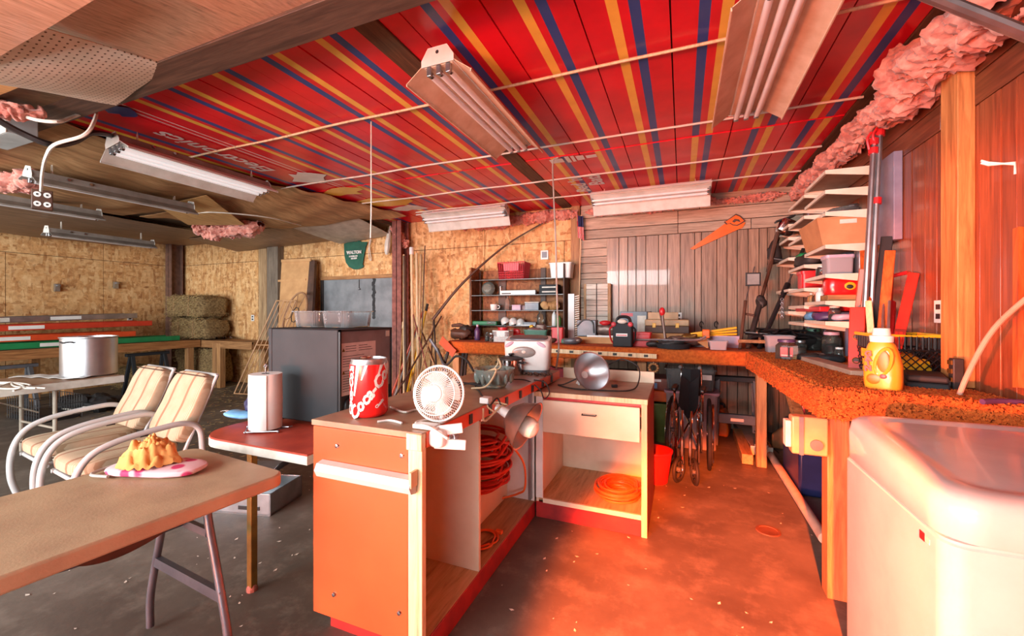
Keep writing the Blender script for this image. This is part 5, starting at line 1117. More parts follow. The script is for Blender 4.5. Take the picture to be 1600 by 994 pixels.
for i, (lab, (a, c, e, f), r, m, tp_) in enumerate(PO):
    y1 = 5.30 - .02 * (i % 5); y0 = 5.0 - .05 * (i % 6)
    q = aY(e, f, y1); b0 = aY(a, c, y0); d = b0 - q; k = q.z / max(.2, q.z - b0.z); foot = q + d * k; foot.z = 0
    pole(lab, foot, q, r, m, tip=tp_)
pts = bez([aY(676, 500, 4.95), aY(716, 450, 5.1), aY(760, 408, 5.3), aY(800, 377, 5.45), aY(854, 345, 5.55)], 6)
tag(MB().tube(pts, [.022 - .014 * i / len(pts) for i in range(len(pts))], 7).b('bowed_strip', M_['brown']), 'long dark bowed strip rising from the pole bundle across the chipboard', 'strip')
t = thing('floor_stand', 'black metal stand with a curved arm behind the worktop, below the bench end', 'stand', aZ(700, 700, 0))
for q in ([aY(724, 552, 4.0), aY(716, 640, 4.0)], [aY(729, 552, 4.2), aY(722, 640, 4.2)]): MB().tube(q, .018, 8).b('leg', M_['black'], t)
MB().tube(bez([aY(684, 545, 3.9), aY(696, 570, 3.85), aY(712, 557, 3.85), aY(728, 562, 3.8), aY(740, 580, 3.7)], 7), .012, 8).b('arm', M_['dark'], t)
MB().tube(bez([aY(672, 530, 3.9), aY(690, 560, 3.9), aY(700, 600, 3.9)], 7), .018, 8).b('arm', M_['grey_metal'], t); MB().tube(bez([aY(700, 550, 3.9), aY(694, 580, 3.9), aY(700, 640, 3.9)], 7), .016, 8).b('arm', M_['dark'], t)
# hay bale and maroon cloth under the back bench
hay_bale(aY(764, 640, 4.95) * 1 + V((0, 0, 0)) if 0 else V((aY(764, 640, 5.0).x, 5.05, 0)), (.62, .3, .44), 0, 'hay bale under the back workbench, behind the glass bowl', 21)
t = thing('cloth_bundle', 'maroon cloth bundle under the back workbench behind the drawer cabinet', 'cloth', (aY(880, 600, 4.7).x, 4.75, 0)); L(t).blob((0, 0, .36), (.42, .25, .36), .1, 4, 30, 18, 4, pw=.6).b('cloth', M_['maroon'], t)
t = thing('storage_box', 'dark storage chest in the shade under the back workbench', 'box', (aY(975, 600, 5.1).x, 5.1, 0)); L(t).box(-.35, .2, -.2, .3, 0, .62).b('body', M_['brown'], t, bev=.01); L(t).box(-.36, .21, -.21, .31, .62, .68).b('lid', M_['brown'], t, bev=.01)
t = thing('wicker_ring', 'small ring of pale corks hanging under the back workbench', 'ring', aY(1021, 588, 4.45)); c_ = aY(1021, 575, 4.42)
for i in range(12): MB().blob(c_ + V((.042 * math.cos(i * PI / 6), 0, .042 * math.sin(i * PI / 6))), (.014, .014, .014), nu=8, nv=6).b('bead', M_['stud'], t)
MB().tube([c_ + V((0, 0, .05)), c_ + V((0, .02, .16))], .003, 5).b('string', M_['cord_white'], t)
# ================================================================ glass shelved display unit on the back bench
BT = BZ + .002
ux0, ux1, uyb, uyf, uzt = -2.80, -1.42, 5.55, 5.27, 2.03
t = thing('display_shelf', 'brown display shelf unit with thin dark glass shelves on the back workbench', 'shelf unit', ((ux0 + ux1) / 2, 5.4, BT))
MB().box(ux0 + .08, ux1, uyb - .012, uyb, BT, uzt - .03).b('back_panel', M_['osb_brown'], t)
for px0, px1 in ((734, 752), (779, 791), (845, 853)):
    a, c = aY(px0, 450, 5.53).x, aY(px1, 450, 5.53).x; MB().box(a, c, uyb - .03, uyb - .012, BT, uzt - .02).b('batten', M_['brown'], t, bev=.003)
MB().box(ux0, ux0 + .018, uyf, uyb, BT, uzt).b('side_panel', M_['osb_brown'], t, bev=.01); MB().box(ux1 - .018, ux1, uyf, uyb, BT, uzt).b('side_panel', M_['brown'], t, bev=.004)
SZ = [1.838, 1.622, 1.41, 1.20]
for z in SZ: MB().box(ux0 + .018, ux1 - .018, uyf, uyb - .03, z, z + .008).b('shelf', pm('smoked_shelf', (70, 62, 56), (54, 48, 44), rough=.2) if z == SZ[0] else bpy.data.materials['smoked_shelf'], t)
def on(px, k, dy=.12): q = aY(px, 450, uyf + dy); return V((q.x, q.y, (SZ[k] + .009) if k < 4 else BT))
def crate_basket(name, lab, p, w_, d_, h, m, cat='basket', holes=(14, 3), flare=1.12, gr=None):
    t = thing(name, lab, cat, p, 0, gr); b_ = L(t); th = .003
    def wall(x0, y0, x1, y1):
        n, r = holes
        for i in range(n + 1):
            u = i / n; a = V((x0 + (x1 - x0) * u, y0 + (y1 - y0) * u, 0)); c = V((a.x * flare, a.y * flare, h)); b_.tube([a, c], .0045, 4)
        for j in range(r + 2):
            v = j / (r + 1) * .55 if j <= r else 1; f = 1 + (flare - 1) * v; b_.tube([V((x0 * f, y0 * f, h * v)), V((x1 * f, y1 * f, h * v))], .0045, 4)
        f0, f1 = 1 + (flare - 1) * .5, 1 + (flare - 1) * .95
        dx, dy = (x1 - x0), (y1 - y0)
        b_.add([(x0 * f0 + dx * .22 * f0, y0 * f0 + dy * .22 * f0, h * .5), (x0 * f0 + dx * .78 * f0, y0 * f0 + dy * .78 * f0, h * .5), (x0 * f1 + dx * .78 * f1, y0 * f1 + dy * .78 * f1, h * .95), (x0 * f1 + dx * .22 * f1, y0 * f1 + dy * .22 * f1, h * .95)], [(0, 1, 2, 3)])
    a, c = w_ / 2, d_ / 2
    wall(-a, -c, a, -c); wall(a, -c, a, c); wall(a, c, -a, c); wall(-a, c, -a, -c); b_.box(-a, a, -c, c, 0, .005); b_.b('basket', m, t)
    f = flare; L(t).tube([(-a * f, -c * f, h), (a * f, -c * f, h), (a * f, c * f, h), (-a * f, c * f, h)], .008, 6, True).b('rim', m, t); return t
crate_basket('shopping_basket', 'pink-red plastic basket on the top glass shelf', on(803, 0), .36, .2, .23, M_['pinkred'])
def tub(name, lab, p, w_, d_, h, m, cat='tub', fl=1.15, gr=None, a=0.0, lid=None):
    t = thing(name, lab, cat, p, a, gr); b_ = L(t); rg = []; n = None
    for z, k, i_ in ((0, 1, 0), (h, fl, 0), (h, fl * 1.06, 0), (h - .012, fl * 1.06, 0), (h - .006, fl * 1.03, 0), (h - .006, fl * .96, 0), (.006, .95, 0)):
        rg.append([(x * k, y * k, z) for x, y in rrect(-w_ / 2, w_ / 2, -d_ / 2, d_ / 2, min(w_, d_) * .14, 4)])
    n = len(rg[0]); b_.add([q for r in rg for q in r], [(k * n + i, k * n + (i + 1) % n, (k + 1) * n + (i + 1) % n, (k + 1) * n + i) for k in range(len(rg) - 1) for i in range(n)] + [tuple(range(n - 1, -1, -1)), tuple(range((len(rg) - 1) * n, len(rg) * n))])
    b_.b('body', m, t)
    if lid: L(t).prism([(x * fl * 1.08, y * fl * 1.08) for x, y in rrect(-w_ / 2, w_ / 2, -d_ / 2, d_ / 2, min(w_, d_) * .14, 4)], h - .004, h + .02).b('lid', lid, t, bev=.004)
    return t
tub('white_bucket', 'white rectangular bucket at the right end of the top glass shelf', on(878, 0, .14), .26, .18, .2, M_['white'], 'bucket')
def jar(name, lab, p, r, h, m, lid=None, cat='jar', gr=None, fillm=None, sq=False):
    t = thing(name, lab, cat, p, R.uniform(0, .4), gr); n = 4 if sq else 20
    L(t).lathe([(0, 0), (r * .92, 0), (r, r * .12), (r, h * .72), (r * .72, h * .86), (r * .72, h)] + ([(0, h)] if not fillm else [(r * .66, h), (r * .66, h * .86), (r * .93, h * .7), (r * .93, .012), (0, .012)]), n=n).b('body', m, t)
    if lid: L(t).lathe([(r * .76, h * .9), (r * .8, h * .9), (r * .8, h * 1.03), (0, h * 1.035)], n=20).b('lid', lid, t)
    if fillm: L(t).blob((0, 0, h * .28), (r * .85, r * .85, h * .26), r * .2, 30, 14, 8, 3, pw=.7).b('contents', fillm, t)
    return t
def bottle(name, lab, p, r, h, m, capm, lab_m=None, cat='bottle', gr=None):
    t = thing(name, lab, cat, p, 0, gr)
    L(t).lathe([(0, 0), (r * .94, 0), (r, .006), (r, h * .6), (r * .85, h * .7), (r * .35, h * .84), (r * .35, h * .9)], n=18).b('body', m, t)
    L(t).lathe([(r * .42, h * .87), (r * .42, h), (0, h)], n=14).b('cap', capm, t)
    if lab_m: L(t).lathe([(r * 1.01, h * .15), (r * 1.012, h * .5)], n=18).b('label', lab_m, t)
    return t
p = on(763, 1); t = thing('glass_bowl', 'clear cut glass bowl standing on edge at the left of the glass shelves', 'bowl', p); L(t).lathe([(0, .05), (.06, .045), (.09, .02), (.10, 0), (.094, 0), (.05, .035), (0, .04)], (0, 0, .10), (.1, -1, .15), 24).b('bowl', M_['greenglass'], t)
t = thing('rail_box', 'long white rail lying on the second glass shelf', 'rail', on(810, 1)); L(t).box(-.26, .26, -.03, .03, 0, .065).b('rail', M_['white'], t, bev=.006); L(t).box(-.27, -.255, -.03, .03, 0, .13).b('end_bracket', M_['white'], t, bev=.004); L(t).box(-.24, -.1, -.032, -.03, .015, .03).b('slot', M_['dark'], t)
t = thing('parts_box', 'dark carton with pale print on the second glass shelf', 'box', on(860, 1)); L(t).box(-.13, .13, -.09, .06, 0, .13).b('carton', M_['charcoal'], t, bev=.004)
for z in (.025, .085): L(t).box(-.09, .1, -.0915, -.09, z, z + .018).b('print', M_['offwhite'], t)
t = thing('mug', 'white mug on the third glass shelf', 'mug', on(772, 2)); L(t).lathe([(0, 0), (.045, 0), (.052, .03), (.055, .085), (.049, .085), (.046, .01), (0, .01)], n=22).b('cup', M_['white'], t); L(t).tube(bez([(.05, 0, .07), (.085, 0, .06), (.08, 0, .03), (.05, 0, .02)], 5), .006, 6).b('handle', M_['white'], t)
bottle('clear_bottle', 'clear bottle standing on the third glass shelf left of the grey boxes', on(793, 2), .042, .21, M_['clear'], M_['clear'])
for px, dy, w_, h, m, lab in ((809, .1, .13, .06, 'lilac', 'pale lilac box lying on the third glass shelf beside the clear bottle'), (822, .15, .15, .05, 'tote', 'frosted flat tray on the third glass shelf'), (833, .14, .2, .10, 'grey_metal', 'grey stacked parts box on the third glass shelf')):
    t = thing('small_box', lab, 'box', on(px, 2, dy)); L(t).box(-w_ / 2, w_ / 2, -.06, .06, 0, h).b('box', M_[m], t, bev=.004); L(t).box(-w_ / 2 - .003, w_ / 2 + .003, -.063, .063, h, h + .014).b('lid', M_[m if m != 'grey_metal' else 'offwhite'], t, bev=.003)
t = thing('work_gloves', 'tan leather gloves heaped at the right of the third glass shelf', 'gloves', on(858, 2, .1)); L(t).blob((-.06, 0, .055), (.07, .06, .055), .03, 9, seed=2).b('glove', M_['card'], t); L(t).blob((.05, .02, .06), (.09, .06, .065), .04, 9, seed=6).b('glove', M_['stud'], t)
t = thing('green_tray', 'flat bright green tray at the left of the lowest glass shelf', 'tray', on(759, 3, .1)); L(t).box(-.2, .2, -.07, .07, 0, .055).b('tray', M_['brightgreen'], t, bev=.008); L(t).box(.05, .19, -.072, .0, .01, .057).b('pale_part', M_['clear'], t, bev=.004)
for i, (px, a) in enumerate(((791, .5), (803, .25), (814, 0))):
    t = thing('lamp_shade', ('white glass shade, leftmost of the three on the lowest glass shelf', 'white glass shade, middle of the three on the lowest glass shelf', 'white glass shade, rightmost of the three on the lowest glass shelf')[i], 'lamp shade', on(px, 3, .08 + .03 * i), 0, 'white glass shades'); L(t).lathe([(.07, 0), (.066, .03), (.045, .07), (.02, .085), (0, .087)], (0, 0, .01 + a * .05), (-a, -.25, 1), 22).b('shade', pm('milk_glass', (222, 228, 224), (206, 212, 208), rough=.2), t)
t = thing('small_box', 'flat grey case right of the glass shades on the lowest glass shelf', 'box', on(830, 3)); L(t).box(-.09, .09, -.06, .06, 0, .05).b('box', M_['grey_metal'], t, bev=.006); L(t).box(-.12, .08, -.08, -.06, 0, .012).b('edge', M_['white'], t)
bottle('glass_vase', 'tall ribbed clear vase on the lowest glass shelf', on(844, 3), .045, .21, M_['glass'], M_['clear'])
bottle('spray_bottle', 'white bottle beside the green one at the right of the lowest glass shelf', on(866, 3), .032, .22, M_['white'], M_['white'])
bottle('green_bottle', 'green bottle behind the drop cord on the lowest glass shelf', on(873, 3, .1), .036, .16, M_['lime'], M_['amber'])
# ---------------------------------------------------------------- along the back bench
def ob(px, y=4.75, z=BT): q = aY(px, 500, y); return V((q.x, y, z))
def lump(name, lab, cat, p, parts):
    t = thing(name, lab, cat, p)
    for i, (nm, c, d, m) in enumerate(parts): L(t).blob(c, d, min(d) * .4, 14, 20, 12, i + p.x * 7, pw=.7).b(nm, M_[m], t)
    return t
lump('tool_pile', 'dark pile of rusty tools at the left end of the back workbench', 'tools', ob(722, 4.85), [('pile', (0, 0, .07), (.15, .12, .07), 'brown'), ('pile', (.05, .02, .13), (.09, .08, .05), 'dark')])
t = thing('desk_lamp', 'dark folded desk lamp arm rising from the tool pile at the left of the bench', 'lamp', ob(716, 5.0)); MB().tube([ob(722, 5.0, BT), aY(730, 516, 5.0)], .012, 7).b('arm', M_['stud'], t); MB().tube([aY(706, 509, 4.98), aY(718, 508, 5), aY(740, 514, 5.02)], [.02, .03, .012], 8).b('head', M_['brown'], t)
t = thing('red_folder', 'red-orange board leaning at the left end of the bench', 'board', ob(694, 4.75)); MB().bar(aY(689, 531, 4.5), aY(710, 553, 4.42), .1, .01, (0, 1, 0)).b('board', M_['ladder'], t)
bottle('purple_bottle', 'purple metallic spray can near the left end of the back bench', ob(746, 4.8), .038, .2, M_['purple'], M_['lilac'])
jar('jar_of_screws', 'clear jar of screws beside the purple spray can', ob(762, 4.7), .035, .11, M_['glass'], None, fillm=M_['brown'])
jar('small_glass_jar', 'small empty glass jar left of the white mesh basket', ob(768, 4.65), .03, .10, M_['glass'], M_['steel'])
crate_basket('mesh_basket', 'white mesh basket with a red tub in it on the back bench', ob(786, 4.72), .2, .14, .13, M_['white'], holes=(12, 5), flare=1.05)
jar('red_tub', 'dark red tub standing in the white mesh basket', ob(786, 4.74, BT + .008), .08, .16, M_['red_plastic'], M_['red_plastic'], 'tub')
lump('tool_pile', 'red handled tools lying between the mesh basket and the green bin', 'tools', ob(808, 4.9), [('handle', (0, 0, .06), (.12, .03, .03), 'red_plastic'), ('steel', (.03, .05, .04), (.12, .05, .04), 'steel'), ('tools', (-.02, .03, .10), (.05, .02, .05), 'red_plastic')])
tub('green_bin', 'dark green plastic bin full of odds and ends on the back bench', ob(840, 4.78), .26, .17, .15, M_['green'])
lump('parts_heap', 'heap of metal parts and a yellow piece in the green bin', 'parts', ob(838, 4.78, BT + .012), [('parts', (0, 0, .10), (.11, .07, .06), 'steel'), ('parts', (.06, .02, .15), (.07, .05, .06), 'dull_alum'), ('yellow_piece', (-.06, 0, .16), (.03, .03, .03), 'yellow')])
tub('red_can', 'red rectangular fuel can on the back bench behind the drop cord', ob(872, 4.8), .14, .10, .16, M_['red_plastic'], 'can', 1.0, lid=M_['red_plastic'])
lump('trowel_heap', 'dark hand tools lying left of the red fuel can', 'tools', ob(858, 4.75), [('tools', (0, 0, .03), (.09, .05, .03), 'brown'), ('tools', (0, .04, .06), (.05, .05, .02), 'dark')])
lump('pebble_heap', 'heap of grey fittings at the foot of the white louvre', 'fittings', ob(893, 4.62), [('fittings', (0, 0, .035), (.10, .06, .035), 'grey_metal'), ('fittings', (.06, .0, .04), (.06, .05, .035), 'dull_alum'), ('fittings', (-.08, .01, .03), (.04, .04, .03), 'green')])
t = thing('white_louvre', 'tall white louvre panel with slanted teeth standing on the back bench', 'louvre', ob(893, 5.1)); a, c = aY(888, 530, 5.1), aY(898, 459, 5.1)
MB().box(a.x, c.x, 5.08, 5.11, BT, c.z).b('panel', M_['white_enamel'], t, bev=.004); x = aY(899, 500, 5.1).x
for i in range(20):
    z = BT + .03 + i * (c.z - BT - .04) / 20; MB().bar((x, 5.09, z), (x + .055, 5.09, z + .012), .035, .012).b('tooth', M_['offwhite'], t)
t = thing('grey_shutter', 'weathered grey louvred shutter leaning on the wall behind the power pack', 'shutter', ob(932, 5.5)); a, c = aY(912, 515, 5.5), aY(955, 443, 5.54)
for x0, x1 in ((a.x, a.x + .03), (c.x - .04, c.x)): MB().box(x0, x1, 5.5, 5.54, BT, c.z).b('stile', M_['pale_wood'], t, bev=.003)
gw = wood('grey_slat', (222, 218, 206), (196, 192, 180), 'x', rough=.7)
for i in range(10): z = BT + .02 + i * (c.z - BT - .02) / 10; MB().box(a.x + .02, c.x - .03, 5.512, 5.53, z, z + (c.z - BT) / 10 - .006).b('slat', gw, t, bev=.003)
MB().tube([aY(932, 443, 5.505), aY(932, 512, 5.505)], .005, 6).b('tilt_rod', M_['dark'], t)
t = thing('drill_case', 'open grey tool case with cables in front of the grey shutter', 'tool case', ob(920, 4.9)); L(t).box(-.12, .34, -.1, .1, 0, .075).b('lower_tray', M_['card'], t, bev=.004)
L(t).box(-.12, .1, -.09, .06, .08, .27).b('case', M_['grey_metal'], t, bev=.006); L(t).tube(bez([(-.12, -.1, .2), (-.04, -.1, .27), (.06, -.1, .25), (.08, -.1, .12)], 6), .008, 7).b('cable', M_['black'], t)
L(t).blob((.2, -.02, .16), (.13, .07, .07), .03, 9, seed=3).b('sander', M_['dull_alum'], t); L(t).blob((.2, -.04, .24), (.07, .04, .03), .01, 9, seed=4).b('red_cap', M_['red_plastic'], t); L(t).box(.0, .34, -.105, -.085, .075, .095).b('rail', M_['white'], t)
# power pack
t = thing('power_pack', 'dark grey jump start power pack with red clamps on the bench edge', 'power pack', ob(973, 4.50)); 
L(t).box(-.095, .10, -.06, .1, 0, .25).b('body', M_['charcoal'], t, bev=.012); L(t).box(-.06, .055, -.065, -.058, .11, .14).b('nameplate', M_['white'], t); L(t).box(-.055, .05, -.067, -.064, .117, .127).b('nameplate_print', M_['red_plastic'], t)
L(t).tube(bez([(-.07, .02, .24), (-.05, .02, .30), (0, .02, .315), (.06, .02, .30), (.08, .02, .24)], 6), .016, 8).b('handle', M_['black'], t); L(t).blob((0, -.05, .265), (.05, .02, .025)).b('gauge', M_['offwhite'], t)
for s_ in (-1, 1): L(t).blob((s_ * .085, -.06, .235), (.026, .02, .026)).b('clamp', M_['pinkred'], t); L(t).tube(bez([(s_ * .09, -.05, .22), (s_ * .13, -.03, .18), (s_ * .125, 0, .08), (s_ * .1, .02, .03)], 5), .009, 6).b('cable', M_['black'] if s_ > 0 else M_['red_plastic'], t)
t = thing('carton', 'grey carton with a red corner print behind the power pack', 'box', ob(993, 5.15)); L(t).box(-.18, .13, 0, .18, 0, .37).b('carton', M_['grey_metal'], t, bev=.004); L(t).box(.13, .17, 0, .18, 0, .37).b('side', M_['brown'], t); L(t).box(-.17, -.03, -.002, 0, .31, .35).b('print', M_['pinkred'], t); L(t).box(.02, .12, -.002, 0, .05, .32).b('print', M_['offwhite'], t)
tub('red_toolbox', 'small red toolbox right of the power pack on the back bench', ob(1002, 4.65), .2, .12, .13, M_['red_plastic'], 'toolbox', 1.0, lid=M_['red_plastic'])
# tackle boxes, snips
t = thing('tackle_box', 'tan tackle box with a brown band and brass clasps, stacked on another', 'tackle box', ob(1042, 5.0, BT + .13)); L(t).box(-.23, .23, -.11, .11, 0, .08).b('base', M_['brown'], t, bev=.006)
L(t).box(-.23, .23, -.11, .11, .08, .15).b('lid', pm('tan_tackle', (190, 164, 128), (170, 144, 108), rough=.5), t, bev=.01)
for x in (-.13, .11): L(t).box(x - .018, x + .018, -.118, -.108, .06, .11).b('clasp', M_['yellow'], t, bev=.003)
L(t).box(-.2, .12, -.05, .08, .15, .23).b('carton_on_lid', bpy.data.materials['tan_tackle'], t, bev=.004)
t = thing('tackle_box', 'mottled tan tackle box under the banded one on the back bench', 'tackle box', ob(1042, 5.0)); L(t).box(-.23, .23, -.11, .11, 0, .128).b('body', M_['card'], t, bev=.006)
t = thing('hedge_shears', 'brown handled loppers standing in front of the tan tackle boxes', 'loppers', ob(1036, 4.62)); MB().tube([ob(1041, 4.62, BT + .05), aY(1032, 488, 4.66)], .014, 8).b('handle', M_['brown'], t); MB().tube([ob(1040, 4.6, BT + .05), aY(1036, 500, 4.62), aY(1035, 485, 4.62)], .012, 8).b('handle', M_['dull_alum'], t); MB().blob(aY(1034.5, 487, 4.62), (.03, .025, .045)).b('grip', M_['red_plastic'], t)
t = thing('iron_pan', 'black iron pan sunk in clutter at the bench edge', 'pan', ob(1052, 4.50)); L(t).lathe([(0, 0), (.15, 0), (.17, .05), (.165, .05), (.14, .01), (0, .01)], n=32).b('pan', M_['charcoal'], t); L(t).blob((-.03, .03, .05), (.12, .08, .05), .04, 14, seed=3).b('scrap', M_['dark'], t)
tag(MB().tube(bez([aY(992, 531, 4.55), aY(1034, 531, 4.5), aY(1060, 532, 4.46), aY(1090, 531, 4.44), aY(1103, 526, 4.44)], 5), .011, 8).b('steel_rod', M_['steel']), 'long bare steel rod lying along the front of the bench clutter', 'rod')
lump('fittings_heap', 'heap of brass and steel fittings behind the steel rod', 'fittings', ob(1068, 4.72), [('fittings', (0, 0, .06), (.16, .08, .05), 'dull_alum'), ('fittings', (.06, .02, .09), (.08, .05, .05), 'bronze'), ('fittings', (-.1, .02, .05), (.08, .06, .04), 'steel')])
lump('fittings_heap', 'dark bits and a yellow cap left of the iron pan', 'fittings', ob(1022, 4.6), [('bits', (0, 0, .03), (.08, .05, .03), 'dark'), ('cap', (.05, .03, .05), (.03, .03, .03), 'yellow')])
# yellow spirit level / clamp, orange caulk gun, tubs
t = thing('tripod', 'yellow folded tripod lying across the plastic boxes on the back bench', 'tripod', ob(1118, 4.75, BT + .12))
for k in range(3): MB().bar(aY(1079, 522 + k * 1.5, 4.72), aY(1151, 512 + k * 5, 4.74 + .03 * k), .035, .022).b('leg', M_['yellow'], t, bev=.004)
MB().box(*(lambda q: (q.x - .04, q.x + .03, q.y - .03, q.y + .04, q.z - .05, q.z + .04))(aY(1104, 521, 4.66))).b('head', M_['orange'], t, bev=.01)
tub('plastic_tub', 'grey plastic tub holding up the yellow tripod on the bench', ob(1135, 4.85), .26, .18, .12, M_['lilac'], 'tub', 1.08)
tub('plastic_tub', 'small clear tub at the bench edge before the yellow tripod', ob(1122, 4.50), .14, .11, .085, M_['tote'], 'tub', 1.15)
tub('plastic_tub', 'low pale tub in the row behind the steel rod', ob(1092, 4.85), .2, .14, .10, M_['tote'], 'tub', 1.1)
t = thing('dust_pan', 'tan dust pan tipped against the clear tub', 'dustpan', ob(1103, 4.55)); b_ = MB(); q = [aY(1090, 535, 4.5), aY(1105, 530, 4.55), aY(1107, 544, 4.44), aY(1104, 544, 4.43)]; b_.add(q + [x + V((0, .02, .005)) for x in q], [(0, 1, 2, 3), (7, 6, 5, 4), (0, 4, 5, 1), (1, 5, 6, 2), (2, 6, 7, 3), (3, 7, 4, 0)]); b_.b('pan', M_['card'], t)
for px, lab in ((1096, 'small round hook on the brown panelling above the fittings'), (1119, 'small dark latch on the brown panelling above the tripod')):
    q = aY(px, 507, 5.585); t = tag(MB().tube([q + V((.02 * math.cos(a), 0, .035 * math.sin(a))) for a in [i * PI / 6 for i in range(11)]], .006, 6).b('wall_hook', M_['dark']), lab, 'hook')
# string trimmers and worklight leaning in the corner
def trim(lab, a, c, m='dark'):
    t = thing('string_trimmer', lab, 'trimmer', a); d = (c - a)
    MB().tube([a, a + d * .5, c], .018, 8).b('shaft', M_['brown'], t); MB().tube([a + d * .02, a + d * .38], .028, 8).b('lower_tube', M_[m], t)
    MB().blob(a + d * .4, (.05, .05, .07), .02, 12).b('coupling', M_['dark'], t); MB().blob(a + d * .86, (.07, .06, .13), .03, 9, seed=3).b('motor', M_['dark'], t); MB().tube(bez([a + d * .8, a + d * .8 + V((.1, -.04, -.03)), a + d * .78 + V((.14, -.05, .0))], 5), .016, 7).b('grip', M_['dark'], t); return t
a, c = aY(1168, 528, 4.7), aY(1216, 372, 5.35); a.z = BT
t = trim('dark string trimmer leaning on the brown panelling behind the square mirror', a, c)
a, c = aY(1186, 527, 4.75), aY(1246, 410, 5.2); a.z = BT
t = thing('pole_pruner', 'black and steel pole pruner leaning beside the metal shelves', 'pole pruner', a); d = c - a
MB().tube([a, a + d * .35, a + d * .68], .022, 8).b('lower_tube', M_['black'], t); MB().tube([a + d * .3, c], .009, 8).b('inner_rod', M_['steel'], t); MB().tube([a + d * .62, a + d * .74], .028, 8).b('collar', M_['black'], t); MB().tube([c, c + d * .28], .018, 8).b('upper_tube', M_['dark'], t)
a = aY(1156, 536, 4.62); a.z = BT; c = aY(1179, 417, 5.0)
t = thing('tool_stand', 'thin dark stand with a square pale mirror against the brown panelling', 'stand', a)
MB().tube([a, aY(1165, 470, 4.8)], .016, 8).b('pole', M_['brown'], t); MB().tube([aY(1165, 470, 4.8), c], .006, 7).b('rod', M_['steel'], t); MB().tube([aY(1162, 490, 4.78), aY(1178, 493, 4.78)], .012, 7).b('cross_bar', M_['brown'], t)
q0, q1 = aY(1165, 447, 4.88), aY(1188, 426, 4.92); MB().box(q0.x, q1.x, 4.88, 4.90, q0.z, q1.z).b('mirror_frame', M_['black'], t, bev=.003); MB().box(q0.x + .015, q1.x - .015, 4.876, 4.881, q0.z + .015, q1.z - .015).b('mirror', pm('grey_mirror', (186, 192, 190), (168, 174, 172), rough=.2, metal=.5), t)
t = thing('work_light', 'chrome floodlight head on a dark arm beside the top shelves', 'floodlight', aY(1228, 360, 5.2)); q = aY(1229, 355, 5.15)
MB().blob(q, (.085, .07, .085), pw=.5, M=Matrix.Rotation(.5, 4, 'Y')).b('head', M_['chrome'], t); MB().box(q.x - .08, q.x + .1, q.y - .05, q.y + .05, q.z + .08, q.z + .095, tr(q) @ Matrix.Rotation(-.3, 4, 'Y') @ tr(-q)).b('hood', M_['black'], t)
MB().tube(bez([q + V((-.06, 0, -.0)), aY(1212, 375, 5.2), aY(1206, 400, 5.2), aY(1200, 425, 5.25)], 6), .022, 8).b('arm', M_['brown'], t)
lump('black_clutter', 'tangle of black hoses and straps heaped in the bench corner', 'hoses', ob(1210, 5.1), [('heap', (0, 0, .09), (.24, .2, .09), 'black'), ('heap', (.12, -.25, .07), (.2, .18, .08), 'rubber'), ('rag', (.1, -.15, .15), (.1, .08, .04), 'brown')])
t = thing('hose_tangle', 'loose black hose loops on top of the corner heap', 'hose', ob(1215, 4.85, BT + .12))
for k in range(5): L(t).tube(bez([(R.uniform(-.3, .3), R.uniform(-.3, .2), R.uniform(0, .08)) for _ in range(6)], 6), .011, 6).b('loop', M_['black'], t)
tag(MB().bar(aY(1155, 533, 4.60), aY(1205, 534, 4.45), .05, .03).b('wood_strip', M_['stud_x']), 'short wooden strip lying in front of the trimmers on the bench', 'strip')
t = thing('key_chain', 'chain and keys hanging from the pole pruner in the corner', 'chain', aY(1222, 497, 4.9))
for i in range(9): q = aY(1222 + (i % 2), 468 + i * 3.4, 4.92); MB().tube([q + V((.012 * math.cos(a), .006 * (i % 2) * math.sin(a), .016 * math.sin(a))) for a in [j * PI / 4 for j in range(8)]], .004, 5, True).b('link', M_['steel'], t)
# wall pieces: painted saw, flag, thermostat
t = thing('hand_saw', 'orange painted hand saw hung slanting on the back panelling', 'saw', aY(1120, 385, 5.58)); y_ = 5.575
bl = [(1078, 389), (1143, 342), (1165, 348), (1160, 356), (1150, 360), (1084, 390)]
pl_ = lambda pts, m, nm, yy, th, par: MB().add([aY(x, y, yy) for x, y in pts] + [aY(x, y, yy) + V((0, th, 0)) for x, y in pts], [tuple(range(len(pts))), tuple(range(2 * len(pts) - 1, len(pts) - 1, -1))] + [((i + 1) % len(pts), i, i + len(pts), (i + 1) % len(pts) + len(pts)) for i in range(len(pts))]).b(nm, M_[m], par)
pl_(bl, 'orange', 'blade', y_, .01, t)
hd = [(1131, 347), (1140, 341), (1147, 336), (1150, 334), (1157, 337), (1165, 345), (1158, 350), (1152, 353), (1145, 352), (1140, 349), (1135, 351)]
pl_(hd, 'brown', 'handle_outline', y_ - .006, .006, t); c_ = (1148, 344.5); pl_([(c_[0] + (x - c_[0]) * .86, c_[1] + (y - c_[1]) * .8) for x, y in hd], 'orange', 'handle', y_ - .012, .006, t)
pl_([(1144, 346), (1148, 342), (1155, 343), (1157, 347), (1151, 345.5), (1147, 348)], 'brown', 'grip_hole', y_ - .014, .002, t)
t = thing('small_flag', 'small furled striped flag on a thin stick before the wall post', 'flag', aY(906, 470, 5.5)); MB().tube([aY(905, 470, 5.5), aY(908, 336, 5.52)], .008, 6).b('stick', M_['edge'], t)
fl = [[aY(901 + 10 * u + 1.5 * v, 337 + v * 34 + u * (5 if v > .5 else 1), 5.50 + .012 * math.sin(u * 9)) for u in [i / 12 for i in range(13)]] for v in [i / 12 for i in range(13)]]
b_ = MB(); vs = [q for r in fl for q in r]
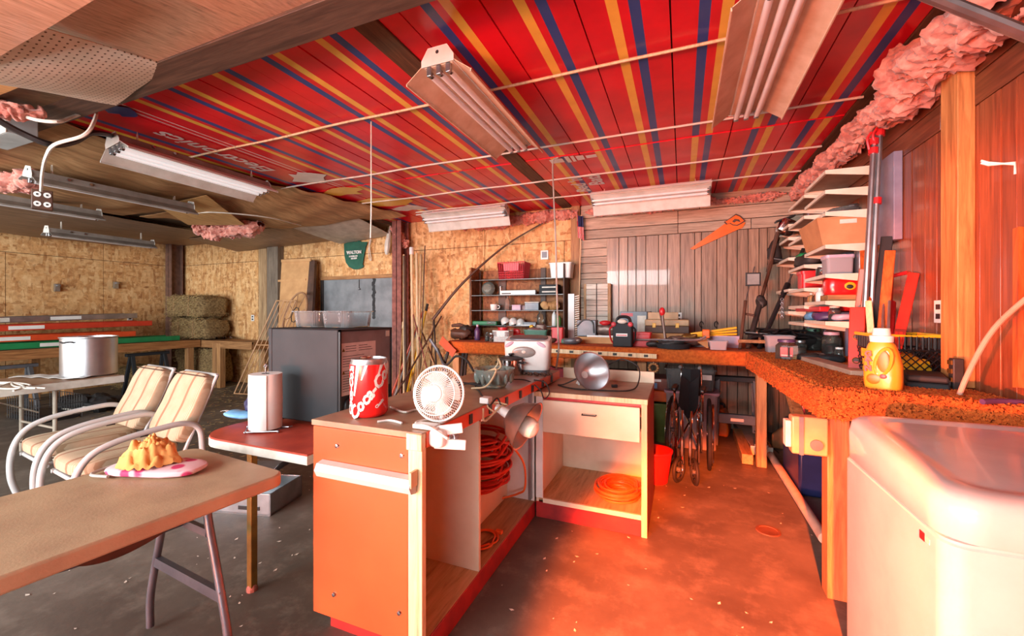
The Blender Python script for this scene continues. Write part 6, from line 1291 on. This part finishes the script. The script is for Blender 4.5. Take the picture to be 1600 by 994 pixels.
for j in range(12):
    for i in range(12):
        b_.c = 2 if (j < 6 and i > 1) else ((i + j // 3) % 3 > 0) * 1
        b_.add([fl[j][i], fl[j + 1][i], fl[j + 1][i + 1], fl[j][i + 1]], [(0, 1, 2, 3)])
b_.b('cloth', [M_['offwhite'], M_['pinkred'], M_['navy']], t)
t = thing('thermostat', 'small grey framed thermostat on the chipboard above the display shelf', 'thermostat', aY(851, 405, 5.59)); a, c = aY(845, 406, 5.585), aY(857, 391, 5.585)
MB().box(a.x, c.x, 5.575, 5.6, a.z, c.z).b('case', M_['white'], t, bev=.004); MB().box(a.x + .02, c.x - .02, 5.572, 5.576, a.z + .025, c.z - .02).b('screen', M_['grey_metal'], t)
# ================================================================ metal shelves on the right wall
SX0, SX1 = .97, XR - .012
t = thing('metal_shelving', 'tall stack of thin white metal shelves on tapered brackets along the right wall', 'shelf unit', (1.12, 4.4, BT))
COLS = [(3.68, 4.24, (2.43, 2.285, 2.125, 1.885, 1.672, 1.475, 1.325)), (4.25, 4.82, (2.40, 2.22, 2.06, 1.80, 1.60, 1.45, 1.30)), (4.83, 5.4, (2.26, 2.13, 1.93, 1.62, 1.40))]
for y0, y1, zs in COLS:
    for z in zs:
        MB().box(SX0, SX1, y0, y1, z - .012, z).b('shelf', M_['shelf_under'], t)
        MB().box(SX0 - .004, SX0 + .012, y0, y1, z - .022, z + .003).b('shelf_lip', M_['shelf_white'], t)
        for y in (y0 - .002, y1 - .008):
            MB().prism([(SX0 - .004, z + .003), (SX1, z + .003), (SX1, z - .065), (SX0 - .004, z - .024)], y, y + .009, Matrix(((1, 0, 0, 0), (0, 0, 1, 0), (0, 1, 0, 0), (0, 0, 0, 1)))).b('bracket', M_['shelf_white'], t)
for y in (3.72, 4.24, 4.82, 5.38): MB().box(SX1 - .004, SX1 + .01, y - .015, y + .015, BT, 2.5).b('upright', M_['violet_grey'], t)
MB().box(XR - .05, XR - .006, 3.30, 3.56, 1.85, 2.40).b('side_plate', M_['violet_grey'], t, bev=.003)
def sh(c, k, y, dx=.15): return V((SX0 + dx, y, COLS[c][2][k] + .004))
t = thing('cardboard_box', 'open cardboard box bulging over the near end of the wall shelves', 'box', sh(0, 3, 3.93, .14)); b_ = L(t)
b_.add([(-.15, -.22, 0), (.13, -.22, 0), (.13, .22, 0), (-.15, .22, 0), (-.19, -.23, .20), (.13, -.23, .20), (.13, .24, .20), (-.20, .24, .20)], [(3, 2, 1, 0), (0, 1, 5, 4), (1, 2, 6, 5), (2, 3, 7, 6), (3, 0, 4, 7)])
b_.b('carton', M_['card_orange'], t); L(t).box(-.05, .05, -.232, -.226, .15, .18).b('tape_scrap', M_['offwhite'], t); L(t).box(-.19, .13, -.235, -.228, .192, .202).b('rim', M_['card_orange'], t)
tub('storage_tub', 'clear lilac tub on the shelf under the cardboard box', sh(0, 4, 3.86, .12), .16, .14, .13, M_['tote'], 'tub', 1.05, lid=M_['lilac'])
for i, (y, lab) in enumerate(((4.0, 'grey book standing on the shelf under the cardboard box, nearer the wall'), (3.72, 'pale blue book standing at the near end of the shelf under the cardboard box'))):
    t = thing('book', lab, 'book', sh(0, 4, y, .24)); L(t).box(-.03, .03, 0, .1, 0, .19).b('cover', M_['steel'] if i else M_['grey_metal'], t, bev=.002); L(t).box(-.024, .024, .003, .102, .003, .187).b('pages', M_['paper'], t)
tub('red_box', 'dark red box on the middle shelves in the shade beside the pruner', sh(1, 4, 4.5, .12), .2, .18, .14, M_['red_plastic'], 'box', 1.02, lid=M_['red_plastic'])
jar('plastic_jar', 'small clear jar beside the dark red box', sh(0, 4, 4.15, .1), .045, .10, M_['glass'], M_['offwhite'])
t = thing('coffee_can', 'bright red oval coffee tub with a round label on the near shelf', 'can', sh(0, 5, 3.86, .15)); q = sh(0, 5, 3.86)
L(t).blob((0, 0, .11), (.115, .09, .085), pw=.45).b('tub', M_['can_red'], t); L(t).box(-.115, .115, -.09, .09, .0, .045).b('box_under', M_['stud_x'], t, bev=.003); L(t).lathe([(.10, .17), (.105, .19), (0, .193)], n=24).b('lid', M_['can_red'], t); L(t).blob((.02, -.086, .11), (.04, .006, .032)).b('label', M_['yellow'], t); L(t).blob((.02, -.092, .105), (.022, .004, .016)).b('label_print', M_['dark'], t)
for i, (y, dx, m, lab) in enumerate(((4.12, .10, 'amber', 'amber pill bottle nearest the red coffee tub'), (4.2, .09, 'amber', 'amber pill bottle second from the red coffee tub'), (4.32, .1, 'brown', 'brown medicine bottle third from the red coffee tub'), (4.42, .09, 'stud', 'tan bottle at the far end of the medicine row'), (4.05, .06, 'white', 'white plastic bottle in the medicine row on the near shelf'))):
    bottle('medicine_bottle', lab, sh(0 if y < 4.24 else 1, 5, y, dx), .03, .11, M_[m], M_['white'], None, 'bottle', 'medicine bottles')
jar('pickle_jar', 'clear glass jar with a red lid on the lowest wall shelf', sh(1, 6, 4.35, .08), .045, .14, M_['glass'], M_['red_plastic'], fillm=M_['green'])
jar('pickle_jar', 'clear glass jar of fittings at the near end of the lowest wall shelf', sh(0, 6, 3.85, .1), .04, .11, M_['glass'], M_['offwhite'], fillm=M_['lilac'])
lump('folded_cloth', 'crumpled blue grey and purple cloths on the lowest wall shelf', 'cloth', sh(0, 6, 4.05, .14), [('cloth', (0, 0, .035), (.13, .14, .04), 'purple'), ('cloth', (-.06, .22, .035), (.07, .1, .035), 'skyblue'), ('cloth', (.03, -.2, .03), (.1, .1, .03), 'lilac')])
tag(MB().box(SX0 + .03, SX1 - .02, 3.95, 4.7, 1.40, 1.44).b('red_tray', M_['red_plastic'], bev=.006), 'red flat tray hung below the near shelves above the cloths', 'tray')
lump('shelf_clutter', 'dark green and black parts on the far shelf beside the floodlight', 'parts', sh(1, 3, 4.55, .12), [('parts', (0, 0, .06), (.12, .2, .06), 'dark'), ('parts', (-.04, .05, .11), (.06, .1, .03), 'brightgreen')])
lump('shelf_clutter', 'clear strips and pale rods on the upper wall shelf', 'parts', sh(0, 2, 3.95, .16), [('parts', (0, 0, .03), (.1, .2, .03), 'clear'), ('parts', (.03, 0, .05), (.05, .2, .02), 'steel')])
# tools standing at the end of the shelves: pipe clamps, levels
def stand(px0, py0, px1, py1, x0, x1): a = aX(px0, py0, x0); a.z = BT; return a, aX(px1, py1, x1)
for i, ((a, c), lab, zs) in enumerate(((stand(1346, 480, 1366, 212, 1.02, 1.14), 'steel pipe clamp with red heads, left of the two by the shelves', (.97, .93)), (stand(1356, 480, 1375, 205, 1.06, 1.17), 'steel pipe clamp with red heads, right of the two by the shelves', (.99, .70)))):
    t = thing('pipe_clamp', lab, 'clamp', a, 0, 'pipe clamps'); MB().tube([a, c], .016, 10).b('pipe', M_['steel'], t); d = c - a
    for z in zs: q = a + d * z; MB().tube([q - d * .012, q + d * .014], .027, 10).b('clamp_head', M_['red_plastic'], t)
    q = a + d * .97; MB().tube(bez([q + V((-.03, -.02, -.05)), q + V((-.04, -.02, .02)), q + V((-.02, -.02, .06))], 4), .008, 6).b('handle', M_['red_plastic'], t)
def slab(name, lab, px0, py0, px1, py1, x0, x1, wd, th, m, cat='level', holes=(), fwd=None, par=None):
    a, c = stand(px0, py0, px1, py1, x0, x1); t = thing(name, lab, cat, a); n = V((-a.x, -a.y, 0)).normalized()
    MB().bar(a, c, wd, th, n).b('body', M_[m], t, bev=.004); d = c - a; dn = d.normalized()
    M = frame(d, n)
    for h in holes:
        q = a + d * h + n * (th / 2 + .001); MB().tube([q + (M @ V((1, 0, 0))) * .017 * math.cos(k) + dn * .017 * math.sin(k) for k in [i * PI / 8 for i in range(16)]], .003, 5, True).b('hole_ring', M_['bronze'], t); MB().cyl(q - n * .002, q + n * .001, .014, n=14).b('vial_hole', M_['dark'], t)
    return t
slab('wood_level', 'tall orange wood level leaning left of the black straightedge', 1362, 520, 1350, 392, 1.0, 1.12, .045, .02, 'level')
slab('wood_level', 'orange wood level leaning right, beside the red spout', 1372, 520, 1391, 392, 1.03, 1.16, .05, .022, 'level')
slab('straightedge', 'black straightedge leaning between the two orange levels', 1362, 525, 1386, 370, 1.06, 1.2, .06, .02, 'charcoal', 'straightedge')
slab('red_level', 'red wooden handle leaning right against the red-brown boards', 1389, 545, 1428, 427, 1.05, 1.24, .05, .022, 'level_red', 'level', (.16,))
slab('red_level', 'wide red level block with ringed holes standing before the levels', 1337, 572, 1340, 481, .95, .99, .075, .035, 'level_red', 'level', (.2, .55))
slab('wood_lath', 'reddish brown lath leaning from the red block up to the shelves', 1330, 560, 1347, 420, 1.0, 1.05, .03, .02, 'red_panelling', 'lath')
slab('wood_lath', 'pale scratched lath standing between the red block and the bottle', 1366, 535, 1357, 470, .97, 1.0, .032, .015, 'edge', 'lath')
a, c = stand(1384, 545, 1392, 432, 1.06, 1.2); t = thing('grease_gun', 'bright red grease gun standing by the leaning levels', 'grease gun', a); d = c - a
MB().tube([a, a + d * .5], .022, 10).b('barrel', M_['steel'], t); MB().tube([a + d * .35, a + d * .72], .03, 10).b('body', M_['red_plastic'], t); MB().tube([a + d * .7, c], .014, 8).b('neck', M_['red_plastic'], t); MB().tube([c, c + V((.07, -.02, .02))], .012, 8).b('lever', M_['red_plastic'], t)
for px, lab in ((1375, 'thin steel rod between the levels'), (1384, 'second thin steel rod beside the red grease gun')):
    a, c = stand(px, 545, px + 6, 470, 1.0, 1.1); tag(MB().tube([a, c], .007, 7).b('steel_rod', M_['steel']), lab, 'rod')
# detergent bottle
p = aZ(1380, 610, BT); t = thing('detergent_bottle', 'yellow-orange detergent bottle with a white cap on the front edge of the bench', 'bottle', p, math.atan2(-p.x, p.y) * -1 if 0 else -.60)
b_ = L(t); rg = []
for z, hw, hd, ox in ((0, .058, .04, 0), (.006, .066, .046, 0), (.05, .070, .048, 0), (.12, .070, .047, -.001), (.18, .060, .042, -.004), (.215, .048, .038, -.006), (.228, .036, .034, -.006), (.236, .034, .033, -.006)):
    rg.append([(ox + hw * math.copysign(abs(math.cos(a)) ** .75, math.cos(a)), hd * math.copysign(abs(math.sin(a)) ** .75, math.sin(a)), z) for a in [i * PI / 16 for i in range(32)]])
n = 32; b_.add([q for r in rg for q in r], [(k * n + i, k * n + (i + 1) % n, (k + 1) * n + (i + 1) % n, (k + 1) * n + i) for k in range(len(rg) - 1) for i in range(n)] + [tuple(range(n - 1, -1, -1))]); b_.b('body', M_['detergent'], t)
q = L(t).lathe([(.043, .226), (.045, .255), (.034, .258), (.031, .29), (0, .291)], (-.006, 0, 0), n=28).b('cap', M_['white'], t)
gr = L(t); gr.tube([(.012 + .028 * math.cos(a) + .012 * math.sin(a), -.045 + .004 * abs(math.sin(a)), .135 + .062 * math.sin(a)) for a in [i * PI / 14 for i in range(28)]], .008, 8, True); gr.b('grip_rim', M_['detergent'], t); L(t).blob((.012, -.044, .135), (.026, .006, .055)).b('grip_hollow', M_['orange'], t)
lt = lambda x, z, r: Matrix.Translation(TM[t.name] @ V((x, -.0485, z))) @ rz(-.60) @ Matrix(((1, 0, 0, 0), (0, 0, -1, 0), (0, 1, 0, 0), (0, 0, 0, 1))) @ rz(r)
for i, ch in enumerate('GAIN'): MB().text(ch, lt(-.042, .17 - i * .023, .1), .034, .0015, 0, .002).b('lettering', M_['red_plastic'], t, flat=True)
L(t).blob((-.02, -.044, .055), (.03, .006, .026)).b('label_fruit', M_['orange'], t); L(t).blob((.012, -.046, .07), (.014, .005, .012)).b('label_flower', M_['pinkred'], t)
# jars on the bench in the corner of the right bench
jr = aZ(1229, 562, BT); t = jar('candy_jar', 'square clear jar with a purple lid and pink label at the bench front', jr, .075, .15, M_['glass'], M_['purple'], sq=True)
d_ = V((-jr.x, -jr.y, 0)).normalized(); q = jr + d_ * .062 + V((0, 0, .062)); MB(Matrix.Translation(q) @ frame(d_)).box(-.04, .04, -.035, .035, -.002, .004).b('label', M_['pinkred'], t); MB(Matrix.Translation(q) @ frame(d_)).box(-.034, .034, -.028, -.02, .004, .005).b('label_print', M_['offwhite'], t)
tub('plastic_tub', 'pinkish clear tub behind the purple lidded jar', aZ(1222, 552, BT) + V((-.0, .12, 0)), .2, .16, .15, M_['tote'], 'tub', 1.1)
for (px, py, r, h, lm, fm, lab) in ((1274, 548, .075, .20, 'green', 'brown', 'big clear jar of hardware with a green lid on the right bench'), (1303, 556, .07, .19, 'lilac', 'red_plastic', 'big clear jar with a pink lid beside the red level block'), (1254, 556, .045, .12, 'steel', 'steel', 'small ribbed jar between the purple lidded jar and the big jars'), (1316, 566, .03, .1, 'white', 'white', 'white capped clear bottle at the foot of the red level block')):
    jar('hardware_jar', lab, aZ(px, py, BT) + V((0, .06, 0)), r, h, M_['glass'], M_[lm], fillm=M_[fm])
lump('dark_parts', 'dark sockets and bolts spread between the jars and the flat board', 'parts', aZ(1282, 566, BT), [('parts', (-.06, .06, .03), (.07, .06, .03), 'dark'), ('parts', (.07, .0, .03), (.08, .06, .03), 'charcoal'), ('parts', (.0, .1, .03), (.06, .04, .03), 'steel')])
a, c = aZ(1262, 560, BT + .02), aZ(1346, 584, BT + .02); tag(MB().bar(a, c, .10, .03, (0, 0, 1)).b('flat_board', M_['pale_wood'] if 0 else pm('pinkish_board', (206, 166, 142), (182, 142, 120), rough=.6), bev=.003), 'flat pinkish board lying on the right bench before the jars', 'board')
# milk crate, tool case, papers
p = aX(1432, 582, 1.05); p.z = BT
t = thing('milk_crate', 'black lattice milk crate with a yellow rim and lettering, full of yellow plastic', 'crate', (1.11, 2.96, BT), 0); b_ = L(t); cw, cd, chh = .30, .30, .24
yr = V((1, 0, 0))
for (a0, a1) in (((-.145, -.15), (-.145, .15)), ((-.145, -.15), (.145, -.15)), ((.145, -.15), (.145, .15)), ((-.145, .15), (.145, .15))):
    A, B_ = V((a0[0], a0[1], 0)), V((a1[0], a1[1], 0))
    for i in range(8):
        u0, u1 = i / 8, (i + 1) / 8
        for j in range(4):
            z0, z1 = .01 + j * .038, .01 + (j + 1) * .038; P0, P1 = A.lerp(B_, u0), A.lerp(B_, u1)
            b_.tube([P0 + V((0, 0, z0)), P1 + V((0, 0, z1))], .003, 4); b_.tube([P1 + V((0, 0, z0)), P0 + V((0, 0, z1))], .003, 4)
    for i in range(13): P0 = A.lerp(B_, i / 12); b_.tube([P0 + V((0, 0, .165)), P0 + V((0, 0, chh))], .004, 4)
    for z in (.005, .165): b_.tube([A + V((0, 0, z)), B_ + V((0, 0, z))], .005, 4)
    for P0 in (A, B_): b_.tube([P0, P0 + V((0, 0, chh))], .007, 6)
b_.box(-.145, .145, -.15, .15, 0, .006); b_.b('lattice', M_['black'], t)
L(t).tube([(-.147, -.152, chh), (-.147, .152, chh), (.147, .152, chh), (.147, -.152, chh)], .010, 6, True).b('rim', M_['yellow'], t)
L(t).blob((.0, 0, .07), (.12, .13, .07), .03, 10, pw=.6).b('yellow_contents', M_['yellow'], t)
mm_ = TM[t.name] @ Matrix.Translation((-.1525, -.03, .135)) @ Matrix(((0, 0, -1, 0), (-1, 0, 0, 0), (0, 1, 0, 0), (0, 0, 0, 1)))
L(t).box(-.151, -.147, -.11, .05, .112, .158).b('plate', M_['black'], t); MB(mm_).text('HLD', Matrix(), .055, .002, 0, .004).b('lettering', M_['yellow'], t, flat=True)
for z in (.04, .085): MB(mm_ @ Matrix.Translation((-.0, z - .135, -.002))).text('B E P', Matrix(), .04, .002, 0, .003).b('lettering', M_['yellow'], t, flat=True)
p = aZ(1438, 603, BT); t = thing('tool_case', 'flat black plastic tool case lying before the milk crate', 'tool case', p, 1.25)
L(t).box(-.13, .13, -.09, .06, 0, .032).b('base', M_['charcoal'], t, bev=.008); L(t).box(-.128, .128, -.088, .058, .034, .065).b('lid', M_['charcoal'], t, bev=.01)
for x in (-.07, .07): L(t).box(x - .012, x + .012, -.096, -.086, .02, .046).b('latch', M_['black'], t)
t = thing('paper_sheets', 'bent white papers lying on the bench below the wall post', 'paper', aZ(1535, 606, BT)); d = .0
L(t).sheet(lambda u, v: (-.11 + .22 * u, -.05 + .13 * v, .004 + .035 * v + .006 * math.sin(u * 6)), 8, 4, .001).b('sheet', M_['paper'], t); L(t).sheet(lambda u, v: (-.14 + .26 * u, -.01 + .12 * v, .018 + .035 * v), 6, 3, .001).b('sheet', M_['offwhite'], t)
tag(MB().tube(bez([aZ(1535, 628, BT + .012), aZ(1560, 627, BT + .014), aZ(1600, 629, BT + .012)], 6), .011, 8).b('marker', M_['purple']), 'purple marker pen lying at the front of the right bench', 'pen')
lump('green_wire', 'green and grey wire coil lying by the wall post foot', 'wire', aZ(1492, 598, BT), [('coil', (0, 0, .02), (.035, .03, .02), 'green'), ('coil', (-.05, .02, .02), (.04, .03, .02), 'grey_metal')])
t = thing('plane_block', 'small dark and brass hand tool standing against the wall post', 'tool', aX(1514, 592, 1.19)); q = V((1.185, 2.585, BT)); MB().box(q.x - .02, q.x + .02, q.y - .02, q.y + .02, BT, BT + .15).b('body', M_['dark'], t, bev=.005)
for k in range(3): MB().box(q.x - .026, q.x - .018, q.y - .016, q.y + .016, BT + .04 + k * .04, BT + .06 + k * .04).b('brass_band', M_['bronze'], t)
tag(MB().bar(aX(1592, 606, 1.2), aX(1592, 356, 1.245), .03, .02, (-1, 0, 0)).b('orange_stick', M_['level']), 'orange wooden stick leaning on the right wall at the picture edge', 'stick')
t = thing('wall_hooks', 'white double wire peg hook on the red-brown boards', 'hook', aX(1580, 258, XR - .01)); 
for dz in (0, .03): q0, q1 = aX(1586, 254 + dz * 100, XR - .006), aX(1545, 258 - dz * 130, 1.22); MB().tube([q0 + V((0, 0, -.04)), q0, q1, q1 + V((-.02, .01, .015))], .0045, 6).b('prong', M_['white'], t)
# ================================================================ under and in front of the right bench
p = aZ(1072, 748, 0); t = thing('wheelchair', 'folded wheelchair with dark upholstery and chrome tubes, parked by the drawer cabinet', 'wheelchair', (p.x + .03, p.y + .25, 0), -.08)
def wheel(x, y, r, nm, tw, spokes, tilt=0.0, par=None):
    M = TM[t.name] @ tr((x, y, r)) @ rz(tilt) @ Matrix.Rotation(PI / 2, 4, 'Y')
    w1 = MB(M).tube([(r * math.cos(a), r * math.sin(a), 0) for a in [i * PI / 20 for i in range(40)]], tw, 8, True).b(nm, M_['rubber'], t)
    MB(M).tube([((r - tw * 1.4) * math.cos(a), (r - tw * 1.4) * math.sin(a), 0) for a in [i * PI / 20 for i in range(40)]], .006, 6, True).b('rim', M_['chrome'], w1)
    b_ = MB(M)
    for i in range(spokes): a = i * 2 * PI / spokes; b_.tube([(.02 * math.cos(a + .5), .02 * math.sin(a + .5), .012 * (-1) ** i), ((r - tw) * math.cos(a), (r - tw) * math.sin(a), 0)], .0016, 4)
    b_.b('spokes', M_['chrome'], w1); MB(M).cyl((0, 0, -.02), (0, 0, .02), .02).b('hub', M_['grey_metal'], w1); return w1
for s_ in (-1, 1):
    wheel(s_ * .155, .12, .30, 'rear_wheel', .016, 20, s_ * .05); M = TM[t.name] @ tr((s_ * .185, .12, .30)) @ Matrix.Rotation(PI / 2, 4, 'Y')
    MB(M).tube([(.26 * math.cos(a), .26 * math.sin(a), 0) for a in [i * PI / 20 for i in range(40)]], .008, 6, True).b('push_rim', M_['chrome'], t)
    wheel(s_ * .06, -.33, .095, 'caster_wheel', .015, 8, s_ * .3)
    L(t).tube([(s_ * .06, -.30, .10), (s_ * .07, -.30, .26)], .012, 8).b('caster_fork', M_['dark'], t)
    L(t).tube(bez([(s_ * .085, -.28, .16), (s_ * .085, -.28, .45), (s_ * .085, -.24, .55), (s_ * .085, .15, .57)], 6), .012, 8).b('front_frame', M_['chrome'], t)
    L(t).tube(bez([(s_ * .085, .22, .1), (s_ * .085, .22, .7), (s_ * .08, .22, .86), (s_ * .08, .12, .90)], 6), .012, 8).b('back_tube', M_['chrome'], t); L(t).tube([(s_ * .08, .14, .897), (s_ * .08, .02, .90)], .015, 8).b('push_grip', M_['black'], t)
    L(t).tube(bez([(s_ * .11, -.20, .48), (s_ * .11, -.15, .70), (s_ * .11, .05, .72), (s_ * .11, .2, .70)], 6), .011, 8).b('arm_tube', M_['chrome'], t); L(t).blob((s_ * .112, -.08, .73), (.025, .13, .02), pw=.6).b('arm_pad', M_['black'], t)
    L(t).tube(bez([(s_ * .025, -.36, .16), (s_ * .03, -.37, .35), (s_ * .035, -.30, .58)], 6), .011, 8).b('foot_tube', M_['chrome'], t); L(t).blob((s_ * .03, -.36, .30), (.012, .05, .08), pw=.6).b('foot_plate', M_['grey_metal'], t)
    L(t).tube([(s_ * .085, -.2, .25), (-s_ * .07, .1, .55)], .011, 8).b('cross_brace', M_['chrome'], t)
L(t).sheet(lambda u, v: (-.075 + .15 * u, -.18 + .28 * v, .60 + .22 * v - .12 * (1 - abs(2 * u - 1)) * (1 - v * .4)), 10, 6, .004).b('seat_sling', M_['charcoal'], t); L(t).sheet(lambda u, v: (-.078 + .156 * u, .20 - .07 * (1 - abs(2 * u - 1)), .62 + .25 * v), 10, 4, .004).b('back_sling', M_['charcoal'], t)
t = tub('storage_bin', 'green plastic storage bin beside the drawer cabinet', aZ(1030, 690, 0) + V((-.08, .18, 0)), .36, .42, .42, M_['lime'], 'bin', 1.12)
t = thing('tool_tote', 'orange tool tote with a blue label on the green bin', 'tote', t.location + V((.0, 0, .43))); L(t).box(-.19, .19, -.2, .2, 0, .12).b('base', M_['orange'], t, bev=.01); L(t).box(-.18, .18, -.19, .19, .12, .25).b('upper', M_['rust'], t, bev=.01); L(t).box(-.05, .06, -.195, -.188, .14, .2).b('label', M_['skyblue'], t); L(t).box(-.18, .10, -.196, -.188, .215, .24).b('handle_strip', M_['white'], t)
p = aZ(1026, 760, 0); t = thing('red_bucket', 'red plastic bucket on the floor behind the drawer cabinet side', 'bucket', p + V((-.02, .12, 0))); L(t).lathe([(0, 0), (.10, 0), (.135, .24), (.142, .245), (.142, .26), (.13, .26), (.098, .01), (0, .01)], n=28).b('body', M_['red_plastic'], t)
t = tub('storage_tote', 'lilac see-through storage tote behind the wheelchair', (aY(1080, 650, 4.75).x, 4.8, 0), .46, .34, .56, M_['tote'], 'tote', 1.06, lid=M_['lilac']); L(t).blob((.06, -.02, .28), (.15, .12, .22), .06, 6, pw=.6).b('contents', M_['lilac'], t)
t = tub('storage_tote', 'clear tote with a white label stacked on the lilac one', (aY(1078, 650, 4.75).x, 4.8, .59), .44, .32, .22, M_['clear'], 'tote', 1.08); L(t).box(.02, .2, -.185, -.178, .12, .17).b('label', M_['white'], t)
a, c = aY(1120, 660, 5.0), aY(1180, 580, 5.0)
t = thing('sawhorse', 'grey plastic sawhorse standing under the bench corner', 'sawhorse', ((a.x + c.x) / 2, 5.0, 0)); hw = (c.x - a.x) / 2; gq = pm('sawhorse_grey', (112, 108, 112), (94, 90, 94), rough=.5)
L(t).box(-hw - .1, hw + .1, -.06, .06, .66, .71).b('beam', M_['charcoal'], t, bev=.006)
for x in (-1, 1):
    for y in (-1, 1): L(t).bar((x * hw, y * .03, .68), (x * (hw + .03), y * .16, 0), .065, .05).b('leg', gq, t, bev=.006)
L(t).bar((-hw - .02, -.1, .28), (hw + .02, -.1, .28), .05, .10).b('cross_panel', gq, t, bev=.006); L(t).box(-.06, .06, -.128, -.124, .26, .29).b('nameplate', M_['steel'], t)
p = aZ(1121, 676, 0); t = thing('orange_case', 'orange moulded power tool case on the floor under the bench', 'tool case', p + V((0, -.02, 0)), -.2)
L(t).prism([(-.12, 0), (.12, 0), (.13, .08), (.11, .20), (.06, .255), (-.06, .255), (-.11, .20), (-.13, .08)], -.14, .10, Matrix(((1, 0, 0, 0), (0, 0, 1, 0), (0, 1, 0, 0), (0, 0, 0, 1)))).b('body', M_['orange'], t, bev=.02); L(t).prism([(-.11, .2), (.11, .2), (.06, .30), (-.06, .30)], -.06, .16, Matrix(((1, 0, 0, 0), (0, 0, 1, 0), (0, 1, 0, 0), (0, 0, 0, 1)))).b('upper_hump', M_['orange'], t, bev=.02); L(t).tube(bez([(-.07, .05, .29), (-.05, .05, .33), (.05, .05, .33), (.07, .05, .29)], 5), .014, 8).b('handle', M_['black'], t)
a, c = aZ(1152, 655, .06), aZ(1190, 705, .06); t = thing('light_on_floor', 'dusty grey fluorescent fixture lying on the floor under the bench', 'light fixture', (a + c) / 2 - V((0, 0, .06))); MB().bar(c, a, .17, .07).b('housing', pm('dusty_grey', (168, 148, 136), (140, 122, 112), rough=.6), t, bev=.004)
d = (a - c).normalized(); sd = V((-d.y, d.x, 0)); MB().bar(c - d * .008, c + d * .01, .19, .085).b('end_plate', M_['offwhite'], t, bev=.003)
for k in (-.05, -.02, .02, .05): MB().cyl(c + sd * k + V((0, 0, .03)), c + sd * k + V((0, 0, .06)), .008, n=8).b('lamp_holder', M_['white'], t)
MB().tube(bez([a.lerp(c, .3) + V((0, 0, .05)), a.lerp(c, .35) + V((.1, .02, .04)), a.lerp(c, .6) + V((.04, 0, .06)), c + V((.16, .1, -.03))], 6), .005, 6).b('wire', M_['black'], t)
a, c = aZ(1152, 676, .05), aZ(1168, 718, .05); tag(MB().bar(c, a, .09, .09).b('timber_offcut', M_['stud_y'] if 0 else wood('offcut', (206, 160, 104), (176, 128, 78), 'y'), bev=.003), 'square sawn timber offcut lying left of the floor light fixture', 'timber')
a, c = aZ(1186, 676, .03), aZ(1232, 760, .03); tag(MB().bar(aZ(1180, 672, .04), aZ(1202, 702, .04), .05, .06).b('timber_strip', bpy.data.materials['offcut'], bev=.003), 'timber strip lying right of the floor light fixture', 'timber')
tag(MB().tube([aZ(1192, 692, .035), aZ(1288, 842, .035)], .032, 14).b('drain_pipe', pm('pvc', (226, 196, 176), (206, 172, 152), rough=.45)), 'pale plastic pipe lying on the floor along the right bench', 'pipe')
p = aZ(1236, 708, 0); t = thing('fuel_can', 'tan moulded fuel can on the floor under the right bench', 'fuel can', p + V((.05, .12, 0)), -.4); L(t).prism([(-.17, 0), (.17, 0), (.18, .03), (.18, .17), (.12, .235), (.02, .25), (-.10, .22), (-.18, .14), (-.18, .03)], -.09, .09, Matrix(((1, 0, 0, 0), (0, 0, 1, 0), (0, 1, 0, 0), (0, 0, 0, 1)))).b('body', M_['tan_can'], t, bev=.015); L(t).cyl((.08, 0, .235), (.08, 0, .27), .025).b('cap', M_['red_plastic'], t)
t = thing('pink_leg_stool', 'pinkish steel leg of a stool under the right bench behind the outlet box', 'stool', aZ(1250, 738, 0)); a = aZ(1250, 738, 0); MB().tube([a, a + V((.03, .03, .62))], .017, 8).b('leg', M_['pinkred'], t); MB().tube([a + V((.30, .10, 0)), a + V((.27, .07, .62))], .017, 8).b('leg', M_['pinkred'], t); MB().tube([a + V((.28, .42, 0)), a + V((.25, .35, .62))], .017, 8).b('leg', M_['pinkred'], t); MB().lathe([(0, 0), (.18, 0), (.19, .02), (.18, .05), (0, .05)], a + V((.15, .18, .62)), n=24).b('seat', M_['maroon'], t)
t = thing('blue_case', 'dark blue case in the shade under the right bench', 'case', aZ(1236, 655, .32) if 0 else (1.0, 4.0, 0)); L(t).box(-.18, .2, -.25, .3, .0, .48).b('case', M_['navy'], t, bev=.02); L(t).box(-.186, -.18, -.1, .1, .38, .42).b('label', M_['skyblue'], t)
